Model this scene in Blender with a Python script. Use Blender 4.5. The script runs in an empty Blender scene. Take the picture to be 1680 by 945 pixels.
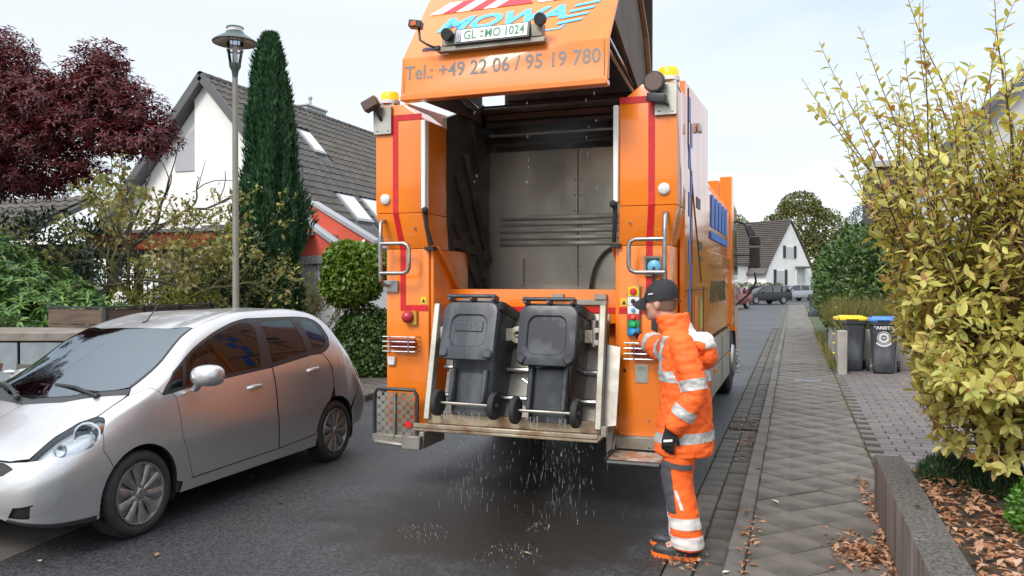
import bpy, bmesh, math, random
import numpy as np
from mathutils import Vector, Matrix, noise as mnoise
from mathutils.geometry import delaunay_2d_cdt

# ------------------------------------------------------------------ camera, world, light
SC = bpy.context.scene
COL = SC.collection
A = math.radians(19.5)                       # the camera looks 19.5 degrees to the left of the road's axis (+Y)
cam_d = bpy.data.cameras.new('camera'); cam = bpy.data.objects.new('camera', cam_d); COL.objects.link(cam)
cam_d.lens = 28.007; cam_d.sensor_width = 36.0; cam_d.clip_end = 2000; cam_d.clip_start = 0.05
cam.location = (0, 0, 1.75)
cam.rotation_euler = (math.radians(90 - 0.46), 0, A)
SC.camera = cam
SC.render.engine = 'CYCLES'
SC.cycles.use_denoising = True
SC.cycles.max_bounces = 8
SC.cycles.transparent_max_bounces = 12
SC.view_settings.view_transform = 'Standard'
SC.view_settings.look = 'None'
SC.view_settings.gamma = 1.0
SC.view_settings.exposure = 0.38
SUN_EL, SUN_AZ = math.radians(42), math.radians(195)      # azimuth from +Y, clockwise: behind the camera
sd = Vector((math.sin(SUN_AZ) * math.cos(SUN_EL), math.cos(SUN_AZ) * math.cos(SUN_EL), math.sin(SUN_EL)))
sun_d = bpy.data.lights.new('sun', 'SUN'); sun = bpy.data.objects.new('sun', sun_d); COL.objects.link(sun)
sun_d.energy = 1.9; sun_d.angle = math.radians(18); sun_d.color = (1.0, 0.96, 0.9)
sun.rotation_euler = sd.to_track_quat('Z', 'Y').to_euler()
sun.location = (0, -10, 30)

W = bpy.data.worlds.new('World'); SC.world = W; W.use_nodes = True
def world():
    nt = W.node_tree; nt.nodes.clear(); N = nt.nodes.new; L = nt.links.new
    out = N('ShaderNodeOutputWorld'); bg = N('ShaderNodeBackground'); bg2 = N('ShaderNodeBackground'); add = N('ShaderNodeAddShader')
    sky = N('ShaderNodeTexSky'); sky.sky_type = 'NISHITA'; sky.sun_disc = False
    sky.sun_elevation = SUN_EL; sky.sun_rotation = SUN_AZ
    L(sky.outputs[0], bg.inputs[0]); bg.inputs[1].default_value = 0.05
    tc = N('ShaderNodeTexCoord')
    # the cloud deck lies overhead: directions are spread onto a flat layer so that it streaks out towards the horizon
    sep = N('ShaderNodeSeparateXYZ'); L(tc.outputs['Generated'], sep.inputs[0])
    zc = N('ShaderNodeMath'); zc.operation = 'MAXIMUM'; L(sep.outputs[2], zc.inputs[0]); zc.inputs[1].default_value = 0.0
    zz = N('ShaderNodeMath'); zz.operation = 'ADD'; L(zc.outputs[0], zz.inputs[0]); zz.inputs[1].default_value = 0.22
    dx = N('ShaderNodeMath'); dx.operation = 'DIVIDE'; L(sep.outputs[0], dx.inputs[0]); L(zz.outputs[0], dx.inputs[1])
    dy = N('ShaderNodeMath'); dy.operation = 'DIVIDE'; L(sep.outputs[1], dy.inputs[0]); L(zz.outputs[0], dy.inputs[1])
    cb = N('ShaderNodeCombineXYZ'); L(dx.outputs[0], cb.inputs[0]); L(dy.outputs[0], cb.inputs[1])
    mp = N('ShaderNodeMapping'); L(cb.outputs[0], mp.inputs[0]); mp.inputs['Scale'].default_value = (0.55, 0.85, 1); mp.inputs['Rotation'].default_value = (0, 0, 0.7)
    n1 = N('ShaderNodeTexNoise'); L(mp.outputs[0], n1.inputs['Vector']); n1.inputs['Scale'].default_value = 1.3; n1.inputs['Detail'].default_value = 7; n1.inputs['Roughness'].default_value = 0.55; n1.inputs['Distortion'].default_value = 0.5
    cr = N('ShaderNodeValToRGB'); L(n1.outputs['Fac'], cr.inputs[0])
    e = cr.color_ramp.elements
    e[0].position = 0.34; e[0].color = (0.68, 0.77, 0.87, 1)
    e[1].position = 0.62; e[1].color = (0.93, 0.93, 0.935, 1)
    m = e.new(0.46); m.color = (0.86, 0.88, 0.91, 1)
    # overcast skies are about twice as bright overhead as at the horizon
    mr = N('ShaderNodeMapRange'); L(sep.outputs[2], mr.inputs[0]); mr.inputs[1].default_value = 0.30; mr.inputs[2].default_value = 1.0; mr.inputs[3].default_value = 0.655; mr.inputs[4].default_value = 1.75
    L(cr.outputs[0], bg2.inputs[0]); L(mr.outputs[0], bg2.inputs[1])
    L(bg.outputs[0], add.inputs[0]); L(bg2.outputs[0], add.inputs[1]); L(add.outputs[0], out.inputs[0])
world()

# ------------------------------------------------------------------ helpers
R = math.radians
def tag(o, label=None, cat=None, group=None, kind=None):
    if label: o['label'] = label
    if cat: o['category'] = cat
    if group: o['group'] = group
    if kind: o['kind'] = kind
    return o
INV = {}                                       # world -> local matrices of things and their parts
def thing(name, label, cat, loc=(0, 0, 0), rz=0, group=None):
    o = bpy.data.objects.new(name, None); COL.objects.link(o); o.empty_display_size = 0.2
    o.location = loc; o.rotation_euler = (0, 0, rz)
    INV[o] = (Matrix.Translation(loc) @ Matrix.Rotation(rz, 4, 'Z')).inverted()
    return tag(o, label, cat, group)
def link(name, me, mat, parent=None):
    o = bpy.data.objects.new(name, me); COL.objects.link(o)
    if mat and not me.materials: me.materials.append(mat)
    if parent:
        o.parent = parent; INV[o] = INV.get(parent, Matrix.Identity(4))
    return o
def copy_tree(o, parent=None):
    c = o.copy(); COL.objects.link(c)
    if parent: c.parent = parent
    for ch in list(o.children): copy_tree(ch, c)
    return c
def rotm(rx=0, ry=0, rz=0):
    return Matrix.Rotation(rz, 3, 'Z') @ Matrix.Rotation(ry, 3, 'Y') @ Matrix.Rotation(rx, 3, 'X')
def frame(d, up=(0, 0, 1)):
    d = Vector(d).normalized(); u = Vector(up)
    if abs(d.dot(u)) > .98: u = Vector((1, 0, 0))
    x = u.cross(d).normalized(); y = d.cross(x).normalized()
    return x, y, d
class MB:
    def __init__(s): s.v = []; s.f = []; s.mi = []; s.cur = 0
    def add(s, vs, fs):
        b = len(s.v); s.v += [Vector(p) for p in vs]; s.f += [tuple(b + i for i in f) for f in fs]; s.mi += [s.cur] * len(fs); return s
    def box(s, lo, hi, rot=None, piv=None):
        x0, y0, z0 = lo; x1, y1, z1 = hi
        vs = [Vector(p) for p in ((x0, y0, z0), (x1, y0, z0), (x1, y1, z0), (x0, y1, z0), (x0, y0, z1), (x1, y0, z1), (x1, y1, z1), (x0, y1, z1))]
        if rot is not None:
            pv = Vector(piv) if piv is not None else (Vector(lo) + Vector(hi)) / 2
            vs = [rot @ (p - pv) + pv for p in vs]
        return s.add(vs, [(3, 2, 1, 0), (4, 5, 6, 7), (0, 1, 5, 4), (1, 2, 6, 5), (2, 3, 7, 6), (3, 0, 4, 7)])
    def bar(s, a, b, w, h, up=(0, 0, 1)):
        a = Vector(a); b = Vector(b); x, y, d = frame(b - a, up); vs = []
        for p in (a, b):
            for sx, sy in ((-1, -1), (1, -1), (1, 1), (-1, 1)): vs.append(p + x * sx * w / 2 + y * sy * h / 2)
        return s.add(vs, [(3, 2, 1, 0), (4, 5, 6, 7), (0, 1, 5, 4), (1, 2, 6, 5), (2, 3, 7, 6), (3, 0, 4, 7)])
    def tube(s, pts, r, n=8, cap=True, closed=False):
        pts = [Vector(p) for p in pts]; m = len(pts)
        rs = r if isinstance(r, (list, tuple)) else [r] * m
        vs = []; px = None
        for i, p in enumerate(pts):
            if closed: d = pts[(i + 1) % m] - pts[i - 1]
            else: d = pts[min(i + 1, m - 1)] - pts[max(i - 1, 0)]
            if d.length < 1e-9: d = Vector((0, 0, 1))
            d.normalize()
            if px is None: x, y, _ = frame(d)
            else:
                x = px - d * px.dot(d)
                if x.length < 1e-6: x, y, _ = frame(d)
                x.normalize(); y = d.cross(x)
            px = x
            for k in range(n):
                t = 2 * math.pi * k / n; vs.append(p + (x * math.cos(t) + y * math.sin(t)) * rs[i])
        fs = []
        for i in range(m if closed else m - 1):
            j = (i + 1) % m
            for k in range(n): fs.append((i * n + k, i * n + (k + 1) % n, j * n + (k + 1) % n, j * n + k))
        if cap and not closed:
            fs.append(tuple(range(n))[::-1]); fs.append(tuple((m - 1) * n + k for k in range(n)))
        return s.add(vs, fs)
    def lathe(s, prof, c=(0, 0, 0), axis=(0, 0, 1), n=16, a0=0, a1=2 * math.pi):
        x, y, d = frame(axis); c = Vector(c); full = abs(a1 - a0 - 2 * math.pi) < 1e-6; m = n if full else n + 1
        vs = []; fs = []
        for (r, h) in prof:
            for k in range(m):
                t = a0 + (a1 - a0) * k / n; vs.append(c + d * h + (x * math.cos(t) + y * math.sin(t)) * r)
        for i in range(len(prof) - 1):
            for k in range(n):
                k2 = (k + 1) % m; fs.append((i * m + k, i * m + k2, (i + 1) * m + k2, (i + 1) * m + k))
        return s.add(vs, fs)
    def disc(s, c, axis, r, th, n=16):
        return s.lathe([(0.0001, 0), (r, 0), (r, th), (0.0001, th)], c, axis, n)
    def ball(s, c, r, n=10):
        rx, ry, rz = r if isinstance(r, (list, tuple)) else (r, r, r); vs = []; fs = []; c = Vector(c); h = max(4, n // 2 + 1)
        for i in range(h + 1):
            t = math.pi * i / h
            for k in range(n):
                a = 2 * math.pi * k / n; vs.append(c + Vector((rx * math.sin(t) * math.cos(a), ry * math.sin(t) * math.sin(a), -rz * math.cos(t))))
        for i in range(h):
            for k in range(n): fs.append((i * n + k, i * n + (k + 1) % n, (i + 1) * n + (k + 1) % n, (i + 1) * n + k))
        return s.add(vs, fs)
    def prism(s, poly, a, b, axis='x'):
        """extrude a 2d polygon: axis x: (y,z); y: (x,z); z: (x,y)"""
        def P(p, t):
            return {'x': (t, p[0], p[1]), 'y': (p[0], t, p[1]), 'z': (p[0], p[1], t)}[axis]
        n = len(poly); vs = [P(p, a) for p in poly] + [P(p, b) for p in poly]
        return s.add(vs, [tuple(range(n))[::-1], tuple(range(n, 2 * n))] + [(i, (i + 1) % n, n + (i + 1) % n, n + i) for i in range(n)])
    def plate(s, pts, th):
        """a flat polygon in space with thickness th along its normal"""
        pts = [Vector(p) for p in pts]; n = len(pts); nn = (pts[1] - pts[0]).cross(pts[2] - pts[0]).normalized() * th
        return s.add(pts + [p + nn for p in pts], [tuple(range(n))[::-1], tuple(range(n, 2 * n))] + [(i, (i + 1) % n, n + (i + 1) % n, n + i) for i in range(n)])
    def loft(s, rings, cap=True, closed=True):
        m = len(rings); n = len(rings[0]); vs = [p for r_ in rings for p in r_]; fs = []
        for i in range(m - 1):
            for k in range(n if closed else n - 1): fs.append((i * n + k, i * n + (k + 1) % n, (i + 1) * n + (k + 1) % n, (i + 1) * n + k))
        if cap: fs.append(tuple(range(n))[::-1]); fs.append(tuple((m - 1) * n + k for k in range(n)))
        return s.add(vs, fs)
    def mesh(s, name, inv=None, smooth=False, bevel=0, bseg=1):
        me = bpy.data.meshes.new(name); bm = bmesh.new()
        vs = [bm.verts.new(inv @ p if inv is not None else p) for p in s.v]
        for f, mi in zip(s.f, s.mi):
            try: fc = bm.faces.new([vs[i] for i in f]); fc.material_index = mi
            except ValueError: pass
        bmesh.ops.remove_doubles(bm, verts=bm.verts, dist=1e-5)
        bmesh.ops.recalc_face_normals(bm, faces=bm.faces)
        if bevel > 0:
            ed = [e for e in bm.edges if len(e.link_faces) == 2 and e.calc_face_angle(0) > 0.5]
            bmesh.ops.bevel(bm, geom=ed, offset=bevel, segments=bseg, profile=.6, affect='EDGES', clamp_overlap=True)
        for f in bm.faces: f.smooth = bool(smooth) or bevel > 0
        bm.to_mesh(me); bm.free()
        if smooth or bevel > 0:
            try: me.set_sharp_from_angle(angle=R(smooth if smooth not in (True, False) else 40))
            except Exception: pass
        return me
    def build(s, name, mat, parent=None, smooth=False, bevel=0, bseg=1, local=False):
        inv = None if (local or parent is None) else INV.get(parent)
        me = s.mesh(name, inv, smooth, bevel, bseg)
        mats = mat if isinstance(mat, (list, tuple)) else [mat]
        for m in mats: me.materials.append(m)
        return link(name, me, None, parent)
def txt(body, size, shear=0, offset=0, extrude=0.001, align='CENTER', spacing=1.0):
    """lettering as a mesh lying in XY, letters facing +Z"""
    cu = bpy.data.curves.new('lettering', 'FONT'); cu.body = body; cu.size = size; cu.shear = shear; cu.offset = offset
    cu.extrude = extrude; cu.align_x = align; cu.align_y = 'CENTER'; cu.space_character = spacing; cu.resolution_u = 3
    o = bpy.data.objects.new('lettering', cu); COL.objects.link(o)
    bpy.context.view_layer.update()
    me = bpy.data.meshes.new_from_object(o.evaluated_get(bpy.context.evaluated_depsgraph_get()))
    bpy.data.objects.remove(o); bpy.data.curves.remove(cu)
    me.materials.clear()
    return me
def place_txt(name, me, mat, parent, origin, ex, ey, sx=1, sy=1):
    """put lettering into the plane at origin with text right = ex, text up = ey (world), as a child of parent"""
    ex = Vector(ex).normalized(); ey = Vector(ey); ey = (ey - ex * ey.dot(ex)).normalized(); ez = ex.cross(ey)
    M = Matrix.Translation(origin) @ Matrix((ex * sx, ey * sy, ez)).transposed().to_4x4()
    inv = INV.get(parent, Matrix.Identity(4)); me.transform(inv @ M)
    me.materials.append(mat); me.name = name
    return link(name, me, None, parent)
def split_text(name, me, mt, parent, gap=.05):
    """break lettering into words, each a part"""
    bm = bmesh.new(); bm.from_mesh(me); todo = set(bm.verts); isl = []
    while todo:
        st = [todo.pop()]; g_ = [st[0]]
        while st:
            for e_ in st.pop().link_edges:
                for w in e_.verts:
                    if w in todo: todo.remove(w); st.append(w); g_.append(w)
        xs = [v.co.x for v in g_]; isl.append((min(xs), max(xs), {v.index for v in g_}))
    isl.sort(key=lambda q: q[0]); words = []
    for a, b, ids in isl:
        if words and a - words[-1][1] < gap: words[-1][1] = max(words[-1][1], b); words[-1][2] |= ids
        else: words.append([a, b, set(ids)])
    bm.free(); out = []
    for a, b, ids in words:
        b2 = bmesh.new(); b2.from_mesh(me); b2.verts.ensure_lookup_table(); bmesh.ops.delete(b2, geom=[v for v in b2.verts if v.index not in ids], context='VERTS'); m2 = bpy.data.meshes.new(name); b2.to_mesh(m2); b2.free(); out.append(m2)
    return out
def pieces(name, items, parent, mat, meshes, limit=300, stuff_name=None, eye=Vector((0, 0, 1.75))):
    """items: (matrix in the parent's frame, mesh index). The nearest become objects, the rest one part."""
    inv = INV.get(parent, Matrix.Identity(4)); w = inv.inverted()
    items = sorted(items, key=lambda it: ((w @ it[0].translation) - eye).length)
    for M, k in items[:limit]:
        o = bpy.data.objects.new(name, meshes[k]); COL.objects.link(o); o.parent = parent; o.matrix_local = M
    for me in meshes:
        if not me.materials: me.materials.append(mat)
    if len(items) > limit:
        V = []; F = []
        for M, k in items[limit:]:
            b = len(V); V += [M @ v.co for v in meshes[k].vertices]; F += [tuple(b + i for i in p.vertices) for p in meshes[k].polygons]
        me = bpy.data.meshes.new(stuff_name or name); me.from_pydata(V, [], F); me.materials.append(mat)
        o = link(stuff_name or name, me, None, parent); o['kind'] = 'stuff'
# ------------------------------------------------------------------ materials
def s2l(c): return tuple((x / 12.92 if x <= .04045 else ((x + .055) / 1.055) ** 2.4) for x in [v / 255 for v in c])
MATS = {}
def mat(name, col, rough=.5, metal=0, col2=None, nscale=4.0, ndetail=5, npos=(.4, .65), bump=0, bscale=60, vary=0, coat=0, trans=0, emit=None, estr=0, spec=.5, rvar=0, island=0, stretch=None, alpha=1, ior=1.5):
    m = bpy.data.materials.new(name); m.use_nodes = True; nt = m.node_tree; N = nt.nodes.new; L = nt.links.new
    b = nt.nodes['Principled BSDF']; MATS[name] = m
    b.inputs['Roughness'].default_value = rough; b.inputs['Metallic'].default_value = metal; b.inputs['Coat Weight'].default_value = coat
    b.inputs['Coat Roughness'].default_value = .06; b.inputs['Transmission Weight'].default_value = trans; b.inputs['Specular IOR Level'].default_value = spec
    b.inputs['IOR'].default_value = ior; b.inputs['Alpha'].default_value = alpha
    b.inputs['Base Color'].default_value = (*col, 1)
    sock = None; tc = N('ShaderNodeTexCoord'); vec = tc.outputs['Object']
    if stretch:
        mp = N('ShaderNodeMapping'); mp.inputs['Scale'].default_value = stretch; L(vec, mp.inputs[0]); vec = mp.outputs[0]
    if col2 is not None or rvar:
        no = N('ShaderNodeTexNoise'); no.inputs['Scale'].default_value = nscale; no.inputs['Detail'].default_value = ndetail; no.inputs['Roughness'].default_value = .6; L(vec, no.inputs['Vector'])
        mr = N('ShaderNodeMapRange'); L(no.outputs['Fac'], mr.inputs[0]); mr.inputs[1].default_value = npos[0]; mr.inputs[2].default_value = npos[1]
        if col2 is not None:
            mx = N('ShaderNodeMix'); mx.data_type = 'RGBA'; L(mr.outputs[0], mx.inputs[0]); mx.inputs[6].default_value = (*col, 1); mx.inputs[7].default_value = (*col2, 1); sock = mx.outputs[2]
        if rvar:
            ma = N('ShaderNodeMapRange'); L(mr.outputs[0], ma.inputs[0]); ma.inputs[3].default_value = rough; ma.inputs[4].default_value = rough + rvar; L(ma.outputs[0], b.inputs['Roughness'])
    if vary or island:
        hs = N('ShaderNodeHueSaturation')
        if sock: L(sock, hs.inputs['Color'])
        else: hs.inputs['Color'].default_value = (*col, 1)
        if vary:
            oi = N('ShaderNodeObjectInfo'); rnd = oi.outputs['Random']; amt = vary
        else:
            ge = N('ShaderNodeNewGeometry'); rnd = ge.outputs['Random Per Island']; amt = island
        m1 = N('ShaderNodeMapRange'); L(rnd, m1.inputs[0]); m1.inputs[3].default_value = 1 - amt; m1.inputs[4].default_value = 1 + amt; L(m1.outputs[0], hs.inputs['Value'])
        sock = hs.outputs[0]
    if sock: L(sock, b.inputs['Base Color'])
    if bump:
        nb = N('ShaderNodeTexNoise'); nb.inputs['Scale'].default_value = bscale; nb.inputs['Detail'].default_value = 4; L(vec, nb.inputs['Vector'])
        bu = N('ShaderNodeBump'); bu.inputs['Strength'].default_value = bump; bu.inputs['Distance'].default_value = .01; L(nb.outputs['Fac'], bu.inputs['Height']); L(bu.outputs[0], b.inputs['Normal'])
    if emit: b.inputs['Emission Color'].default_value = (*emit, 1); b.inputs['Emission Strength'].default_value = estr
    return m
def leafmat(name, stops, rough=.45, trans=.35, tint=(1, 1, .6)):
    """stops: list of colours picked per leaf"""
    m = bpy.data.materials.new(name); m.use_nodes = True; nt = m.node_tree; N = nt.nodes.new; L = nt.links.new
    b = nt.nodes['Principled BSDF']; out = nt.nodes['Material Output']
    ge = N('ShaderNodeNewGeometry'); oi = N('ShaderNodeObjectInfo')
    ad = N('ShaderNodeMath'); ad.operation = 'ADD'; L(ge.outputs['Random Per Island'], ad.inputs[0]); L(oi.outputs['Random'], ad.inputs[1])
    fr = N('ShaderNodeMath'); fr.operation = 'FRACT'; L(ad.outputs[0], fr.inputs[0])
    cr = N('ShaderNodeValToRGB'); L(fr.outputs[0], cr.inputs[0]); e = cr.color_ramp.elements
    e[0].position = 0; e[0].color = (*stops[0], 1); e[1].position = 1; e[1].color = (*stops[-1], 1)
    for i, c in enumerate(stops[1:-1]): q = e.new((i + 1) / (len(stops) - 1)); q.color = (*c, 1)
    L(cr.outputs[0], b.inputs['Base Color']); b.inputs['Roughness'].default_value = rough
    t = N('ShaderNodeBsdfTranslucent'); mx = N('ShaderNodeMix'); mx.data_type = 'RGBA'; mx.blend_type = 'MULTIPLY'; mx.inputs[0].default_value = 1; L(cr.outputs[0], mx.inputs[6]); mx.inputs[7].default_value = (*tint, 1)
    L(mx.outputs[2], t.inputs[0]); ms = N('ShaderNodeMixShader'); ms.inputs[0].default_value = trans
    L(b.outputs[0], ms.inputs[1]); L(t.outputs[0], ms.inputs[2]); L(ms.outputs[0], out.inputs[0])
    return m
ORANGE = mat('orange_paint', (.84, .205, .008), .28, coat=.8, col2=(.68, .155, .010), nscale=2.6, npos=(.5, .8), ndetail=9, bump=.04, bscale=7, rvar=.18, stretch=(1, 1, .28))
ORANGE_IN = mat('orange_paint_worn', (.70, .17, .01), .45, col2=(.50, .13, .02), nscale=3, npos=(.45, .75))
STEEL = mat('stainless_steel', (.50, .48, .44), .38, 1, col2=(.36, .34, .30), nscale=2.2, bump=.05, bscale=30, rvar=.2)
STEEL_W = mat('scuffed_pale_steel', (.34, .325, .285), .45, .6, col2=(.17, .14, .10), nscale=3, npos=(.42, .72), bump=.08, bscale=40)
HOPPER = mat('hopper_steel', (.52, .49, .42), .34, .92, col2=(.36, .335, .285), nscale=1.6, npos=(.35, .7), bump=.05, bscale=12, rvar=.2, stretch=(1, 1, .45))
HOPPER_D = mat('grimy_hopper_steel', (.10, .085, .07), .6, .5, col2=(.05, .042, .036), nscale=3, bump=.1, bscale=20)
GRIME_SHADE = mat('grimy_shaded_brown', (.11, .07, .045), .6, .2, col2=(.06, .04, .03), nscale=4)  # grime on bars and seams; on the lid cheeks also painted shade
BLACKP = mat('black_plastic', (.022, .023, .026), .42, col2=(.032, .033, .036), nscale=9, bump=.05, bscale=150)
BINP = mat('charcoal_bin_plastic', (.040, .044, .052), .26, col2=(.095, .102, .112), nscale=4, npos=(.5, .72), ndetail=9, bump=.06, bscale=90, rvar=.3, stretch=(1, 1, .35))
RUBBER = mat('rubber', (.018, .018, .019), .75, col2=(.028, .027, .026), nscale=14, bump=.15, bscale=90)
REDTAPE = mat('red_reflective_tape', (.62, .012, .018), .35, col2=(.5, .01, .016), nscale=20)
WHITEP = mat('white_paint', (.8, .8, .79), .45)
GREYTXT = mat('grey_lettering', (.19, .175, .17), .5)
BLUETXT = mat('light_blue_lettering', (.10, .47, .85), .45)
DBLUE = mat('blue_tape', (.03, .17, .60), .4)
CHROME = mat('chrome', (.75, .75, .75), .12, 1)
GALV = mat('galvanised_tube', (.42, .42, .42), .35, .9, col2=(.3, .3, .3), nscale=12)
LENSW = mat('clear_lamp_lens', (.78, .78, .76), .25, col2=(.55, .56, .58), nscale=60, bump=.3, bscale=120)
LENSR = mat('red_lamp_lens', (.20, .006, .010), .12, coat=.6)
AMBER = mat('amber_beacon_lens', (.9, .33, .01), .25, emit=(1, .36, .02), estr=.9)
AMBERL = mat('amber_lens', (.75, .22, .01), .3)
# ------------------------------------------------------------------ ground, road, kerbs, pavements
ASPHALT = mat('wet_asphalt', (.026, .027, .029), .42, col2=(.044, .045, .047), nscale=.55, npos=(.35, .7), ndetail=9, bump=.55, bscale=150, rvar=.2)
def asphalt_detail():
    # aggregate speckle, and damp darker patches where the bins have been rinsed
    nt = ASPHALT.node_tree; N = nt.nodes.new; L = nt.links.new; b = nt.nodes['Principled BSDF']
    tc = N('ShaderNodeTexCoord'); vo = N('ShaderNodeTexVoronoi'); vo.inputs['Scale'].default_value = 62; L(tc.outputs['Object'], vo.inputs['Vector'])
    hs = N('ShaderNodeHueSaturation'); src = b.inputs['Base Color'].links[0].from_socket
    sp = N('ShaderNodeSeparateColor'); L(vo.outputs['Color'], sp.inputs[0])
    mr = N('ShaderNodeMapRange'); L(sp.outputs[0], mr.inputs[0]); mr.inputs[3].default_value = .45; mr.inputs[4].default_value = 1.75
    L(src, hs.inputs['Color']); L(mr.outputs[0], hs.inputs['Value'])
    mp = N('ShaderNodeMapping'); mp.vector_type = 'TEXTURE'; mp.inputs['Location'].default_value = (-2.05, 5.35, 0); mp.inputs['Scale'].default_value = (1.5, 1.25, 1); L(tc.outputs['Object'], mp.inputs[0])
    ln = N('ShaderNodeVectorMath'); ln.operation = 'LENGTH'; L(mp.outputs[0], ln.inputs[0])
    no = N('ShaderNodeTexNoise'); no.inputs['Scale'].default_value = 3.2; no.inputs['Detail'].default_value = 6; L(tc.outputs['Object'], no.inputs['Vector'])
    ad = N('ShaderNodeMath'); ad.operation = 'ADD'; L(ln.outputs['Value'], ad.inputs[0]); L(no.outputs['Fac'], ad.inputs[1])
    wet = N('ShaderNodeMapRange'); L(ad.outputs[0], wet.inputs[0]); wet.inputs[1].default_value = 1.45; wet.inputs[2].default_value = 1.1; wet.inputs[3].default_value = 0; wet.inputs[4].default_value = 1
    mx = N('ShaderNodeMix'); mx.data_type = 'RGBA'; L(wet.outputs[0], mx.inputs[0]); L(hs.outputs[0], mx.inputs[6]); mx.inputs[7].default_value = (.020, .018, .016, 1)
    L(mx.outputs[2], b.inputs['Base Color'])
    rs = b.inputs['Roughness'].links[0].from_socket; m2 = N('ShaderNodeMix'); L(wet.outputs[0], m2.inputs[0]); L(rs, m2.inputs[2]); m2.inputs[3].default_value = .30; L(m2.outputs[0], b.inputs['Roughness'])
asphalt_detail()
OLDASPH = mat('old_pale_asphalt', (.13, .115, .10), .7, col2=(.085, .078, .07), nscale=2.5, bump=.5, bscale=120)
SOIL = mat('dark_soil', (.035, .024, .016), .9, col2=(.06, .042, .028), nscale=7, bump=.8, bscale=25)
LAWN = mat('lawn', (.045, .065, .02), .9, col2=(.075, .08, .03), nscale=1.2, bump=.6, bscale=30)
SLAB = mat('grey_paving_slab', (.150, .133, .110), .6, col2=(.070, .064, .052), nscale=2.2, npos=(.38, .64), ndetail=8, bump=.4, bscale=150, vary=.13, rvar=.15)
JOINT = mat('mossy_joint_sand', (.045, .04, .025), .95, col2=(.06, .07, .02), nscale=5, npos=(.45, .6))
KERBM = mat('weathered_kerb_stone', (.135, .125, .108), .6, col2=(.075, .07, .062), nscale=4, npos=(.35, .7), ndetail=8, bump=.4, bscale=140, vary=.15, rvar=.15)
GUTM = mat('gutter_stone', (.098, .090, .078), .6, col2=(.062, .058, .050), nscale=4, npos=(.35, .7), bump=.5, bscale=120, vary=.13, rvar=.2)
PAVER = mat('driveway_paver', (.150, .128, .122), .6, col2=(.098, .088, .084), nscale=3, npos=(.35, .7), bump=.35, bscale=130, vary=.2, rvar=.15)
CONC = mat('weathered_concrete', (.20, .185, .165), .8, col2=(.10, .09, .078), nscale=1.7, npos=(.4, .7), ndetail=8, bump=.4, bscale=110)
CONC_P = mat('pale_concrete', (.36, .345, .31), .8, col2=(.2, .185, .16), nscale=2, npos=(.45, .75), bump=.3, bscale=90)
def struct(mb, name, m, **k): return tag(mb.build(name, m, **k), kind='structure')
g = MB(); g.add([(-600, -200, -.09), (600, -200, -.09), (600, 900, -.09), (-600, 900, -.09)], [(0, 1, 2, 3)]); struct(g, 'ground', LAWN)
g = MB(); g.box((-5.9, -6, -.08), (-.75, 58, 0)); road = struct(g, 'road', ASPHALT)
g = MB(); g.box((-70, 58, -.08), (9, 84, -.002)); struct(g, 'side_road', ASPHALT)
g = MB(); g.prism([(-5.9, 2.0), (-4.55, 2.6), (-4.62, 3.35), (-4.74, 4.05), (-4.9, 5.2), (-5.9, 6.6)], -.03, .004, 'z'); g.build('worn_asphalt_patch', OLDASPH, road)
rng = random.Random(5)
def prism_mesh(name, poly, z0, z1, bev=.004):
    m = MB(); m.prism(poly, z0, z1, 'z'); return m.mesh(name, bevel=bev)
def tilt(x, y, z, a=.008, rz=.01, dz=.003):
    return Matrix.Translation((x, y, z + rng.uniform(-dz, dz))) @ Matrix.Rotation(rng.uniform(-a, a), 4, 'X') @ Matrix.Rotation(rng.uniform(-a, a), 4, 'Y') @ Matrix.Rotation(rng.uniform(-rz, rz), 4, 'Z')
# gutter of two rows of stones beside the asphalt
g = MB(); g.box((-.75, -6, -.08), (-.385, 58, -.018)); gutter = struct(g, 'gutter', JOINT)
gm = [prism_mesh('gutter_stone', [(-.082, -.117), (.082, -.117), (.082, .117), (-.082, .117)], -.05, 0, .008)]
it = []
for row, xc in enumerate((-.655, -.48)):
    for j in range(116):
        it.append((tilt(xc, 2.4 + row * .1 + j * .245, .004, .02, .02, .006), 0))
pieces('gutter_stone', it, gutter, GUTM, gm)
g = MB(); g.box((-.75, 31.2, -.02), (-.385, 58, .002)); g.build('far_gutter', GUTM, gutter)
g = MB()
for i in range(9): g.box((-.70 + i * .033, 9.75, .004), (-.683 + i * .033, 10.25, .017))
g.box((-.72, 9.72, .004), (-.40, 9.75, .019)); g.box((-.72, 10.25, .004), (-.40, 10.28, .019))
dg = g.build('drain_grate', mat('cast_iron', (.06, .055, .05), .55, .7, col2=(.09, .06, .04), nscale=8)); tag(dg, 'rusty cast iron drain grate set in the stone gutter', 'drain grate')
# kerb
g = MB(); g.box((-.385, -6, -.08), (-.265, 60, .06)); kerb = struct(g, 'kerb', JOINT)
km = [prism_mesh('kerb_stone', [(-.058, -.49), (.058, -.49), (.058, .49), (-.058, .49)], -.1, 0, .012)]
pieces('kerb_stone', [(tilt(-.325, 2.6 + j * 1.0, .1, .006, .004, .004), 0) for j in range(58)], kerb, KERBM, km)
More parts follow.
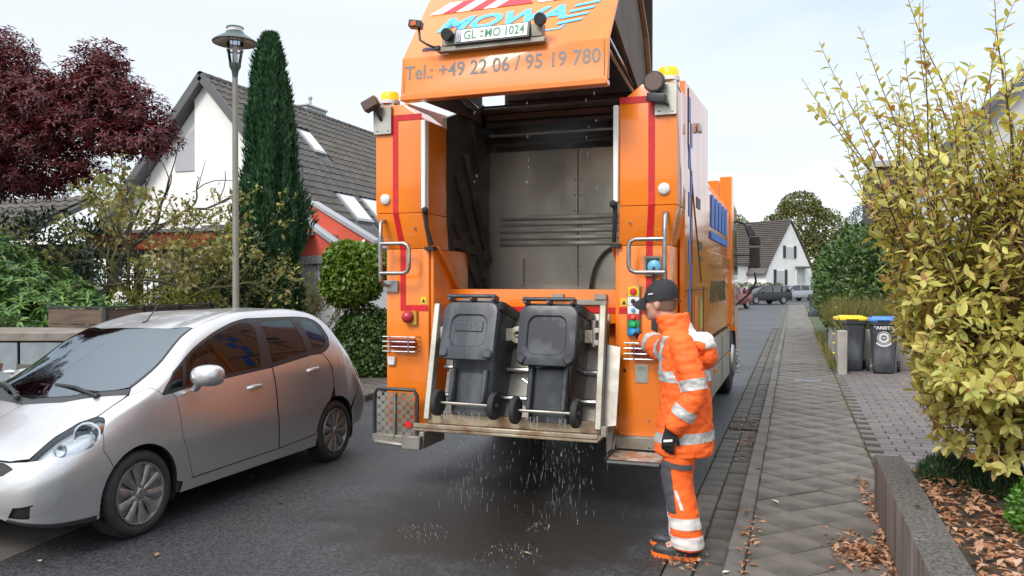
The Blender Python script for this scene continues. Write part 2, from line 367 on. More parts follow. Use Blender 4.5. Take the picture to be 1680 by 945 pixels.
# pavement of diagonal slabs
g = MB(); g.box((-.265, -6, -.08), (.675, 60, .074)); pav = struct(g, 'pavement', JOINT)
h = .235; e = .003
def dia(cl=None):
    p = [(h - e, 0), (0, h - e), (-h + e, 0), (0, -h + e)]
    if cl == 'l': p = [(h - e, 0), (0, h - e), (0, -h + e)]
    if cl == 'r': p = [(0, h - e), (-h + e, 0), (0, -h + e)]
    return p
pm = [prism_mesh('paving_slab', dia(), -.04, 0, .005), prism_mesh('paving_slab', dia('l'), -.04, 0, .005), prism_mesh('paving_slab', dia('r'), -.04, 0, .005)]
it = []; y = 3.0; k = 0
while y < 30:
    if k % 2 == 0:
        it += [(tilt(-.265 + h, y, .098, .012, .006, .005), 0), (tilt(-.265 + 3 * h, y, .098, .012, .006, .005), 0)]
    else:
        it += [(tilt(-.262, y, .098, .008, .004, .004), 1), (tilt(-.265 + 2 * h, y, .098, .012, .006, .005), 0), (tilt(.672, y, .098, .008, .004, .004), 2)]
    y += h; k += 1
pieces('paving_slab', it, pav, SLAB, pm, stuff_name='far_paving_slabs')
g = MB(); g.box((-.265, 30.1, .05), (.675, 60, .096)); g.build('far_paving', SLAB, pav)
g = MB(); g.box((.0, 13.9, .1), (.42, 14.25, .106)); g.box((.03, 13.93, .1), (.39, 14.22, .108))
tag(g.build('access_cover', mat('cover_metal', (.20, .20, .20), .5, .4, col2=(.1, .1, .1), nscale=10)), 'small grey access cover set flush in the pavement slabs', 'access cover')
# driveway
g = MB(); g.box((.675, 6.25, -.08), (5.2, 16.9, .066)); drv = struct(g, 'driveway', JOINT)
dm = [prism_mesh('paver', [(-.129, -.078), (.129, -.078), (.129, .078), (-.129, .078)], -.04, 0, .006)]
it = []
for j in range(64):
    for i in range(13):
        x = .82 + i * .268 + (j % 2) * .134; y = 6.34 + j * .166
        if x < 4.2: it.append((tilt(x, y, .09, .014, .02, .004), 0))
pieces('paver', it, drv, PAVER, dm, stuff_name='far_pavers')
# left pavement and kerb
g = MB(); g.box((-6.02, -6, -.08), (-5.9, 58, .06)); lk = struct(g, 'left_kerb', JOINT)
pieces('kerb_stone', [(tilt(-5.96, 7.5 + j * 1.0, .1, .005, .004, .003), 0) for j in range(30)], lk, KERBM, km)
g = MB(); g.box((-7.3, -6, -.08), (-6.02, 58, .07)); lp = struct(g, 'left_pavement', JOINT)
sm = [prism_mesh('paving_slab', [(-.147, -.147), (.147, -.147), (.147, .147), (-.147, .147)], -.04, 0, .005)]
it = [(tilt(-6.17 - i * .3, 7.4 + j * .3 + (i % 2) * .15, .098, .008, .01, .004), 0) for i in range(4) for j in range(60)]
pieces('paving_slab', it, lp, SLAB, sm)
g = MB(); g.box((-40, -6, -.08), (-7.3, 60, .09)); struct(g, 'left_garden', SOIL)
g = MB(); g.box((.675, 16.9, -.08), (40, 56, .12)); struct(g, 'right_garden', LAWN)
g = MB(); g.box((5.2, -6, -.08), (40, 16.9, .1)); struct(g, 'right_yard', LAWN)

# ------------------------------------------------------------------ low garden wall, planting bed
def streaks():
    m = mat('stained_concrete_wall', (.205, .17, .145), .85, col2=(.06, .048, .04), nscale=3.2, npos=(.38, .72), ndetail=6, bump=.35, bscale=120, stretch=(1, 3.2, .22))
    nt = m.node_tree; N = nt.nodes.new; L = nt.links.new; b = nt.nodes['Principled BSDF']
    ge = N('ShaderNodeNewGeometry'); sp = N('ShaderNodeSeparateXYZ'); L(ge.outputs['True Normal'], sp.inputs[0])
    tc = N('ShaderNodeTexCoord'); no = N('ShaderNodeTexNoise'); no.inputs['Scale'].default_value = 55; no.inputs['Detail'].default_value = 6; L(tc.outputs['Object'], no.inputs['Vector'])
    cr = N('ShaderNodeValToRGB'); L(no.outputs['Fac'], cr.inputs[0]); q = cr.color_ramp.elements; q[0].position = .35; q[0].color = (.035, .033, .03, 1); q[1].position = .72; q[1].color = (.17, .155, .135, 1)
    mx = N('ShaderNodeMix'); mx.data_type = 'RGBA'; cl = N('ShaderNodeMapRange'); L(sp.outputs[2], cl.inputs[0]); cl.inputs[1].default_value = .5; cl.inputs[2].default_value = .9
    L(cl.outputs[0], mx.inputs[0]); L(b.inputs['Base Color'].links[0].from_socket, mx.inputs[6]); L(cr.outputs[0], mx.inputs[7]); L(mx.outputs[2], b.inputs['Base Color'])
    return m
WALLM = streaks()
lw = thing('low_wall', 'low weathered concrete wall between pavement and planting bed', 'wall', (.64, 3.5, .08))
g = MB(); y = .4
for L_ in (1.9, 2.0, 2.0):
    g = MB(); g.box((.55, y, -.05), (.735, y + L_ - .004, .5)); g.build('wall_block', WALLM, lw, bevel=.008, bseg=2); y += L_
g = MB(); g.box((.74, 6.14, -.05), (2.6, 6.26, .43)); g.build('end_kerb', WALLM, lw, bevel=.008)
def bumpy_sheet(name, x0, x1, y0, y1, z, nx, ny, amp, m, sc=1.5):
    V = []; F = []
    for j in range(ny + 1):
        for i in range(nx + 1):
            x = x0 + (x1 - x0) * i / nx; y = y0 + (y1 - y0) * j / ny
            V.append((x, y, z + amp * mnoise.noise(Vector((x * sc, y * sc, 3.1))) + amp * .4 * mnoise.noise(Vector((x * sc * 5, y * sc * 5, 1)))))
    for j in range(ny):
        for i in range(nx): a = j * (nx + 1) + i; F.append((a, a + 1, a + nx + 2, a + nx + 1))
    me = bpy.data.meshes.new(name); me.from_pydata(V, [], F); me.materials.append(m)
    for p in me.polygons: p.use_smooth = True
    return link(name, me, None)
bed = bumpy_sheet('planting_bed', .735, 6, -2, 6.14, .43, 60, 90, .035, SOIL); tag(bed, kind='structure')
def bed_z(x, y): return .43 + .035 * mnoise.noise(Vector((x * 1.5, y * 1.5, 3.1)))

# ------------------------------------------------------------------ leaves by the thousand
def norm(v): return v / np.maximum(np.linalg.norm(v, axis=1, keepdims=True), 1e-9)
def leaf_verts(P, T, Nn, L, Wd, fold=.18, droop=.12):
    """P base points, T directions, Nn rough normals -> (n*6,3) vertices: base, left, right, middle, tip, tip-fold"""
    T = norm(T); S = norm(np.cross(T, Nn)); Nn = np.cross(S, T); L = L[:, None]; Wd = Wd[:, None]
    b = P; mid = P + T * L * .5 - Nn * L * .02; l = P + T * L * .48 - S * Wd * .5 + Nn * Wd * fold; r_ = P + T * L * .48 + S * Wd * .5 + Nn * Wd * fold
    tip = P + T * L - Nn * L * droop
    return np.stack([b, l, r_, mid, tip], 1).reshape(-1, 3)
LEAF_F = np.array([(0, 3, 1), (0, 2, 3), (1, 3, 4), (3, 2, 4)])
def leaf_mesh(name, P, T, Nn, L, Wd, mats, fold=.18, droop=.12, pick=None, extra=None):
    n = len(P); V = leaf_verts(P, T, Nn, L, Wd, fold, droop); F = (LEAF_F[None] + (np.arange(n) * 5)[:, None, None]).reshape(-1, 3)
    me = bpy.data.meshes.new(name); me.vertices.add(len(V)); me.vertices.foreach_set('co', V.ravel().astype(np.float32))
    me.loops.add(F.size); me.loops.foreach_set('vertex_index', F.ravel().astype(np.int32)); me.polygons.add(len(F))
    me.polygons.foreach_set('loop_start', np.arange(0, F.size, 3, dtype=np.int32)); me.polygons.foreach_set('loop_total', np.full(len(F), 3, np.int32))
    for m in (mats if isinstance(mats, (list, tuple)) else [mats]): me.materials.append(m)
    if pick is not None: me.polygons.foreach_set('material_index', np.repeat(pick, 4).astype(np.int32))
    me.update(calc_edges=True); return me
def rdir(rs, n): return norm(rs.normal(size=(n, 3)))
def blob_points(rs, blobs, n, inner=.25, upper=None):
    """points on the outside of a union of ellipsoids -> points, outward normals. blobs: (cx,cy,cz,rx,ry,rz)"""
    B = np.array(blobs, float); ar = (B[:, 3] * B[:, 4] + B[:, 3] * B[:, 5] + B[:, 4] * B[:, 5]); pr = ar / ar.sum(); out = []; on = []; got = 0
    while got < n:
        k = rs.choice(len(B), size=n, p=pr); d = rdir(rs, n); q = B[k, :3] + d * B[k, 3:] * (1 - inner * rs.random((n, 1)) ** 2)
        nn = norm(d / B[k, 3:])
        ok = np.ones(n, bool)
        for b in B: ok &= (((q - b[:3]) / (b[3:] * (1 - inner - .02))) ** 2).sum(1) > 1
        if upper is not None: ok &= q[:, 2] > upper
        out.append(q[ok]); on.append(nn[ok]); got += ok.sum()
    return np.concatenate(out)[:n], np.concatenate(on)[:n]
def foliage(name, root, rs, blobs, n, size, mats, ratio=.45, outw=.8, up=.2, jit=.7, inner=.25, upper=None, droop=.12, local=True, pickp=None, offset=(0, 0, 0)):
    P, Nn = blob_points(rs, blobs, n, inner, upper); T = norm(Nn * outw + np.array([0, 0, up]) + rdir(rs, n) * jit)
    N2 = norm(Nn + np.array([0, 0, .6]) + rdir(rs, n) * .5); L = size * rs.uniform(.65, 1.3, n)
    pick = None if pickp is None else rs.choice(len(mats), size=n, p=pickp)
    me = leaf_mesh(name, P, T, N2, L, L * ratio, mats, droop=droop, pick=pick)
    o = link(name, me, None, root); return o
def rosettes(name, root, rs, blobs, n, leaves, size, mats, ratio=.3, flat=.45, inner=.2, upper=None, pickp=None):
    P, Nn = blob_points(rs, blobs, n, inner, upper); ax = norm(Nn + np.array([0, 0, .9]) + rdir(rs, n) * .35)
    q = norm(np.cross(ax, rdir(rs, n))); w = np.cross(ax, q); Ps = []; Ts = []; Ns = []; Ls = []
    for k in range(leaves):
        a = 2 * math.pi * k / leaves + rs.uniform(-.3, .3, n); rad = q * np.cos(a)[:, None] + w * np.sin(a)[:, None]
        t = norm(rad + ax * (flat + rs.uniform(-.5, .35, n))[:, None]); Ps.append(P + t * size * .06); Ts.append(t); Ns.append(ax); Ls.append(size * rs.uniform(.7, 1.2, n))
    P = np.concatenate(Ps); T = np.concatenate(Ts); N2 = np.concatenate(Ns); L = np.concatenate(Ls)
    pick = None if pickp is None else np.tile(rs.choice(len(mats), size=n, p=pickp), leaves)
    return link(name, leaf_mesh(name, P, T, N2, L, L * ratio, mats, pick=pick), None, root)
def branching(rng, mb, p, d, length, r, depth, tips, nb=3, spread=.7, up=.15, wob=.18, shrink=.68, seg=4, sides=6, rshrink=.6):
    """a limb with limbs of its own; collects twig points (position, direction) in tips"""
    p = Vector(p); d = Vector(d).normalized(); pts = [p.copy()]; rs_ = [r]
    for i in range(seg):
        d = (d + Vector((rng.gauss(0, wob), rng.gauss(0, wob), rng.gauss(0, wob) + up * .3))).normalized()
        p = p + d * length / seg; pts.append(p.copy()); rs_.append(r * (1 - (1 - rshrink) * (i + 1) / seg))
        if depth <= 1: tips.append((p.copy(), d.copy()))
    mb.tube(pts, rs_, sides if depth > 1 else 4, cap=False)
    if depth > 0:
        for k in range(nb):
            i = rng.randint(max(1, seg - 2), seg) if k < nb - 1 else seg
            x, y, _ = frame(d); a = rng.uniform(0, 6.283); s_ = spread * rng.uniform(.6, 1.2)
            nd = (d + (x * math.cos(a) + y * math.sin(a)) * s_ + Vector((0, 0, up))).normalized()
            branching(rng, mb, pts[i], nd, length * shrink * rng.uniform(.8, 1.15), rs_[i] * .72, depth - 1, tips, nb, spread, up, wob, shrink, seg, sides, rshrink)
# ------------------------------------------------------------------ the refuse truck
T = thing('garbage_truck', 'big orange refuse truck with its rear lid raised, steaming hopper open', 'garbage truck', (-2.1, 8.5, 0))
XL, XR, YR = -3.38, -.83, 6.05
LXL, LXR = -3.32, -.89                          # lower, narrower part of the rear pillars
def mx(x): return -4.21 - x                     # mirror about the truck's centre line x = -2.105
def mirrored(fn, **k):
    fn(1, **k); fn(-1, **k)
def X_(s, x): return x if s > 0 else mx(x)      # s > 0: written for the left side
# rear pillars: upper box, slanting shelf, narrower lower box
for s in (1, -1):
    m = MB()
    up = [(-3.38, 2.33), (-2.94, 2.33), (-2.94, 3.12), (-3.11, 3.25), (-3.38, 3.25)]
    m.prism([(X_(s, x), z) for x, z in up], YR, 6.55, 'y')
    p = m.build('rear_pillar', ORANGE, T, bevel=.012, bseg=2)
    m = MB(); a = [(X_(s, x), y, z) for x, y, z in ((-3.38, YR, 2.328), (-2.94, YR, 2.328), (-2.94, 6.55, 2.328), (-3.38, 6.55, 2.328))]; b = [(X_(s, x), y, z) for x, y, z in ((-3.32, 6.13, 2.03), (-2.92, 6.13, 2.03), (-2.92, 6.55, 2.03), (-3.32, 6.55, 2.03))]
    m.loft([a, b]); m.prism([(X_(s, x), z) for x, z in ((-3.32, .49), (-2.92, .49), (-2.92, 2.028), (-3.32, 2.028))], 6.13, 7.0, 'y')
    p = m.build('lower_pillar', ORANGE, T, bevel=.01, bseg=2)
    m = MB(); m.box((min(X_(s, -3.305), X_(s, -2.935)), 6.122, .495), (max(X_(s, -3.305), X_(s, -2.935)), 6.128, .58)); m.build('bottom_flange', ORANGE, p)
    # red reflective tape, a band that follows the pillar
    m = MB(); x0, x1 = sorted((X_(s, -3.215), X_(s, -3.165))); e = .004
    m.box((x0, YR - e, 2.335), (x1, YR, 3.16)); xa, xb = sorted((X_(s, -3.163), X_(s, -2.945))); m.box((xa, YR - e, 3.11), (xb, YR, 3.16))
    q = X_(s, -3.165), X_(s, -3.215), X_(s, -3.135), X_(s, -3.185); m.plate([(q[0], YR - .001, 2.333), (q[1], YR - .001, 2.333), (q[3], 6.127, 2.026), (q[2], 6.127, 2.026)], e * s)
    x0, x1 = sorted((X_(s, -3.185), X_(s, -3.135))); m.box((x0, 6.13 - e, 1.50), (x1, 6.13, 2.024)); xa, xb = sorted((X_(s, -3.133), X_(s, -2.925))); m.box((xa, 6.13 - e, 1.50), (xb, 6.13, 1.55))
    m.build('red_tape', REDTAPE, T)
    # white edge strip and rubber buffer at the mouth of the hopper
    m = MB(); xa, xb = sorted((X_(s, -2.938), X_(s, -2.90))); m.box((xa, 6.02, 2.36), (xb, 6.09, 3.10)); m.build('edge_strip', WHITEP, T, bevel=.004)
    m = MB(); m.tube([(X_(s, -2.91), 6.05, 2.36), (X_(s, -2.905), 6.06, 2.2), (X_(s, -2.885), 6.12, 2.06)], .018, 8); m.ball((X_(s, -2.90), 6.02, 2.345), .03, 8); m.box((min(X_(s, -2.94), X_(s, -2.86)), 6.09, 2.015), (max(X_(s, -2.94), X_(s, -2.86)), 6.17, 2.045)); m.build('rubber_buffer', RUBBER, T, smooth=True)
    # inner cheek with the sloping upper edge
    m = MB(); m.prism([(6.16, .52), (6.16, 2.03), (6.22, 2.03), (6.60, 1.68), (6.60, .52)], *sorted((X_(s, -2.918), X_(s, -2.89))), 'x'); m.build('inner_cheek', ORANGE, T, bevel=.004)
    m = MB(); m.bar((X_(s, -2.885), 6.18, 2.045), (X_(s, -2.885), 6.62, 1.69), .07, .02); m.build('cheek_flange', ORANGE, T, bevel=.003)
    # white round lamps
    m = MB(); m.lathe([(.0001, .03), (.03, .03), (.043, .02), (.046, 0)], (X_(s, -3.284), YR, 2.45), (0, -1, 0), 20); lp_ = m.build('round_lamp', LENSW, T, smooth=True)
    # beacon on its bracket
    bx = X_(s, -3.30)
    m = MB(); m.box((bx - .085, 6.02, 3.0), (bx + .085, 6.045, 3.21)); m.box((bx - .085, 6.02, 3.21), (bx + .085, 6.25, 3.235)); m.box((bx - .07, 6.10, 3.236), (bx + .07, 6.22, 3.28)); br = m.build('beacon_bracket', STEEL, T, bevel=.004)
    m = MB(); [m.ball((bx + dx, 6.018, 3.03), .008, 6) for dx in (-.05, .05)]; m.build('bolt', GALV, br)['kind'] = 'stuff'
    m = MB(); m.lathe([(.0001, 0), (.085, 0), (.085, .03), (.0001, .03)], (bx, 6.16, 3.281), n=18); m.build('beacon_base', LENSW, br, smooth=True)
    m = MB(); m.lathe([(.078, 0), (.08, .05), (.07, .07), (.0001, .075)], (bx, 6.16, 3.312), n=18); m.build('beacon_lens', AMBER, br, smooth=True)
    # tail lamp cluster behind a wire guard
    x0, x1 = sorted((X_(s, -3.26), X_(s, -3.03))); zc = 1.22
    m = MB(); m.box((x0, 6.06, zc - .045), (x1, 6.129, zc + .045)); tl = m.build('tail_lamp', LENSR, T, bevel=.012, bseg=2)
    m = MB()
    for k in range(4):
        z = zc - .062 + k * .041; m.tube([(x0 - .045, 6.128, z), (x0 - .045, 6.03, z), (x1 + .03, 6.03, z), (x1 + .03, 6.128, z)], .006, 6)
    for x in (x0 + .03, x1 - .03): m.tube([(x, 6.022, zc - .065), (x, 6.022, zc + .065)], .005, 6)
    m.build('lamp_guard', GALV, tl, smooth=True)
    m = MB(); m.box((X_(s, -3.265) - .035, 6.10, 1.03), (X_(s, -3.265) + .035, 6.129, 1.105)); mp_ = m.build('square_lamp', LENSW, T, bevel=.008)
    # sticker
    m = MB(); m.box((X_(s, -2.965) - .026, 6.1245, 1.56), (X_(s, -2.965) + .026, 6.1288, 1.62)); st = m.build('warning_sticker', mat('yellow_sticker%d' % s, (.75, .52, .02), .5), T)
    m = MB(); cx = X_(s, -2.965); m.prism([(cx - .017, 1.572), (cx + .017, 1.572), (cx, 1.606)], 6.1225, 6.1242, 'y'); m.build('warning_triangle', BLACKP, st)
    # grab rails
    x = X_(s, -3.30)
    m = MB(); m.tube([(x, 6.12, 2.27), (x, 6.03, 2.27), (x, 5.99, 2.24), (x, 5.98, 2.1), (x, 5.98, 1.86), (x, 5.99, 1.76), (x, 6.05, 1.72), (x, 6.12, 1.72)], .018, 10)
    xx = X_(s, -3.03); m.tube([(x, 5.98, 2.07), (X_(s, -3.08), 5.98, 2.07), (X_(s, -3.045), 5.98, 2.055), (xx, 5.98, 2.02), (xx, 5.98, 1.87), (X_(s, -3.045), 5.98, 1.835), (X_(s, -3.08), 5.98, 1.82), (x, 5.98, 1.82)], .017, 10)
    gr = m.build('grab_rail', GALV, T, smooth=True)
    m = MB(); m.box((x - .03 if s > 0 else x - .11, 6.10, 2.22), (x + .11 if s > 0 else x + .03, 6.128, 2.31)); m.box((x - .04 if s > 0 else x - .10, 6.10, 1.66), (x + .10 if s > 0 else x + .04, 6.128, 1.76)); m.build('rail_bracket', GALV, gr, bevel=.003)['kind'] = 'stuff'
    m = MB(); [m.disc((X_(s, -3.02), 6.075 + .03 * k, 2.20 - .04 * k), (0, -1, .2), .009, .004, 8) for k in range(2)]; m.build('bolt_hole', BLACKP, T)
# lamps that differ from side to side
m = MB(); m.box((-3.44, 5.90, 3.20), (-3.30, 6.0, 3.29), rotm(0, R(-28), R(12))); wl = m.build('work_lamp', mat('brown_lamp', (.10, .06, .045), .4), T, bevel=.01)
m = MB(); m.tube([(-3.33, 5.96, 3.2), (-3.31, 6.02, 3.12)], .015, 6); m.build('lamp_arm', BLACKP, wl)
m = MB(); m.lathe([(.0001, 0), (.075, 0), (.082, .012), (.075, .05), (.04, .075), (.0001, .078)], (-.985, 5.93, 3.235), (.1, 1, 0), 20); w2 = m.build('round_work_lamp', BLACKP, T, smooth=True)
m = MB(); m.disc((-.985, 5.928, 3.235), (-.1, -1, 0), .066, .004, 20); m.build('lamp_face', mat('ribbed_lamp_glass', (.12, .07, .06), .35, bump=.4, bscale=150), w2)
m = MB(); m.box((-1.04, 5.93, 3.085), (-.90, 6.0, 3.15), rotm(0, R(10), R(-8))); m.tube([(-.93, 5.97, 3.10), (-.88, 5.98, 3.06)], .014, 6); m.build('reversing_camera', BLACKP, T, bevel=.015, bseg=2)
m = MB(); m.lathe([(.0001, .06), (.03, .055), (.052, .03), (.056, 0)], (-3.096, 6.10, 1.45), (0, -1, 0), 18); rl = m.build('red_round_lamp', mat('faded_red_lens', (.42, .03, .035), .3), T, smooth=True)
m = MB(); m.box((-3.09, 6.095, 1.385), (-3.02, 6.128, 1.50)); m.build('lamp_plate', mat('brass_plate', (.45, .26, .04), .5), rl)
m = MB(); m.disc((-3.30, 6.128, 1.15), (0, -1, 0), .012, .006, 8); m.disc((-1.24, 6.128, 1.06), (0, -1, 0), .012, .006, 8); m.build('rubber_plug', RUBBER, T)
# control panel
m = MB(); m.box((-1.215, 6.09, 1.33), (-1.115, 6.129, 1.715)); cp = m.build('control_panel', STEEL, T, bevel=.004)
rows = [(1.635, 1.712, (.70, .50, .02), 'button_plate', (.65, .02, .02), .026), (1.565, 1.633, (.72, .72, .70), 'button_plate', (.02, .02, .02), .018), (1.50, 1.563, (.72, .72, .70), 'button_plate', (.08, .35, .62), .016),
        (1.455, 1.498, (.60, .03, .02), 'button_plate', (.7, .12, .08), .018), (1.395, 1.453, (.01, .25, .07), 'button_plate', (.02, .42, .13), .025), (1.335, 1.393, (.01, .20, .48), 'button_plate', (.03, .33, .6), .025)]
for i, (z0, z1, c, nm, c2, r_) in enumerate(rows):
    m = MB(); m.box((-1.21, 6.082, z0), (-1.12, 6.0895, z1)); bp = m.build(nm, mat('button_plate_%d' % i, c, .4), cp, bevel=.003)
    m = MB(); m.lathe([(.0001, .022), (r_ * .8, .02), (r_, .012), (r_, 0)], (-1.165, 6.0815, (z0 + z1) / 2), (0, -1, 0), 14); m.build('push_button', mat('push_button_%d' % i, c2, .3), bp, smooth=True)
    for dx in (-.036, .036):
        pass
m = MB(); m.box((-1.085, 6.10, 1.79), (-.955, 6.127, 1.945)); kb = m.build('connector_box', STEEL_W, T, bevel=.004)
m = MB(); m.box((-1.072, 6.095, 1.805), (-.968, 6.0995, 1.93)); m.build('connector_recess', BLACKP, kb)
m = MB(); m.lathe([(.0001, .05), (.03, .05), (.05, .035), (.05, 0)], (-1.003, 6.0945, 1.865), (0, -1, 0), 14); m.build('blue_coupling', mat('blue_plastic', (.13, .42, .60), .4), kb, smooth=True)
m = MB(); m.tube([(-1.003, 6.05, 1.86), (-1.0, 6.03, 1.78), (-1.0, 6.04, 1.65)], .012, 8); m.build('black_lead', BLACKP, kb, smooth=True)
m = MB(); m.box((-1.155, 6.122, .97), (-1.06, 6.128, 1.11)); pl = m.build('maker_plate', STEEL, T)
m = MB(); m.box((-1.14, 6.1205, .985), (-1.075, 6.1218, 1.095)); m.ball((-1.108, 6.1203, 1.035), (.02, .001, .012), 8); m.build('plate_print', mat('plate_print', (.30, .34, .30), .4, 0), pl)
m = MB(); m.box((-1.03, 6.105, 1.36), (-.985, 6.128, 1.46)); m.build('key_switch', BLACKP, T, bevel=.004)
# the hopper: floor, walls, back plate with ribs, packer above
m = MB(); m.box((-2.89, 6.50, 1.40), (-1.32, 6.64, 1.685)); rim = m.build('hopper_rim', ORANGE, T, bevel=.012, bseg=2)
m = MB(); m.box((-2.885, 6.492, 1.49), (-1.325, 6.4985, 1.535)); m.build('red_tape', REDTAPE, T)
m = MB()
for x in (-2.62, -1.62): m.box((x - .16, 6.470, 1.555), (x + .16, 6.499, 1.60))
for x in (-1.85, -1.48): m.box((x - .08, 6.455, 1.60), (x + .02, 6.499, 1.645))
m.build('rim_bracket', STEEL, rim, bevel=.003)
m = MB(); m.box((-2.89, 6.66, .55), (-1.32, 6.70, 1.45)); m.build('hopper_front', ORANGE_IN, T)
m = MB(); m.prism([(6.64, 1.66), (7.0, 1.42), (7.7, 1.42), (7.7, 1.36), (6.64, 1.5)], -2.93, -1.28, 'x'); m.build('hopper_floor', HOPPER, T)
for s in (1, -1):
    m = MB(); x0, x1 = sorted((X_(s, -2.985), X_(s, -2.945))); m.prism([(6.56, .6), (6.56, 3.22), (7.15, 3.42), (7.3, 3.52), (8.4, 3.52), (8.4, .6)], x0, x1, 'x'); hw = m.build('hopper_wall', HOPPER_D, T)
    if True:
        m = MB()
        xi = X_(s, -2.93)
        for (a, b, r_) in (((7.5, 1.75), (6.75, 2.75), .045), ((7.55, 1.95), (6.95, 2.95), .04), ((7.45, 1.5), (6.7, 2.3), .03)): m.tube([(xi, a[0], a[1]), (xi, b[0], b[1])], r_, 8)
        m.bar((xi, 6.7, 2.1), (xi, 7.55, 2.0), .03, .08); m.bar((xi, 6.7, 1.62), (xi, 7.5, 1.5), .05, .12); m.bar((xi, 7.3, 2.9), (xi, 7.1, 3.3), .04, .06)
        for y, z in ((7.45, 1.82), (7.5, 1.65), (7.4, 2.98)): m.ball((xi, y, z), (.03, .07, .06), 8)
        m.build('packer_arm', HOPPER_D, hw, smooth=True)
m = MB(); m.box((-2.944, 7.62, 1.36), (-1.266, 7.66, 3.06)); m.plate([(-2.944, 7.62, 3.062), (-1.266, 7.62, 3.062), (-1.266, 7.86, 3.42), (-2.944, 7.86, 3.42)], -.03); bk = m.build('ejector_plate', HOPPER, T)
m = MB(); m.box((-2.012, 7.612, 1.70), (-2.004, 7.6195, 3.05)); m.build('plate_seam', HOPPER_D, bk)
m = MB()
for z in (1.9, 2.3, 2.45, 2.6, 2.75):
    for dx in (-.03, .03): m.ball((-2.008 + dx, 7.617, z), .009, 6)
m.build('rivet', STEEL, bk)
for k, z in enumerate((2.13, 2.19, 2.26, 2.33, 2.39)):
    m = MB(); m.box((-2.82, 7.575, z - .022), (-1.27, 7.6195, z + .022)); m.build('plate_rib', STEEL, bk, bevel=.014, bseg=2)
m = MB(); m.tube([(-1.87 + .26 * (1 - math.cos(t)), 7.57, 1.62 + .46 * math.sin(t)) for t in np.linspace(0, 2.0, 14)], .017, 8); m.build('hose', GRIME_SHADE, bk, smooth=True)
m = MB(); m.box((-2.60, 7.55, 1.72), (-2.56, 7.6195, 1.98)); m.plate([(-2.555, 7.619, 1.72), (-2.46, 7.619, 1.75), (-2.46, 7.619, 1.86), (-2.555, 7.619, 1.97)], -.012); m.build('latch_plate', HOPPER, bk)
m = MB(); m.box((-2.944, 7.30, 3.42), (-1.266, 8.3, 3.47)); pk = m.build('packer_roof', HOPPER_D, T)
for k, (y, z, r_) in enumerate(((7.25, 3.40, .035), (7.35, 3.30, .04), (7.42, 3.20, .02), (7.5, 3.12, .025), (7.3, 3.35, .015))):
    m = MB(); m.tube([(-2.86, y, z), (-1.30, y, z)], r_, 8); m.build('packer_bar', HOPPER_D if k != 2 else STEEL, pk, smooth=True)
m = MB(); m.box((-2.80, 7.22, 3.31), (-1.30, 7.25, 3.36)); m.build('rust_bar', GRIME_SHADE, pk)
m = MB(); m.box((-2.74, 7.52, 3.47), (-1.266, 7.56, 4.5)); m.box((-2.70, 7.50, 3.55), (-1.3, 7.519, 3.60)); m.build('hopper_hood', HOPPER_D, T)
# raised lid: telephone panel, sloping name panel, roof, cheeks
LX0, LX1 = -2.93, -1.265
def lid(z): return 5.67 + .797 * (z - 3.512)
prof = [(5.64, 3.21), (5.67, 3.512), (lid(4.85), 4.85), (7.35, 4.95)]
m = MB()
inner = [(7.35, 4.92), (lid(4.83) + .05, 4.82), (5.71, 3.52), (5.68, 3.21)]
m.prism(prof + inner, LX0, LX1, 'x'); ld = m.build('rear_lid', mat('lid_paint', (.84, .225, .022), .34, coat=.4, col2=(.74, .19, .02), nscale=2), T, bevel=.006)
m = MB(); m.box((LX0 + .015, 5.60, 3.165), (LX1 - .0, 5.70, 3.208)); m.build('lid_lip', ORANGE, ld, bevel=.006)
for x in (LX0, LX1):
    s_ = 1 if x == LX0 else -1
    m = MB(); m.prism([(5.72, 3.24), (5.735, 3.52), (lid(4.8) + .06, 4.8), (7.3, 4.9), (6.72, 4.3), (7.28, 3.68), (7.32, 3.30), (7.0, 3.30)] if s_ > 0 else [(lid(3.72) + .05, 3.72), (lid(4.8) + .06, 4.8), (7.3, 4.9), (6.86, 4.18), (7.14, 3.95), (7.30, 3.63), (7.26, 3.30), (6.9, 3.4)], *sorted((x + .006 * s_, x + .03 * s_)), 'x'); ck = m.build('lid_cheek', GRIME_SHADE, ld)  # cheek brown stands for dirty orange paint with its shade put in
    m = MB(); m.tube([(x, 7.3, 3.45), (x, 7.30, 3.63), (x, 7.14, 3.95), (x, 6.86, 4.18), (x, 7.0, 4.6)], .035, 6, cap=True); m.build('cheek_edge', mat('worn_brown_edge%d' % s_, (.20, .095, .045), .5), ck)
    m = MB(); m.tube([(x + .05 * s_, 5.75, 3.50), (x + .05 * s_, 7.1, 3.36)], .014, 6); m.tube([(x + .05 * s_, 5.78, 3.60), (x + .05 * s_, 7.15, 3.42)], .010, 6); m.build('lift_rod', CHROME, ld, smooth=True)
m = MB()
for x in (LX0 + .028, LX1 - .028): m.box((x - .002, 5.6415, 3.22), (x + .002, 5.6425, 3.50))
m.build('lid_seam', GRIME_SHADE, ld)
me_ = Vector((0, .797, 1)).normalized()
for w_ in split_text('phone_lettering', txt('Tel.: +49 22 06 / 95 19 780', .158, offset=.0022, extrude=.0004), None, None): place_txt('phone_lettering', w_, GREYTXT, ld, (-2.11, 5.6555, 3.385), (1, 0, 0), (0, .03, .302), sx=.905, sy=1.0)
place_txt('company_name', txt('MOWA', .30, shear=.3, offset=.013, spacing=1.0), BLUETXT, ld, (-2.19, lid(3.815) - .006, 3.815), (1, 0, 0), me_, sx=1.08, sy=.80)
place_txt('company_form', txt('GMBH', .062, shear=.2, offset=.002), mat('navy_lettering', (.03, .03, .14), .5), ld, (-2.70, lid(3.585) - .005, 3.585), (1, 0, 0), me_)
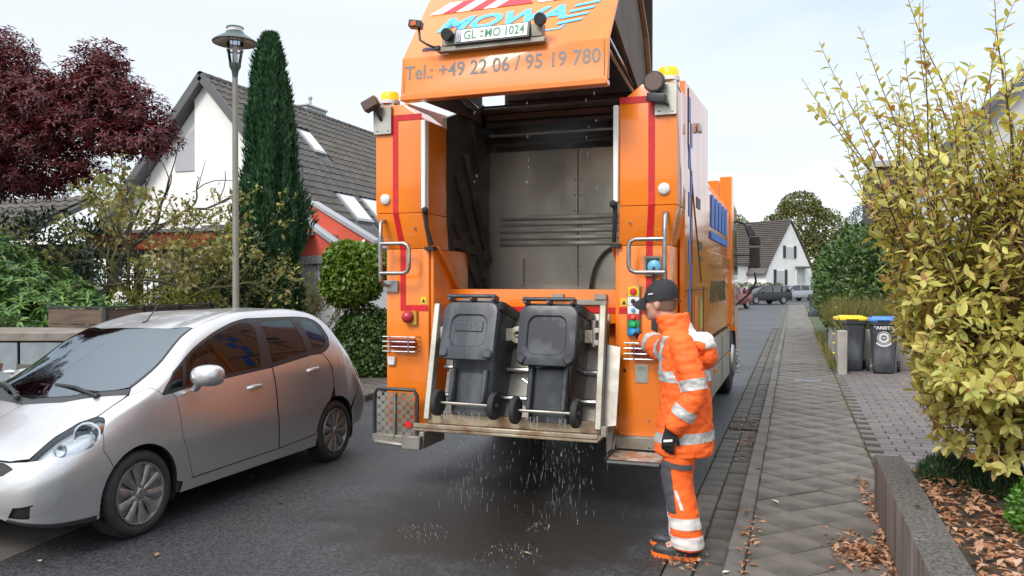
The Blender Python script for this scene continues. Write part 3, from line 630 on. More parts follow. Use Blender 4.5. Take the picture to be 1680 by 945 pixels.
def onlid(x, z, h_=.005): return Vector((x, lid(z), z)) + Vector((0, -1, .797)).normalized() * h_
def lidplate(name, pts, mt, th=.003, h_=.004):
    m = MB(); v = [onlid(x, z, h_) for x, z in pts]; w = [onlid(x, z, h_ + th) for x, z in pts]; n = len(v)
    m.add(v + w, [tuple(range(n)), tuple(range(n, 2 * n))] + [(i, (i + 1) % n, n + (i + 1) % n, n + i) for i in range(n)]); return m.build(name, mt, ld)
# swoosh: underline and speed lines after the name
lidplate('name_underline', [(-2.60, 3.60), (-1.66, 3.645), (-1.62, 3.69), (-1.635, 3.692), (-1.68, 3.657), (-2.60, 3.612)], BLUETXT, .002, .003)
for k in range(4):
    z = 3.70 + k * .055; x = -1.70 + k * .035
    lidplate('speed_line', [(x, z - .012), (x + .06, z - .004), (x + .19, z + .012), (x + .205, z + .034), (x + .06, z + .020), (x + .01, z + .014)], BLUETXT)
# red and white warning band
zb, zt = 3.955, 4.075; wmat = mat('white_reflective', (.78, .76, .74), .35); rmat = mat('red_reflective', (.50, .02, .035), .35)
xs = -2.86; k = 0
while xs < -1.36:
    sh = .15 if xs < -2.1 else -.15
    if not (-2.16 < xs < -2.0):
        lidplate('warning_stripe', [(xs, zb), (min(xs + .118, -1.33), zb), (min(xs + .118 + sh, -1.3), zt), (min(xs + sh, -1.3), zt)], rmat if k % 2 else wmat, .002, .003)
    xs += .12; k += 1
lidplate('warning_chevron', [(-2.19, zb), (-1.95, zb), (-2.07, zt)], rmat, .002, .0035)
# number plate, its carrier, lamps and a camera arm
m = MB(); m.box((-2.60, 5.605, 3.515), (-1.73, 5.665, 3.555)); m.box((-2.56, 5.615, 3.56), (-1.75, 5.69, 3.66)); m.build('plate_carrier', STEEL_W, ld, bevel=.005)
m = MB(); pc = Vector((-2.145, 5.60, 3.612)); m.box((pc.x - .305, 5.592, pc.z - .066), (pc.x + .305, 5.612, pc.z + .066), rotm(R(-14), 0, 0)); npf = m.build('number_plate', BLACKP, ld, bevel=.006)
def onplate(x, z): return pc + rotm(R(-14), 0, 0) @ Vector((x, -.0115, z))
def platerect(name, x0, x1, z0, z1, mt, par):
    m = MB(); m.plate([onplate(x0, z0), onplate(x1, z0), onplate(x1, z1), onplate(x0, z1)], .0012); return m.build(name, mt, par)
platerect('plate_face', -.285, .285, -.05, .052, mat('plate_white', (.72, .74, .72), .4), npf)
platerect('plate_band', -.283, -.24, -.049, .051, mat('plate_blue', (.02, .10, .45), .4), npf)
rz = rotm(R(-14), 0, 0) @ Vector((0, 0, 1)); gtxt = mat('green_lettering', (.03, .20, .10), .5)
for body_, x_ in (('GL', -.172), ('MO', .012), ('1024', .182)): place_txt('plate_lettering', txt(body_, .10, offset=.0014, spacing=1.02), gtxt, npf, onplate(x_, 0) + Vector((0, -.003, 0)), (1, 0, 0), rz, sx=.82)
place_txt('plate_country', txt('D', .03), WHITEP, npf, onplate(-.262, -.03) + Vector((0, -.003, 0)), (1, 0, 0), rz)
m = MB(); m.ball(onplate(-.075, .018) + Vector((0, -.002, 0)), (.017, .002, .017), 8); m.ball(onplate(-.075, -.022) + Vector((0, -.002, 0)), (.015, .002, .013), 8); m.build('plate_seal', mat('seal_grey', (.28, .34, .30), .5), npf)
for x, z in ((-2.50, 3.63), (-1.755, 3.665)):
    m = MB(); m.lathe([(.0001, 0), (.043, .0), (.049, .016), (.044, .05), (.026, .07), (.0001, .073)], (x, 5.55, z), (0, 1, .2), 14); m.build('plate_lamp', BLACKP, ld, smooth=True)
m = MB(); m.tube([(-2.60, 5.61, 3.545), (-2.66, 5.56, 3.57), (-2.72, 5.56, 3.61), (-2.73, 5.56, 3.70)], .011, 6); m.box((-2.625, 5.59, 3.53), (-2.57, 5.63, 3.565)); m.box((-2.80, 5.51, 3.70), (-2.70, 5.59, 3.755), rotm(0, R(8), R(10))); m.build('camera_arm', BLACKP, ld, bevel=.006)
m = MB(); m.box((-2.79, 5.505, 3.71), (-2.73, 5.511, 3.745)); m.build('side_marker', mat('orange_marker', (.6, .12, .03), .3), ld)
# outer sides of the tailgate, drum body, frame, cab
for s in (1, -1):
    x0, x1 = sorted((X_(s, -3.375), X_(s, -3.33)))
    m = MB(); m.prism([(6.56, 1.2), (6.56, 3.38), (8.38, 3.50), (8.38, 1.2)], x0, x1, 'x'); sp_ = m.build('tailgate_side', ORANGE, T, bevel=.005)
    xo = X_(s, -3.3765); xa, xb = sorted((xo, X_(s, -3.3795)))
    m = MB()
    for (a, b) in (((6.75, 3.36), (6.75, 2.9)), ((6.75, 2.9), (7.75, 1.75)), ((7.0, 2.6), (7.0, 1.25)), ((6.6, 1.68), (8.35, 1.68)), ((7.95, 1.7), (7.95, 1.25))): m.bar((xo, *a), (xo, *b), .006, .012, (1, 0, 0))
    m.build('panel_seam', GRIME_SHADE, sp_)
    for k in range(9):
        m = MB(); y = 6.78 + (k % 2) * .12; z = 3.30 - k * .20; m.box((xa, y, z - .2), (xb, y + .12, z)); m.build('blue_check', DBLUE, sp_)
    m = MB(); m.box((min(xo, X_(s, -3.42)), 7.36, 3.10), (max(xo, X_(s, -3.42)), 7.44, 3.19)); m.build('side_lamp', LENSW, sp_, bevel=.01)
    for (y0, y1, z0, z1) in ((7.35, 7.65, 2.42, 2.52), (7.5, 7.8, 2.05, 2.12), (7.55, 7.8, 1.95, 1.99)):
        m = MB(); m.box((xa, y0, z0), (xb, y1, z1)); m.build('dark_slot', BLACKP, sp_)
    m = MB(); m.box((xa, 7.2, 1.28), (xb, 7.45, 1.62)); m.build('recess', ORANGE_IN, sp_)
    m = MB(); m.box((xa, 7.6, 1.30), (xb, 7.85, 1.60)); m.build('sticker', mat('yellow_green_sticker%d' % s, (.45, .38, .02), .5, col2=(.05, .16, .05), nscale=9), sp_)
    # drum body, rounded in section, with a rail along it
    m = MB(); sec = []
    for t in np.linspace(0, math.pi, 15): sec.append((-2.105 + 1.235 * max(-1, min(1, math.cos(t) * 1.06)) * (1 if True else 1), 2.55 + .72 * math.sin(t)))
    if s > 0:
        secd = [(-.875, 1.15)] + [(-.87, 1.6)] + sec + [(-3.34, 1.6), (-3.335, 1.15)]
        m.prism(secd, 8.40, 11.75, 'y'); m.build('drum_body', ORANGE, T, smooth=35)
    m = MB(); m.box((min(X_(s, -3.36), X_(s, -3.30)), 8.41, 1.93), (max(X_(s, -3.36), X_(s, -3.30)), 11.74, 2.08)); br_ = m.build('body_rail', ORANGE, T, bevel=.008)
    m = MB(); xw = X_(s, -3.3445); m.box((min(xw, X_(s, -3.36)) , 8.9, 2.22), (max(xw, X_(s, -3.36)), 11.2, 2.30)); m.build('blue_stripe', DBLUE, br_)
    for k in range(5):
        m = MB(); y = 9.0 + k * .46; m.prism([(y, 2.36), (y + .30, 2.36), (y + .36, 2.72), (y + .06, 2.72)], *sorted((xw, X_(s, -3.352))), 'x'); m.build('blue_name_block', DBLUE, br_)
    if s < 0: place_txt('side_lettering', txt('ANTWERK', .34, offset=.01), mat('dark_green_lettering', (.05, .06, .02), .5), br_, (-.866, 10.0, 1.62), (0, 1, 0), (0, 0, 1), sx=1.25)
    m = MB(); m.prism([(11.76, 1.12), (11.76, 3.25), (11.9, 3.27), (12.15, 3.2), (12.2, 1.12)], *sorted((X_(s, -3.37), X_(s, -3.2))), 'x'); m.build('body_frame', ORANGE, T, bevel=.01)
m = MB(); m.box((-3.19, 11.77, 1.12), (-1.02, 12.1, 3.2)); m.build('body_bulkhead', ORANGE, T)
m = MB(); m.box((-3.325, 6.57, 3.36), (-.885, 8.36, 3.42)); m.build('tailgate_roof', ORANGE, T) if False else None
m = MB(); m.box((-3.32, 7.9, 3.42), (-.88, 8.38, 3.48)); m.build('tailgate_roof', ORANGE, T)
cabp = [(12.35, .95), (12.35, 2.9), (12.6, 3.1), (14.2, 3.0), (14.5, 2.1), (14.62, 1.5), (14.62, .55), (13.6, .55), (13.5, .95)]
m = MB(); m.prism(cabp, -3.28, -.93, 'x'); cab = m.build('cab', ORANGE, T, bevel=.04, bseg=2)
GLASSD = mat('dark_tinted_glass', (.012, .016, .017), .05, coat=.5)
for s in (1, -1):
    x0, x1 = sorted((X_(s, -3.281), X_(s, -3.286)))
    m = MB(); m.prism([(12.95, 1.75), (12.95, 2.75), (14.1, 2.75), (14.36, 2.05), (14.42, 1.75)], x0, x1, 'x'); m.build('cab_window', GLASSD, cab)
    x = X_(s, -3.28); xm = X_(s, -3.58)
    m = MB(); m.tube([(x, 14.1, 2.78), (X_(s, -3.4), 14.15, 2.74), (X_(s, -3.5), 14.15, 2.62)], .022, 6); m.tube([(x, 14.1, 2.2), (xm, 14.12, 2.2)], .018, 6); m.tube([(xm, 14.12, 1.9), (X_(s, -3.60), 14.12, 1.75), (X_(s, -3.50), 14.12, 1.55), (x, 14.1, 1.35)], .02, 6)
    arm = m.build('mirror_arm', BLACKP, cab, smooth=True)
    m = MB(); m.box((xm - .09, 14.03, 1.98), (xm + .09, 14.15, 2.34)); m.box((xm - .095, 14.03, 2.36), (xm + .095, 14.15, 2.52)); m.build('wing_mirror', BLACKP, arm, bevel=.03, bseg=2)
    m = MB(); m.box((xm - .075, 14.022, 2.0), (xm + .075, 14.029, 2.32)); m.box((xm - .08, 14.022, 2.375), (xm + .08, 14.029, 2.505)); m.build('mirror_glass', mat('mirror_glass%d' % s, (.012, .011, .011), .12), arm)
    m = MB(); m.box((X_(s, -3.5) - .06, 14.1, 2.5), (X_(s, -3.5) + .06, 14.2, 2.72), rotm(0, R(20 * s), 0)); m.build('kerb_mirror', BLACKP, arm, bevel=.02)
    m = MB(); m.box((min(x, X_(s, -3.36)), 12.6, 1.0), (max(x, X_(s, -3.36)), 12.7, 1.08)); m.build('side_marker', AMBERL, cab)
# chassis, wheels, mudguards, steel lockers
m = MB(); m.box((-2.75, 6.75, .62), (-2.55, 14.3, .95)); m.box((-1.66, 6.75, .62), (-1.46, 14.3, .95)); m.box((-2.9, 6.75, .55), (-1.3, 7.0, .75)); m.box((-3.1, 8.4, .95), (-1.1, 11.9, 1.14)); m.tube([(-3.0, 8.75, .5), (-1.2, 8.75, .5)], .12, 8); m.tube([(-3.0, 13.0, .5), (-1.2, 13.0, .5)], .09, 8); m.ball((-2.1, 8.75, .5), .25, 10)
m.build('chassis', mat('black_chassis', (.02, .02, .02), .7), T)
def wheel(mt_rub, xo, yc, r, wd, s, dual):
    m = MB(); pr_ = [(r * .58, 0), (r * .62, .0), (r * .93, .01), (r, .05), (r, wd - .05), (r * .93, wd - .01), (r * .6, wd)]
    m.lathe(pr_, (xo, yc, r), (-s, 0, 0), 32)
    if dual: m.lathe(pr_, (xo - s * (wd + .03), yc, r), (-s, 0, 0), 32)
    w = m.build('wheel', mt_rub, T, smooth=True)
    m = MB(); d = .12 if dual else -.06
    m.lathe([(r * .6, .01), (r * .55, .02), (r * .5, d * .5), (r * .3, d), (r * .2, d), (.0001, d - .04)], (xo, yc, r), (-s, 0, 0), 24); rm = m.build('wheel_rim', GALV, w, smooth=True)
    m = MB()
    for k in range(10):
        a = 2 * math.pi * k / 10; m.disc((xo - s * (d - .012), yc + math.cos(a) * r * .34, r + math.sin(a) * r * .34), (s, 0, 0), .02, .03, 6)
    m.build('wheel_nut', STEEL, rm)
for s in (1, -1):
    xo = -.93 if s > 0 else -3.28
    wheel(RUBBER, xo, 8.75, .5, .28, s, True); wheel(RUBBER, xo + s * .01, 13.0, .5, .3, s, False)
    for yc, nm in ((8.75, 'mudguard'), (13.0, 'mudguard')):
        m = MB(); x0, x1 = sorted((xo + s * .03, xo - s * .5)); o_ = [(yc + math.cos(t) * .63, .5 + math.sin(t) * .63) for t in np.linspace(-.1, math.pi + .1, 17)]; i_ = [(yc + math.cos(t) * .585, .5 + math.sin(t) * .585) for t in np.linspace(math.pi + .1, -.1, 17)]
        n = len(o_); vs = []
        for x in (x0, x1): vs += [(x, *p) for p in o_] + [(x, *p) for p in i_[::-1]]
        fs = []
        for k in range(n - 1):
            for a, b in ((0, n), (2 * n, 3 * n)): fs.append((a + k, a + k + 1, b + k + 1, b + k))
            fs.append((k, k + 1, 2 * n + k + 1, 2 * n + k)); fs.append((n + k, n + k + 1, 3 * n + k + 1, 3 * n + k))
        m.add(vs, fs); m.build(nm, mat('grey_mudguard', (.06, .063, .066), .5) if 'grey_mudguard' not in MATS else MATS['grey_mudguard'], T, smooth=40)
    xl = -.90 if s > 0 else -3.31
    m = MB(); x0, x1 = sorted((xl, xl - s * .35)); m.prism([(9.55, .38), (9.55, .95), (9.6, 1.08), (12.2, 1.08), (12.2, .38)], x0, x1, 'x'); lk_ = m.build('steel_locker', STEEL, T, bevel=.015, bseg=2)
    m = MB(); x0, x1 = sorted((xl + s * .001, xl + s * .006)); m.box((x0, 9.6, .74), (x1, 12.15, .748)); m.box((x0, 10.9, .42), (x1, 10.908, 1.02)); m.build('locker_seam', GRIME_SHADE, lk_)
    m = MB(); m.box((min(xl, xl + s * .03), 9.75, .66), (max(xl, xl + s * .03), 9.82, .71)); m.box((min(xl, xl + s * .03), 12.05, .66), (max(xl, xl + s * .03), 12.12, .71)); m.build('side_marker', AMBERL, lk_)
# steps: left folded up, right let down
m = MB(); sx0, sx1, sy = -3.355, -2.955, 5.98
m.tube([(sx0, sy, .46), (sx0, sy, .80), (sx0 + .03, sy, .845), (sx1 - .03, sy, .845), (sx1, sy, .80), (sx1, sy, .46)], .016, 8); stp = m.build('folded_step', BLACKP, T, smooth=True)
m = MB(); nx, nz = 9, 10; pw = (sx1 - sx0 - .05) / nx; ph = .36 / nz; x0 = sx0 + .025; z0 = .46; n6 = 8
for i in range(nx):
    for j in range(nz):
        cx, cz = x0 + (i + .5) * pw, z0 + (j + .5) * ph; sq = []; ho = []
        if i in (4,) or (i + j) % 2: m.box((cx - pw / 2, sy - .003, cz - ph / 2), (cx + pw / 2, sy + .003, cz + ph / 2)); continue
        for k in range(n6):
            a = 2 * math.pi * (k + .5) / n6; c_, s_ = math.cos(a), math.sin(a); q = 1 / max(abs(c_), abs(s_)); sq.append((cx + c_ * q * pw / 2, sy - .003, cz + s_ * q * ph / 2)); ho.append((cx + c_ * pw * .36, sy - .003, cz + s_ * pw * .36))
        m.add(sq + ho, [(k, (k + 1) % n6, n6 + (k + 1) % n6, n6 + k) for k in range(n6)])
m.build('step_plate', STEEL_W, stp)
m = MB(); m.box((sx0 - .01, sy - .03, .40), (sx1 + .01, sy + .05, .465)); m.box((-3.165, sy - .03, .42), (-3.145, sy - .004, .82)); m.box((sx1 - .12, sy - .06, .36), (sx1 + .05, sy + .02, .47)); m.tube([(sx0 + .02, sy - .03, .40), (sx1, sy - .03, .38)], .018, 8); m.box((sx1, sy, .36), (sx1 + .06, 6.4, .50)); m.build('step_hinge', STEEL_W, stp, bevel=.006)
m = MB(); m.disc((sx1 - .075, sy - .012, .56), (0, -1, 0), .03, .008, 10); m.build('red_reflector', LENSR if False else mat('bright_red_reflector', (.6, .02, .03), .3), stp)
m = MB(); m.tube([(-1.315, 6.1, .45), (-1.315, 5.78, .43), (-1.28, 5.72, .43), (-.91, 5.72, .43), (-.875, 5.78, .43), (-.875, 6.1, .45)], .022, 8); st2 = m.build('lowered_step', BLACKP, T, smooth=True)
for k in range(8):
    m = MB(); y = 5.745 + k * .04; m.box((-1.29, y, .438), (-.90, y + .028, .452)); m.build('step_slat', mat('worn_step_steel', (.42, .36, .32), .45, .5, col2=(.35, .14, .05), nscale=12, npos=(.45, .6)) if 'worn_step_steel' not in MATS else MATS['worn_step_steel'], st2, bevel=.004)
m = MB(); m.box((-1.30, 6.06, .46), (-.90, 6.12, .56)); m.tube([(-1.30, 6.08, .56), (-1.31, 6.02, .45)], .014, 6); m.tube([(-.90, 6.08, .58), (-.885, 6.0, .45)], .014, 6); m.box((-1.36, 6.0, .42), (-1.31, 6.3, .60)); m.build('step_bracket', STEEL_W, st2, bevel=.006)
m = MB(); m.box((-2.89, 6.55, .46), (-1.31, 6.65, .56)); m.build('rear_beam', STEEL_W, T, bevel=.008)
# the bin lift
m = MB(); LA = Vector((0, 6.06, 1.56)); LB = Vector((0, 5.80, .64))
def lf(x, t, d=0):                              # a point on the tilted lift plane, t = 0 at the top, d = depth behind it
    p = LA.lerp(LB, t); n = Vector((0, .963, -.27)); p = p + n * d; return Vector((x, p.y, p.z))
m.add([lf(-2.76, .80, .30), lf(-1.40, .80, .30), lf(-1.40, 0, .26), lf(-2.76, 0, .26), lf(-2.76, .80, .33), lf(-1.40, .80, .33), lf(-1.40, 0, .29), lf(-2.76, 0, .29)], [(0, 1, 2, 3), (7, 6, 5, 4), (0, 4, 5, 1), (1, 5, 6, 2), (2, 6, 7, 3), (3, 7, 4, 0)]); lft = m.build('bin_lift', STEEL_W, T)
for a, b in ((-2.79, -2.77), (-1.39, -1.37)): m = MB(); m.bar(lf(a, 0), lf(b, 1), .05, .10); m.build('lift_rail', STEEL_W, lft, bevel=.006)
m = MB()
for x0, x1, t0, t1, d in ((-2.76, -1.40, .02, .20, .17), (-2.76, -1.40, .33, .50, .20), (-2.76, -1.40, .54, .74, .24), (-2.76, -1.40, .78, .98, .24)):
    m.add([lf(x0, t0, d), lf(x1, t0, d), lf(x1, t1, d), lf(x0, t1, d), lf(x0, t0, d + .03), lf(x1, t0, d + .03), lf(x1, t1, d + .03), lf(x0, t1, d + .03)], [(0, 1, 2, 3), (7, 6, 5, 4), (0, 4, 5, 1), (1, 5, 6, 2), (2, 6, 7, 3), (3, 7, 4, 0)])
m.build('lift_plate', STEEL_W, lft, bevel=.006)['kind'] = 'stuff'
m = MB()
for t, d, r_ in ((.24, .12, .02), (.52, .16, .018), (.76, .18, .022)): m.tube([lf(-2.75, t, d), lf(-1.41, t, d)], r_, 8)
m.tube([lf(-2.05, .60, .14), lf(-1.96, .66, .14), lf(-1.9, .60, .14)], .012, 6); m.build('lift_bar', GALV, lft, smooth=True)
m = MB(); m.box((-2.80, 5.60, .585), (-1.33, 5.88, .61)); m.box((-2.80, 5.595, .611), (-1.33, 5.62, .645)); m.box((-2.78, 5.80, .611), (-1.36, 5.84, .70)); m.build('lift_tray', mat('rusty_wet_steel', (.42, .36, .27), .35, .5, col2=(.22, .11, .04), nscale=5, npos=(.45, .7)), lft, bevel=.006)
for x in (-2.08, -1.43, -2.70):
    m = MB(); c0 = lf(x, .25, .02); pts = []
    for t in np.linspace(.6, 5.2, 12): pts.append((math.cos(t) * .068, math.sin(t) * .068))
    for t in np.linspace(5.2, .6, 12): pts.append((math.cos(t) * .03 + .004, math.sin(t) * .03))
    n = len(pts); vs = [(c0.x + a, c0.y - .015, c0.z + b) for a, b in pts] + [(c0.x + a, c0.y + .015, c0.z + b) for a, b in pts]
    h2 = n // 2; fs = []
    for k in range(h2 - 1): fs += [(k, k + 1, n - 2 - k, n - 1 - k), (n + k, n + n - 1 - k, n + n - 2 - k, n + k + 1), (k, n + k, n + k + 1, k + 1), (n - 1 - k, n - 2 - k, n + n - 2 - k, n + n - 1 - k)]
    m.add(vs, fs); m.box((c0.x - .10, c0.y - .012, c0.z - .05), (c0.x - .055, c0.y + .012, c0.z + .05)); m.build('lift_hook', mat('cream_hook', (.62, .60, .50), .5, .1, col2=(.35, .27, .16), nscale=9, npos=(.5, .7)) if 'cream_hook' not in MATS else MATS['cream_hook'], lft, bevel=.004)
m = MB(); c0 = lf(-1.46, .22, .03); m.tube([c0 + Vector((0, 0, .1)), c0 - Vector((0, 0, .1))], .035, 10); m.tube([c0 + Vector((.06, 0, .06)), c0 - Vector((-.06, 0, .08))], .02, 8); m.build('lift_cylinder', STEEL, lft, smooth=True)
m = MB(); m.add([lf(-1.36, .30, .06), lf(-1.25, .32, .06), lf(-1.25, .95, .06), lf(-1.36, .97, .06), lf(-1.36, .30, .075), lf(-1.25, .32, .075), lf(-1.25, .95, .075), lf(-1.36, .97, .075)], [(0, 1, 2, 3), (7, 6, 5, 4), (0, 4, 5, 1), (1, 5, 6, 2), (2, 6, 7, 3), (3, 7, 4, 0)]); m.box((-1.345, 5.76, .60), (-1.30, 5.80, .68)); m.build('side_flap', STEEL, lft, bevel=.004)
# ------------------------------------------------------------------ the silver car: one smooth surface, cut into panels

CY = [-2.03,-2.0,-1.93,-1.8,-1.6,-1.4,-1.15,-.9,-.5,-.2,.2,.8,1.2,1.45,1.6,1.72,1.79,1.83]
#       P0 sill        P1 bulge       P2 shoulder    P3 edge        P5 centre z
CP = np.array([
 [.40,.34, .42,.38, .42,.42, .38,.45, .47],
 [.52,.29, .57,.38, .57,.47, .50,.53, .56],
 [.65,.25, .70,.40, .70,.54, .60,.62, .655],
 [.74,.22, .785,.45, .775,.62, .66,.715, .76],
 [.80,.21, .825,.53, .80,.72, .695,.80, .855],
 [.81,.21, .835,.57, .80,.80, .71,.875, .935],
 [.81,.21, .8375,.60, .80,.88, .705,.965, 1.085],
 [.80,.20, .8375,.61, .79,.925, .685,1.075, 1.215],
 [.80,.20, .8375,.61, .785,.965, .63,1.305, 1.39],
 [.80,.20, .8375,.61, .785,.985, .605,1.40, 1.455],
 [.80,.20, .8375,.61, .785,1.005, .59,1.455, 1.505],
 [.80,.20, .8375,.61, .785,1.04, .58,1.455, 1.515],
 [.81,.21, .8375,.62, .775,1.06, .565,1.42, 1.485],
 [.81,.24, .83,.62, .755,1.05, .55,1.35, 1.43],
 [.79,.28, .81,.60, .735,1.0, .545,1.22, 1.31],
 [.76,.31, .785,.57, .715,.90, .56,1.05, 1.12],
 [.72,.34, .745,.52, .69,.75, .57,.86, .90],
 [.62,.38, .66,.46, .62,.56, .54,.62, .64]])
def pchip(x, Y, q):
    x = np.asarray(x, float); Y = np.asarray(Y, float); h = np.diff(x)[:, None]; d = np.diff(Y, axis=0) / h
    m = np.zeros_like(Y); w1 = 2*h[1:]+h[:-1]; w2 = h[1:]+2*h[:-1]
    with np.errstate(divide='ignore', invalid='ignore'): hm = (w1+w2)/(w1/d[:-1]+w2/d[1:])
    m[1:-1] = np.where(d[:-1]*d[1:] > 0, hm, 0); m[0] = d[0]; m[-1] = d[-1]
    q = np.clip(q, x[0], x[-1]); i = np.clip(np.searchsorted(x, q)-1, 0, len(x)-2); H = h[i]; t = ((q-x[i])[:, None])/H
    return (2*t**3-3*t**2+1)*Y[i]+(t**3-2*t**2+t)*H*m[i]+(-2*t**3+3*t**2)*Y[i+1]+(t**3-t**2)*H*m[i+1]
def S(y, s):
    """car surface, near half: y along, s from 0 (sill) to 5 (centre line) -> (x, y, z)"""
    y = np.atleast_1d(np.asarray(y, float)); s = np.clip(np.atleast_1d(np.asarray(s, float)), 0, 5); c = pchip(CY, CP, y)
    x3, z3, z5 = c[:, 6], c[:, 7], c[:, 8]
    px = np.stack([c[:, 0]-.03, c[:, 0], c[:, 2], c[:, 4], x3, x3*.52, 0*x3, -x3*.52], 1)
    z4 = z5-(z5-z3)*.25
    pz = np.stack([c[:, 1]-.15, c[:, 1], c[:, 3], c[:, 5], z3, z4, z5, z4], 1)
    i = np.clip(s.astype(int), 0, 4); t = s-i; r = np.arange(len(y))
    def cr(p):
        a, b, c_, d = p[r, i], p[r, i+1], p[r, i+2], p[r, i+3]
        return .5*(2*b+(c_-a)*t+(2*a-5*b+4*c_-d)*t**2+(3*b-a-3*c_+d)*t**3)
    return np.stack([cr(px), y, cr(pz)], 1)
CP[-3:, 0] += .03; CP[-3:, 2] += .05; CY[-1] = 1.88; CY[-2] = 1.83; CY[-3] = 1.74
def Sx(y, s, off=0):
    p = S(y, s)
    if np.any(off) or True:
        e = 1e-3; n = np.cross(S(np.asarray(y) + e, s) - S(np.asarray(y) - e, s), S(y, np.asarray(s) + 2 * e) - S(y, np.asarray(s) - 2 * e)); n = norm(n); n[n[:, 0] < -1e-6] *= 1
        n *= np.where((n[:, 0:1] * 1.0 + n[:, 2:3] * .35) < -.05, -1, 1)
    return p + n * off, n
def s_of(y, z, lo=0., hi=2.6):
    for _ in range(40):
        m_ = (lo + hi) / 2
        if S([y], [m_])[0, 2] < z: lo = m_
        else: hi = m_
    return (lo + hi) / 2
def inside(poly, q):
    poly = np.asarray(poly); x, y = q[:, 0], q[:, 1]; c = np.zeros(len(q), bool); j = len(poly) - 1
    for i in range(len(poly)):
        a, b = poly[i], poly[j]
        with np.errstate(divide='ignore', invalid='ignore'): c ^= ((a[1] > y) != (b[1] > y)) & (x < (b[0] - a[0]) * (y - a[1]) / (b[1] - a[1]) + a[0])
        j = i
    return c
SM = .42                                         # metres per unit of s, roughly
def inset(poly, d):
    P = np.array(poly, float) * [1, SM]; n = len(P); area = sum(P[i, 0] * P[(i + 1) % n, 1] - P[(i + 1) % n, 0] * P[i, 1] for i in range(n)); sg = 1 if area > 0 else -1
    out = []
    for i in range(n):
        a = P[i] - P[i - 1]; b = P[(i + 1) % n] - P[i]; a = a / max(np.hypot(*a), 1e-9); b = b / max(np.hypot(*b), 1e-9)
        na, nb = np.array([-a[1], a[0]]) * sg, np.array([-b[1], b[0]]) * sg; m_ = na + nb; k = max(1 + na @ nb, .35); out.append(P[i] + m_ / k * d)
    return np.array(out) / [1, SM]
def dens(poly, st=.03):
    out = []
    for i in range(len(poly)):
        a = np.array(poly[i]); b = np.array(poly[(i + 1) % len(poly)]); n = max(1, int(math.ceil(np.hypot((b - a)[0], (b - a)[1] * SM) / st))); out += [tuple(a + (b - a) * k / n) for k in range(n)]
    return out
def cut_panel(poly, holes=(), gap=.0025, st=.032):
    """triangulate a (y,s) polygon with holes -> points, triangles"""
    loops = [dens(inset(poly, gap) if gap else poly, st)] + [dens(inset(h_, -gap) if gap else h_, st) for h_ in holes]
    pts = []; ed = []
    for L_ in loops:
        b = len(pts); pts += L_; ed += [(b + i, b + (i + 1) % len(L_)) for i in range(len(L_))]
    P = np.array(loops[0]); g_ = np.array([(y, s) for y in np.arange(P[:, 0].min(), P[:, 0].max(), st) for s in np.arange(P[:, 1].min(), P[:, 1].max(), st / SM * .9)])
    ok = inside(loops[0], g_)
    for L_ in loops[1:]: ok &= ~inside(L_, g_)
    g_ = g_[ok]; B = np.array(pts) * [1, SM]
    if len(g_):
        dd = np.min(np.hypot(*np.moveaxis((g_ * [1, SM])[:, None] - B[None], -1, 0)), 1); g_ = g_[dd > st * .45]
    allp = pts + [tuple(q) for q in g_]
    v, e_, f_, *_ = delaunay_2d_cdt([Vector((p[0], p[1] * SM)) for p in allp], ed, [], 0, 1e-7)
    V = np.array([(p.x, p.y / SM) for p in v]); F = [t for t in f_]; ce = np.array([V[list(t)].mean(0) for t in F]); ok = inside(loops[0], ce)
    for L_ in loops[1:]: ok &= ~inside(L_, ce)
    return V, [F[i] for i in range(len(F)) if ok[i]]
CAR = thing('car', 'silver five-door hatchback parked at the left kerb facing the camera', 'car', (-5.045, 5.545, -.017)); CAR.rotation_euler = (0, R(-1.2), 0)      # the road falls away towards the left kerb
def panel(name, poly, mt, parent=None, holes=(), off=0., gap=.0025, sides=(1,), th=0, st=.032, label=None):
    V, F = cut_panel(poly, holes, gap, st); res = None
    allV = []; allN = []; allF = []
    for sd_ in sides:
        P, Nn = Sx(V[:, 0], V[:, 1], off); k = np.array([sd_, 1, 1]); P = P * k; Nn = Nn * k; b = len(allV)
        allV += [tuple(p) for p in P]; allN += [tuple(p) for p in Nn]; F2 = []
        for t in F:
            a, b_, c_ = (P[i] for i in t); nn = np.cross(b_ - a, c_ - a); t = tuple(t) if nn @ Nn[t[0]] > 0 else tuple(t)[::-1]; F2.append(tuple(b + i for i in t))
        allF += F2
    me = bpy.data.meshes.new(name); me.from_pydata(allV, [], allF); me.materials.append(mt)
    for p in me.polygons: p.use_smooth = True
    me.normals_split_custom_set_from_vertices(allN)
    o = link(name, me, None, parent or CAR)
    if label: o['label'] = label
    return o
SILVER = mat('silver_metallic_paint', (.585, .585, .59), .33, .78, coat=.7, col2=(.555, .555, .56), nscale=30)
CBLACK = mat('car_black_trim', (.016, .016, .018), .45)
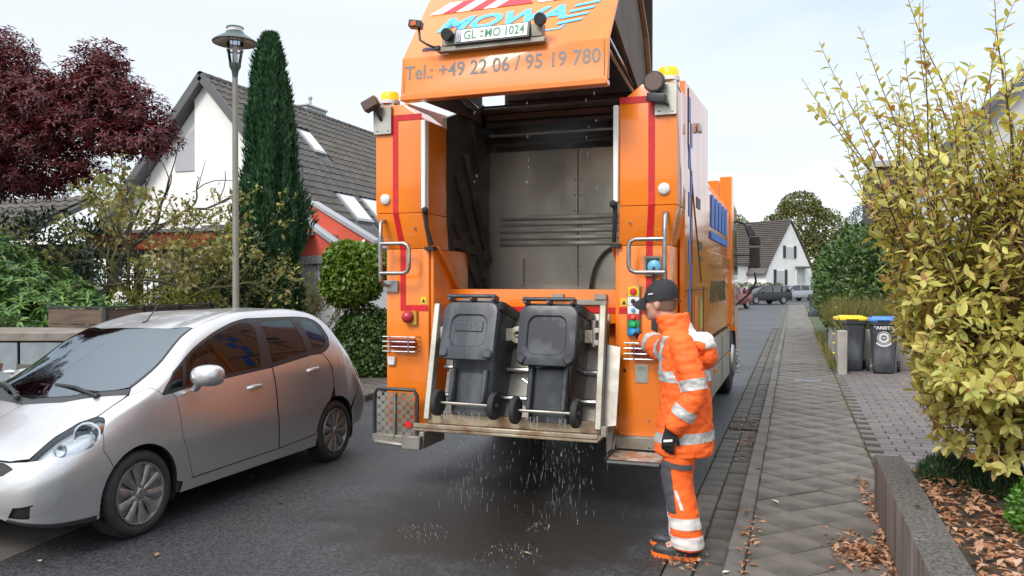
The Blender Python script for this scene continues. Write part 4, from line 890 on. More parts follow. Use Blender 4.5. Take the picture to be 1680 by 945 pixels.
def carglass(name, tint, amount, ior):
    m = bpy.data.materials.new(name); m.use_nodes = True; nt = m.node_tree; N = nt.nodes.new; L = nt.links.new; nt.nodes.clear(); out = N('ShaderNodeOutputMaterial')
    t = N('ShaderNodeBsdfTransparent'); t.inputs[0].default_value = (*tint, 1); g_ = N('ShaderNodeBsdfGlossy'); g_.inputs['Roughness'].default_value = .015; g_.inputs[0].default_value = (.80, .92, 1, 1); fr = N('ShaderNodeFresnel'); fr.inputs[0].default_value = ior
    ms = N('ShaderNodeMixShader'); L(fr.outputs[0], ms.inputs[0]); L(t.outputs[0], ms.inputs[1]); L(g_.outputs[0], ms.inputs[2])
    if amount:                                   # rain-wet film
        d = N('ShaderNodeBsdfDiffuse'); d.inputs[0].default_value = (.5, .55, .6, 1); tc = N('ShaderNodeTexCoord'); no = N('ShaderNodeTexNoise'); no.inputs['Scale'].default_value = 90; no.inputs['Detail'].default_value = 3; L(tc.outputs['Object'], no.inputs['Vector'])
        mr = N('ShaderNodeMapRange'); L(no.outputs['Fac'], mr.inputs[0]); mr.inputs[1].default_value = .55; mr.inputs[2].default_value = .75; mr.inputs[4].default_value = amount
        m2 = N('ShaderNodeMixShader'); L(mr.outputs[0], m2.inputs[0]); L(ms.outputs[0], m2.inputs[1]); L(d.outputs[0], m2.inputs[2]); L(m2.outputs[0], out.inputs[0])
    else: L(ms.outputs[0], out.inputs[0])
    return m
SIDEG = carglass('tinted_side_glass', (.36, .39, .39), .06, 1.55)
FRONTG = carglass('windscreen_glass', (.66, .76, .73), .0, 2.7)
CLEAR = carglass('clear_lens', (.9, .92, .95), 0, 1.5)
def arch(yc, r, a0, a1, n=16, zc=.29):
    o_ = []
    for t in np.linspace(a0, a1, n):
        y = yc + r * math.cos(t); z = zc + r * math.sin(t); o_.append((y, s_of(y, z, 0, 2.2) if z > S([y], [0.])[0, 2] else 0.))
    return o_
aF = arch(-1.235, .338, math.pi - .02, .02, 22); aR = arch(1.235, .338, math.pi - .02, .02, 22)      # front to back
apert = [(-.995, 2.16), (-.93, 2.42), (-.816, 2.73), (-.653, 2.78), (-.375, 2.83), (-.042, 2.91), (.175, 2.93), (.6, 2.90), (.879, 2.88), (1.118, 2.88), (1.225, 2.80), (1.275, 2.68), (1.305, 2.36), (1.25, 2.14), (1.16, 2.05), (1.064, 2.0), (.9, 2.03), (.229, 1.99), (-.46, 2.0), (-.9, 2.05), (-.975, 2.09)]
kA = next(i for i, p in enumerate(aF) if p[0] > -1.54 and p[1] > 1.0) if True else 0
split_i = min(range(len(aF)), key=lambda i: abs(aF[i][0] + 1.47))
hl = [(-1.914, 3.06), (-1.852, 3.13), (-1.728, 3.22), (-1.566, 3.22), (-1.47, 3.06), (-1.462, 2.85), (-1.481, 2.61), (-1.527, 2.08), (-1.628, 1.86), (-1.72, 1.98), (-1.813, 2.32), (-1.88, 2.75)]
fender = [(-1.47, 3.06), (-1.35, 3.10), (-1.24, 3.105), (-1.195, 3.10), (-1.05, 2.86), (-.995, 2.16), (-.975, 2.09), (-.9, 2.05), (-.87, 1.9), (-.854, 1.03), (-.73, .25), (-.80, .2)] + [p for p in aF[::-1] if p[1] > .2 and p[0] < -.88][: len(aF)]
fender = fender[:12] + [p for p in aF[::-1][:len(aF) - split_i] if p[1] > .22] + [(-1.55, 1.44), (-1.527, 2.08), (-1.481, 2.61), (-1.462, 2.85)]
for sd_ in (1, -1):
    panel('fender', fender, SILVER, sides=(sd_,))
    panel('front_door', [(-.9, 2.05), (-.46, 2.0), (.229, 1.99), (.283, 1.985), (.283, 1.1), (.322, .28), (-.73, .25), (-.854, 1.03), (-.87, 1.9)], SILVER, sides=(sd_,))
    fd = [o for o in CAR.children][-1]
    panel('rear_door', [(.293, 1.99), (.9, 2.03), (1.064, 2.0), (1.09, 1.97), (1.16, 1.8), (1.19, 1.63), (1.195, 1.25)] + [p for p in aR[::-1] if p[0] < 1.16 and p[1] > .38 and p[1] < 1.6] + [(.925, .34), (.332, .28), (.293, 1.1)], SILVER, sides=(sd_,))
    rd = [o for o in CAR.children][-1]
    side = [(-1.05, 2.86), (-1.195, 3.10), (-1.13, 3.25), (-.986, 3.24), (-.792, 3.23), (-.398, 3.28), (-.2, 3.24), (1.0, 3.24), (1.46, 3.24), (1.55, 2.8), (1.60, 2.4), (1.63, 2.22), (1.69, 1.9), (1.71, 1.55), (1.64, 1.0)] + [p for p in aR[::-1] if p[1] > .66 and p[0] > 1.2] + [(1.20, 1.2), (1.20, 1.63), (1.17, 1.8), (1.10, 1.97), (1.064, 2.0)] + apert[14:10:-1] + apert[10::-1]
    panel('side_panel', side, SILVER, sides=(sd_,))
    panel('sill', [(-.83, .24), (-.73, .24), (.322, .27), (.925, .33), (.90, 0), (-.86, 0)], SILVER, sides=(sd_,))
    panel('sill_trim', [(-.80, .20), (.9, .26), (.9, .05), (-.8, .0)], CBLACK, sides=(sd_,), off=.004) if False else None
    tr = panel('window_trim', apert, CBLACK, sides=(sd_,), off=-.004, gap=0, holes=[[(-.955, 2.22), (-.80, 2.66), (-.715, 2.68), (-.775, 2.13)], [(-.66, 2.73), (-.74, 2.11), (.15, 2.05), (.19, 2.35), (.23, 2.7), (.155, 2.86), (-.04, 2.84), (-.375, 2.77)], [(.34, 2.82), (.6, 2.83), (.80, 2.81), (.84, 2.43), (.85, 2.12), (.31, 2.07), (.33, 2.4)], [(.94, 2.78), (1.09, 2.81), (1.20, 2.70), (1.24, 2.36), (1.20, 2.18), (1.06, 2.09), (.95, 2.12)]])
    for nm, pg in (('quarter_light', [(-.965, 2.2), (-.80, 2.68), (-.705, 2.70), (-.765, 2.11)]), ('front_window', [(-.65, 2.75), (-.75, 2.09), (.16, 2.03), (.20, 2.35), (.24, 2.7), (.165, 2.88), (-.04, 2.86), (-.375, 2.79)]), ('rear_window', [(.33, 2.84), (.6, 2.85), (.81, 2.83), (.85, 2.43), (.86, 2.10), (.30, 2.05), (.32, 2.4)]), ('rear_quarter_window', [(.93, 2.80), (1.09, 2.83), (1.21, 2.72), (1.25, 2.36), (1.21, 2.16), (1.06, 2.07), (.94, 2.10)])):
        panel(nm, pg, SIDEG, sides=(sd_,), off=-.006, gap=0)
    # headlamp: bowl, reflectors, clear cover
    hb = panel('headlight', hl, mat('lamp_bowl%d' % sd_, (.66, .67, .68), .3, .6), sides=(sd_,), off=-.045, gap=0)
    m = MB(); P, Nn = Sx(np.array([-1.60]), np.array([2.72]), -.035); c0 = Vector(P[0] * [sd_, 1, 1]); ax = Vector((.55 * sd_, -.80, .22))
    m.lathe([(.0001, -.02), (.05, -.012), (.075, .012), (.082, .022), (.072, .022)], c0, ax, 22); m.build('reflector', CHROME, hb, smooth=True, local=True)
    m = MB(); P, Nn = Sx(np.array([-1.78]), np.array([2.75]), -.03); m.lathe([(.0001, -.01), (.03, -.005), (.04, .012)], Vector(P[0] * [sd_, 1, 1]), ax, 14); m.build('indicator_reflector', CHROME, hb, smooth=True, local=True)
    m = MB(); P, Nn = Sx(np.array([-1.52]), np.array([2.45]), -.02); m.ball(Vector(P[0] * [sd_, 1, 1]), (.02, .03, .02), 8); m.build('side_bulb', AMBERL, hb, local=True)
    panel('lamp_cover', hl, CLEAR, hb, sides=(sd_,), off=.001)
    panel('tail_light', [(1.63, 2.2), (1.69, 1.9), (1.71, 1.55), (1.77, 1.55), (1.77, 1.9), (1.70, 2.25), (1.64, 2.45)], LENSR, sides=(sd_,), off=.006)
    # handles
    for (y, s_, dr) in ((-.0, 1.68, fd), (.86, 1.72, rd)):
        P, Nn = Sx(np.array([y - .09, y - .06, y, y + .06, y + .09]), np.full(5, s_), 0.03); P[0] -= Nn[0] * .035; P[4] -= Nn[4] * .035; P = P * [sd_, 1, 1]
        m = MB(); rings = []
        for p, hgt in zip(P, (.012, .017, .019, .017, .012)): rings.append([Vector((p[0] + sd_ * .008 * math.cos(t), p[1], p[2] + hgt * math.sin(t))) for t in np.linspace(0, 2 * math.pi, 9)[:-1]])
        m.loft(rings); m.build('door_handle', SILVER, dr, smooth=60, local=True)
        m = MB(); P, Nn = Sx(np.array([y]), np.array([s_]), .001); m.ball(Vector(P[0] * [sd_, 1, 1]), (.006, .05, .022), 10); m.build('handle_cup', CBLACK if False else SILVER, dr, smooth=True, local=True)
    # mirror
    m = MB(); c0 = Vector((.955, -.735, 1.035)) if sd_ > 0 else Vector((-.915, -.70, .975)); rings = []
    for t, (rx, rz) in zip((-.085, -.07, -.03, .02, .055, .07), ((.05, .03), (.085, .055), (.112, .075), (.12, .082), (.118, .08), (.112, .075))):
        rings.append([c0 + Vector((rx * math.copysign(abs(math.cos(a)) ** .75, math.cos(a)), t, rz * math.copysign(abs(math.sin(a)) ** .75, math.sin(a)) + (.012 if True else 0))) for a in np.linspace(0, 2 * math.pi, 21)[:-1]])
    m.loft(rings); mr_ = m.build('wing_mirror', SILVER, CAR, smooth=50, local=True)
    m = MB(); m.loft([[Vector((x_, y_, 1.0 - .0)) for x_, y_ in ((.87 * sd_, -.77), (.93 * sd_, -.77), (.93 * sd_, -.71), (.87 * sd_, -.71))], [Vector((x_, y_, .925)) for x_, y_ in ((.80 * sd_, -.76), (.87 * sd_, -.77), (.86 * sd_, -.70), (.80 * sd_, -.70))]]); m.build('mirror_foot', SILVER, mr_, bevel=.012, local=True)
    m = MB(); m.box((min(.86 * sd_, 1.05 * sd_), -.664, .99), (max(.86 * sd_, 1.05 * sd_), -.662, 1.10)); m.build('mirror_glass', CHROME, mr_, local=True)
    m = MB(); m.ball((.99 * sd_, -.775, 1.05), (.055, .035, .016), 10); m.build('mirror_indicator', CLEAR if False else LENSW, mr_, smooth=True, local=True)
    # fuel flap / bumper details
    if sd_ > 0: panel('fuel_flap', [(1.35, 1.62), (1.45, 1.62), (1.46, 1.88), (1.35, 1.90)], SILVER, sides=(sd_,), off=.0025)
    # wheels
    for yc in (-1.235, 1.235):
        wx = .815 * sd_; rr = .292
        m = MB(); m.lathe([(.205, .165), (.215, .19), (.25, .20), (.272, .185), (.288, .16), (.292, .12), (.292, .05), (.286, .012), (.27, -.004), (.24, -.008), (.222, .0), (.212, .010), (.205, .03)], (wx, yc, rr), (-sd_, 0, 0), 40)
        w = m.build('wheel', RUBBER, CAR, smooth=True, local=True)
        m = MB()
        for k in range(44):
            a = 2 * math.pi * k / 44; c_ = Vector((wx - sd_ * .1, yc + math.cos(a) * .2925, rr + math.sin(a) * .2925)); m.bar(c_ + Vector((-.075, 0, 0)), c_ + Vector((.075, 0, 0)), .016, .006, (0, math.cos(a), math.sin(a)))
        m.build('tread_block', RUBBER, w, local=True)['kind'] = 'stuff'
        m = MB(); m.lathe([(.207, .02), (.214, .006), (.210, -.004), (.198, -.002), (.194, .012), (.188, .03), (.0001, .05)], (wx, yc, rr), (-sd_, 0, 0), 40); m.build('rim_ring', mat('hubcap_silver', (.34, .33, .33), .4, .8, col2=(.24, .23, .22), nscale=14) if 'hubcap_silver' not in MATS else MATS['hubcap_silver'], w, smooth=40, local=True)
        m = MB(); m.lathe([(.165, .028), (.0001, .04)], (wx, yc, rr), (-sd_, 0, 0), 24); m.build('hub_shadow', CBLACK, w, local=True) if False else None
        me0 = None
        for k in range(10):
            a = 2 * math.pi * (k + .5) / 10 + .1; m = MB(); ca, sa = math.cos(a), math.sin(a)
            def pp(r_, w_, x_): return Vector((wx - sd_ * x_, yc + ca * r_ - sa * w_, rr + sa * r_ + ca * w_))
            rings = [[pp(.04, -.017, .016), pp(.04, -.006, .006), pp(.04, .006, .006), pp(.04, .017, .016), pp(.04, .017, .04), pp(.04, -.017, .04)], [pp(.10, -.025, .012), pp(.10, -.010, .001), pp(.10, .010, .001), pp(.10, .025, .012), pp(.10, .025, .045), pp(.10, -.025, .045)], [pp(.20, -.046, .012), pp(.20, -.022, .0), pp(.20, .022, .0), pp(.20, .046, .012), pp(.20, .046, .045), pp(.20, -.046, .045)]]
            m.loft(rings); m.build('spoke', MATS['hubcap_silver'], w, smooth=35, local=True)
        m = MB(); m.lathe([(.0001, -.006), (.03, -.005), (.036, .004), (.05, .012), (.052, .03)], (wx, yc, rr), (-sd_, 0, 0), 20); m.build('hub_cap', MATS['hubcap_silver'], w, smooth=True, local=True)
        for k in range(5):
            a = 2 * math.pi * k / 5; m = MB(); m.disc((wx + sd_ * .004, yc + math.cos(a) * .05, rr + math.sin(a) * .05), (-sd_, 0, 0), .008, .012, 6); m.build('wheel_nut', STEEL, w, local=True)
        # wheel well
        m = MB(); m.lathe([(.345, .0), (.345, .30), (.0001, .30)], (.80 * sd_, yc, .29), (-sd_, 0, 0), 28); m.v = [Vector((v.x, v.y, max(v.z, .17))) for v in m.v]; m.build('wheel_well', CBLACK, CAR, local=True)
both = (1, -1)
panel('bonnet', [(-1.93, 5), (-1.935, 4.2), (-1.93, 3.5), (-1.90, 3.12), (-1.852, 3.15), (-1.728, 3.24), (-1.566, 3.245), (-1.47, 3.085), (-1.35, 3.12), (-1.24, 3.13), (-1.20, 3.15), (-1.27, 3.5), (-1.40, 4.2), (-1.46, 5)], SILVER, sides=both)
panel('cowl', [(-1.46, 5), (-1.40, 4.2), (-1.27, 3.5), (-1.20, 3.14), (-1.13, 3.26), (-1.20, 3.5), (-1.33, 4.2), (-1.39, 5)], mat('cowl_plastic', (.035, .037, .042), .55, bump=.1, bscale=120), sides=both, off=-.003, gap=0)
panel('windscreen', [(-1.39, 5), (-1.33, 4.2), (-1.20, 3.5), (-1.12, 3.28), (-.986, 3.26), (-.792, 3.25), (-.40, 3.30), (-.40, 3.5), (-.47, 4.2), (-.50, 5)], FRONTG, sides=both, gap=.001)
for sg in both:
    panel('screen_seal', [(-1.13, 3.255), (-.986, 3.24), (-.792, 3.23), (-.398, 3.28), (-.40, 3.34), (-.792, 3.285), (-.986, 3.30), (-1.12, 3.32)], CBLACK, sides=(sg,), off=.002, gap=0)
panel('roof', [(-.50, 5), (-.47, 4.2), (-.40, 3.5), (-.398, 3.28), (-.2, 3.24), (1.0, 3.24), (1.46, 3.24), (1.50, 4), (1.51, 5)], SILVER, sides=both)
panel('tailgate', [(1.51, 5), (1.50, 4), (1.46, 3.24), (1.55, 2.8), (1.60, 2.45), (1.64, 2.45), (1.70, 2.25), (1.77, 1.9), (1.86, 1.9), (1.87, 5)], SILVER, sides=both)
panel('rear_screen', [(1.54, 5), (1.53, 4), (1.53, 3.3), (1.60, 2.75), (1.68, 2.75), (1.71, 3.5), (1.72, 5)], GLASSD, sides=both, off=.003)
[panel('rear_bumper', [(1.71, 1.55), (1.64, 1.0)] + [p for p in aR[-4:] if p[1] > .1] + [(1.56, 0), (1.875, 0), (1.875, 1.85), (1.77, 1.85), (1.77, 1.55)], SILVER, sides=(q_,)) for q_ in both]
low_g = [(-2.025, 5), (-2.025, 3), (-1.99, .95), (-1.965, .95), (-1.955, .45), (-1.985, .3), (-2.02, .5), (-2.027, 1)]
bump_ = [(-1.935, 5), (-1.935, 4.2), (-1.935, 3.5), (-1.914, 3.08), (-1.88, 2.75), (-1.813, 2.32), (-1.72, 1.98), (-1.628, 1.86), (-1.527, 2.08), (-1.55, 1.44)] + [p for p in aF[:split_i + 1][::-1] if p[1] > .05] + [(-1.575, 0), (-2.028, 0), (-2.028, 5)]
gr_ = [(-1.94, 5), (-1.94, 4.2), (-1.942, 3.6), (-1.96, 3.2), (-1.985, 3.25), (-1.995, 3.6), (-1.995, 5)]
fogp = [(-1.80, 1.12), (-1.955, .88), (-1.95, .48), (-1.87, .55)]
bp_ = panel('front_bumper', bump_, SILVER, sides=both, holes=[gr_, [(-1.95, .96), (-1.997, .93), (-1.997, .22), (-1.95, .30)]], st=.025)
panel('grille', gr_, mat('grille_mesh', (.02, .02, .022), .5, bump=.8, bscale=120), sides=both, off=-.012, gap=-.004, st=.02)
[panel('lower_grille', [(-1.945, 1.0), (-2.0, .98), (-2.0, .15), (-1.945, .22)], CBLACK, sides=(q_,), off=-.015, gap=0, st=.02) for q_ in both]
[panel('bumper_recess', fogp, SILVER, bp_, sides=(q_,), off=.002, gap=0, st=.02) for q_ in both]
[panel('front_lip', [(-1.60, .12), (-1.95, .12), (-2.0, .12), (-2.0, -.0), (-1.60, 0)], CBLACK, sides=(q_,), off=.006, gap=0) for q_ in both]
# closing faces of nose and tail
for yv, nm, mt in ((-2.028, 'nose_face', CBLACK), (1.876, 'tail_face', SILVER)):
    m = MB(); ss = np.linspace(0, 5, 40); P = S(np.full(40, yv), ss); ring = [Vector(p) for p in P] + [Vector((-p[0], p[1], p[2])) for p in P[::-1][1:]]; m.add(ring, [tuple(range(len(ring)))]); m.build(nm, mt, CAR, local=True)
# dark inner shell with openings, floor, cabin
V, F = cut_panel([(-1.97, 0), (1.83, 0), (1.83, 5), (-1.97, 5)], [apert, [(-1.44, 4.999), (-1.37, 4.2), (-1.23, 3.5), (-1.13, 3.24), (-.79, 3.22), (-.40, 3.28), (-.46, 4.2), (-.49, 4.999)], aF + [(-.9, .01), (-1.57, .01)], aR + [(1.57, .01), (.9, .01)], hl], gap=0, st=.06)
P, Nn = Sx(V[:, 0], V[:, 1], -.022); m = MB()
for k in (1, -1): m.add([Vector(p * [k, 1, 1]) for p in P], F)
m.build('inner_shell', mat('cabin_lining', (.03, .03, .032), .8), CAR, local=True)
m = MB(); m.box((-.66, -1.5, .16), (.66, 1.75, .22)); m.build('floor_pan', CBLACK, CAR, local=True)
CABIN = mat('cabin_grey', (.045, .046, .05), .75)
m = MB(); m.box((-.66, -1.25, .70), (.66, -.72, .90), rotm(R(-8), 0, 0)); db = m.build('dashboard', CABIN, CAR, bevel=.05, bseg=2, local=True)
m = MB(); m.tube([(.36 + .19 * math.cos(t), -.62 + .06 * math.sin(t), .95 + .17 * math.sin(t)) for t in np.linspace(0, 2 * math.pi, 21)[:-1]], .016, 8, closed=True); m.bar((.20, -.62, .95), (.52, -.62, .95), .03, .02); m.build('steering_wheel', CBLACK, db, smooth=True, local=True)
for x in (.36, -.36):
    m = MB(); m.box((x - .25, -.35, .42), (x + .25, .2, .58)); st_ = m.build('front_seat', CABIN, CAR, bevel=.05, bseg=2, local=True)
    m = MB(); m.box((x - .25, .12, .55), (x + .25, .28, 1.12), rotm(R(-14), 0, 0)); m.build('seat_back', CABIN, st_, bevel=.05, bseg=2, local=True)
    m = MB(); m.box((x - .13, .27, 1.16), (x + .13, .37, 1.32)); m.build('head_rest', CABIN, st_, bevel=.04, bseg=2, local=True)
m = MB(); m.box((-.6, .85, .5), (.6, 1.2, 1.08), rotm(R(-14), 0, 0)); m.build('rear_seat', CABIN, CAR, bevel=.06, bseg=2, local=True)
# wipers and aerial
for a, b in (((.50, -1.30, .962), (-.08, -1.24, 1.02)), ((-.10, -1.42, .955), (-.62, -1.16, 1.02))):
    m = MB(); m.tube([a, Vector(a).lerp(Vector(b), .4) + Vector((0, .01, .03)), Vector(a).lerp(Vector(b), .75) + Vector((0, .01, .02))], .012, 6); m.bar(Vector(a) + Vector((-.02, .03, .02)), b, .012, .02); m.ball(a, .024, 8); m.build('wiper', CBLACK, CAR, smooth=True, local=True)
P, _ = Sx(np.array([-.40]), np.array([4.95]), 0)
m = MB(); c0 = Vector((0, -.33, P[0, 2] + .008)); m.ball(c0, (.02, .04, .018), 8); m.tube([c0, c0 + Vector((.0, .17, .17))], [.006, .003], 6); m.build('aerial', CBLACK, CAR, smooth=True, local=True)
# ------------------------------------------------------------------ wheelie bins
def wheelie_bin(label, loc, rz=0, tilt_=0, open_=False, lidmat=None, sc=(1, 1, 1), group=None, body=None, style=0):
    """120 litre bin, local frame: wheels and handle at the back (-Y), front at +Y"""
    t = thing('wheelie_bin', label, 'wheelie bin', loc, 0, group); t.rotation_euler = (tilt_, 0, rz); t.scale = sc
    B = body or BINP
    def rr(w, d, z, y0=0, r_=.05, n=4):
        out = []
        for cx, cy, a0 in ((w / 2 - r_, d / 2 - r_, 0), (-w / 2 + r_, d / 2 - r_, 90), (-w / 2 + r_, -d / 2 + r_, 180), (w / 2 - r_, -d / 2 + r_, 270)):
            for k in range(n + 1): a = R(a0 + 90 * k / n); out.append(Vector((cx + r_ * math.cos(a), cy + r_ * math.sin(a) + y0, z)))
        return out
    m = MB(); m.loft([rr(.33, .36, .02, .03), rr(.345, .375, .05, .03), rr(.375, .41, .33, .025), rr(.378, .412, .335, .022), rr(.415, .455, .62, .01), rr(.445, .485, .84, 0), rr(.40, .44, .84, 0), rr(.30, .33, .06, .03)], cap=True)
    b = m.build('bin_body', B, t, smooth=32, local=True)
    m = MB(); m.loft([rr(.455, .50, .80, 0, .06), rr(.475, .53, .815, 0, .06), rr(.48, .54, .87, 0, .06), rr(.44, .49, .87, 0, .05), rr(.43, .48, .81, 0, .05)], cap=False); m.build('bin_rim', B, t, smooth=32, local=True)
    m = MB()
    for x in (-.14, .14): m.box((x - .02, -.235, .10), (x + .02, -.17, .36 if style == 0 else .42))
    if style: m.loft([[Vector((x, y, z)) for x, y in ((-.125, -.215 + dz), (.125, -.215 + dz), (.125, -.17), (-.125, -.17))] for z, dz in ((.10, .03), (.40, 0.0), (.44, .02))])
    m.build('wheel_bracket', B, t, bevel=.012, local=True)['kind'] = 'stuff'
    for x in (-.17, .17):
        m = MB(); m.box((x - .012, -.25, .64), (x + .012, -.2, .86)); m.build('rib', B, t, bevel=.005, local=True)
    m = MB(); m.tube([(-.255, -.215, .09), (.255, -.215, .09)], .011, 8); m.build('axle', STEEL, t, smooth=True, local=True)
    for s in (1, -1):
        m = MB(); m.lathe([(.0001, .012), (.03, .014), (.045, .004), (.065, .004), (.075, .0), (.095, .0), (.1, .01), (.1, .04), (.09, .048), (.0001, .048)], (s * .268, -.215, .09), (-s, 0, 0), 24); w = m.build('wheel', RUBBER, t, smooth=35, local=True)
        m = MB(); m.lathe([(.0001, -.008), (.022, -.006), (.026, .01)], (s * .268, -.215, .09), (-s, 0, 0), 12); m.build('hub', BLACKP, w, smooth=True, local=True)
    m = MB()
    for x in (-.19, 0, .19): m.box((x - .012, -.36, .855), (x + .012, -.26, .90))
    m.tube([(-.21, -.35, .885), (.21, -.35, .885)], .015, 10); m.build('handle', B, t, smooth=40, local=True)
    LM = lidmat or B
    n_ = 5
    def lidring(w, d, h, y0): return [Vector((p.x, p.y + y0, h)) for p in rr(w, d, 0, 0, .07, 5)]
    rings = [lidring(.50, .56, -.02, 0), lidring(.505, .565, .012, 0), lidring(.49, .55, .028, 0), lidring(.39, .44, .034, 0), lidring(.365, .415, .05, 0), lidring(.34, .39, .052, 0)]
    if open_:
        rings = [lidring(.46, .43, -.022, 0), lidring(.475, .445, .0, 0), lidring(.46, .43, .018, 0), lidring(.41, .38, .022, 0), lidring(.32, .29 if style else .25, .022, 0), lidring(.30, .27 if style else .23, .008, 0)]
    m = MB(); m.loft(rings)
    if open_:
        M_ = Matrix.Translation((0, -.315, .625)) @ Matrix.Rotation(R(90), 4, 'X')     # hangs down the back, its underside against the bin
        m.v = [M_ @ v for v in m.v]
        l = m.build('lid', LM, t, smooth=35, local=True)
        for x in (-.19, .19):
            m = MB(); m.box((x - .035, -.352, .42), (x + .035, -.33, .485), rotm(0, R(-30 if x > 0 else 30) if style else 0, 0)); m.build('lid_corner', LM, l, bevel=.01, local=True)
        if not style:
            m = MB(); m.box((-.12, -.334, .62), (.12, -.326, .70)); m.build('lid_panel', LM, l, bevel=.004, local=True)
            for k in range(3): m = MB(); m.lathe([(.018, 0), (.018, .003), (.024, .003), (.024, 0)], (-.075 + k * .075, -.334, .66), (0, -1, 0), 12); m.build('moulded_mark', LM, l, local=True)
    else:
        m.v = [v + Vector((0, -.01, .895)) for v in m.v]; l = m.build('lid', LM, t, smooth=35, local=True)
        m = MB(); m.box((-.17, -.335, .885), (.17, -.27, .925)); m.build('lid_hinge', LM, l, bevel=.012, local=True); m = MB(); m.box((-.10, .26, .885), (.10, .30, .915)); m.build('lid_grip', LM, l, bevel=.012, local=True)
    return t
BIN2 = mat('black_bin_plastic', (.026, .028, .033), .22, col2=(.060, .066, .075), nscale=4, npos=(.5, .72), ndetail=9, bump=.06, bscale=90, rvar=.3)
TL = R(-14)
b1 = wheelie_bin('grey wheelie bin hanging on the truck lift, nearest the folded step', (-2.395, 5.90, .645), R(-4), R(-16), True, sc=(1.0, 1, 1.05))
b2 = wheelie_bin('black wheelie bin hanging on the truck lift, nearest the worker', (-1.745, 5.88, .63), R(-2), TL, True, sc=(.98, 1, 1.05), body=BIN2, style=1)
YL = mat('yellow_bin_lid', (.78, .56, .01), .4, col2=(.7, .49, .01), nscale=6); BL = mat('blue_bin_lid', (.06, .22, .60), .4, col2=(.05, .18, .5), nscale=6)
b3 = wheelie_bin('black wheelie bin with a yellow lid standing beside the concrete post', (1.0, 16.25, .09), R(184), 0, False, YL, sc=(1.12, 1, 1.08), group='bins standing by the driveway')
b4 = wheelie_bin('black wheelie bin with a blue lid and a round white emblem', (1.54, 15.95, .09), R(176), 0, False, BL, sc=(1.05, 1, 1.08), group='bins standing by the driveway')
EMB = mat('white_print', (.62, .63, .64), .5)
bb = [c for c in b4.children if c.name.startswith('bin_body')][0]
def bin_face(x, z): return (x, .175 + .031 + (z - .05) * .066 + .006, z)
INV[bb] = Matrix.Identity(4)
m = MB(); c0 = Vector(bin_face(-.0, .60))
for (r0, r1) in ((.098, .108), (.045, .085)):
    ring = [(r0 if k < 33 else r1, k) for k in range(33)]; vs = [c0 + Vector((r_ * math.cos(t), .066 * r_ * math.sin(t), r_ * math.sin(t))) for r_ in (r0, r1) for t in np.linspace(0, 2 * math.pi, 33)]
    m.add(vs, [(k, k + 1, 34 + k, 33 + k) for k in range(32)])
for s in (-1, 1): m.ball(c0 + Vector((s * .014, 0, 0)), (.010, .002, .024), 8)
m.build('round_emblem', EMB, bb, local=True)
m = MB(); vs = []
for t in np.linspace(-2.5, -.64, 15):
    for r_ in (.118, .150): vs.append(c0 + Vector((r_ * math.cos(t) * 1.05, .066 * r_ * math.sin(t), r_ * math.sin(t))))
m.add(vs, [(2 * k, 2 * k + 1, 2 * k + 3, 2 * k + 2) for k in range(14)]); m.build('emblem_ribbon', EMB, bb, local=True)
place_txt('maker_lettering', txt('*ARISTA', .072, offset=.003), EMB, bb, Vector(bin_face(0, .765)) + Vector((0, .004, 0)), (-1, 0, 0), (0, .066, 1), sx=1.2)
b5 = wheelie_bin('dark wheelie bin with a green lid far along the pavement', (.95, 40.0, .1), R(175), 0, False, mat('dark_green_lid', (.05, .09, .08), .5), sc=(1.25, 1.2, 1.15))

# ------------------------------------------------------------------ water: drips, streams, splashes (too many drops to count)
WATER = mat('water_drops', (.95, .97, .98), .04, trans=.9, spec=.6, ior=1.33)
rs_ = np.random.RandomState(11)
def drop_mesh(name, pts, L_, r_):
    """stretched octahedra"""
    n = len(pts); D = np.array([[1, 0, 0], [0, 1, 0], [-1, 0, 0], [0, -1, 0], [0, 0, 1.0], [0, 0, -1.0]]); V = pts[:, None] + D[None] * np.stack([r_, r_, L_], 1)[:, None]; F = np.array([(0, 1, 4), (1, 2, 4), (2, 3, 4), (3, 0, 4), (1, 0, 5), (2, 1, 5), (3, 2, 5), (0, 3, 5)])
    me = bpy.data.meshes.new(name); me.from_pydata(V.reshape(-1, 3).tolist(), [], (F[None] + (np.arange(n) * 6)[:, None, None]).reshape(-1, 3).tolist()); me.materials.append(WATER)
    for p in me.polygons: p.use_smooth = True
    return me
def drops(label, cx, cy, ztop, n, sx, sy):
    P = np.stack([rs_.normal(cx, sx, n), rs_.normal(cy, sy, n), ztop * rs_.rand(n) ** .8], 1); P[:, 2] = np.maximum(P[:, 2], .01)
    fall = (ztop - P[:, 2]); L_ = .006 + .03 * rs_.rand(n) ** 2 + .05 * fall * rs_.rand(n); r_ = .0008 + .0013 * rs_.rand(n) ** 2
    return tag(link('water_drops', drop_mesh('water_drops', P, L_, r_), None), label, 'water', kind='stuff')
drops('falling water drops under the grey bin on the lift', -2.28, 5.58, .68, 120, .13, .06)
drops('falling water drops under the black bin on the lift', -1.62, 5.58, .66, 180, .15, .07)
P = np.stack([rs_.uniform(-2.85, -1.35, 55), rs_.normal(5.62, .02, 55), .58 * rs_.rand(55)], 1); tag(link('water_drops', drop_mesh('water_drops', P, .006 + .02 * rs_.rand(55), np.full(55, .002)), None), 'scattered drops falling from the edge of the lift tray', 'water', kind='stuff')
P = np.stack([rs_.choice([-1.88, -1.42, -1.36, -2.3], 16) + rs_.normal(0, .01, 16), rs_.normal(5.66, .02, 16), rs_.uniform(2.4, 3.15, 16)], 1); tag(link('water_drops', drop_mesh('water_drops', P, .008 + .014 * rs_.rand(16), np.full(16, .0022)), None), 'drops falling from the lower lip of the raised lid', 'water', kind='stuff')
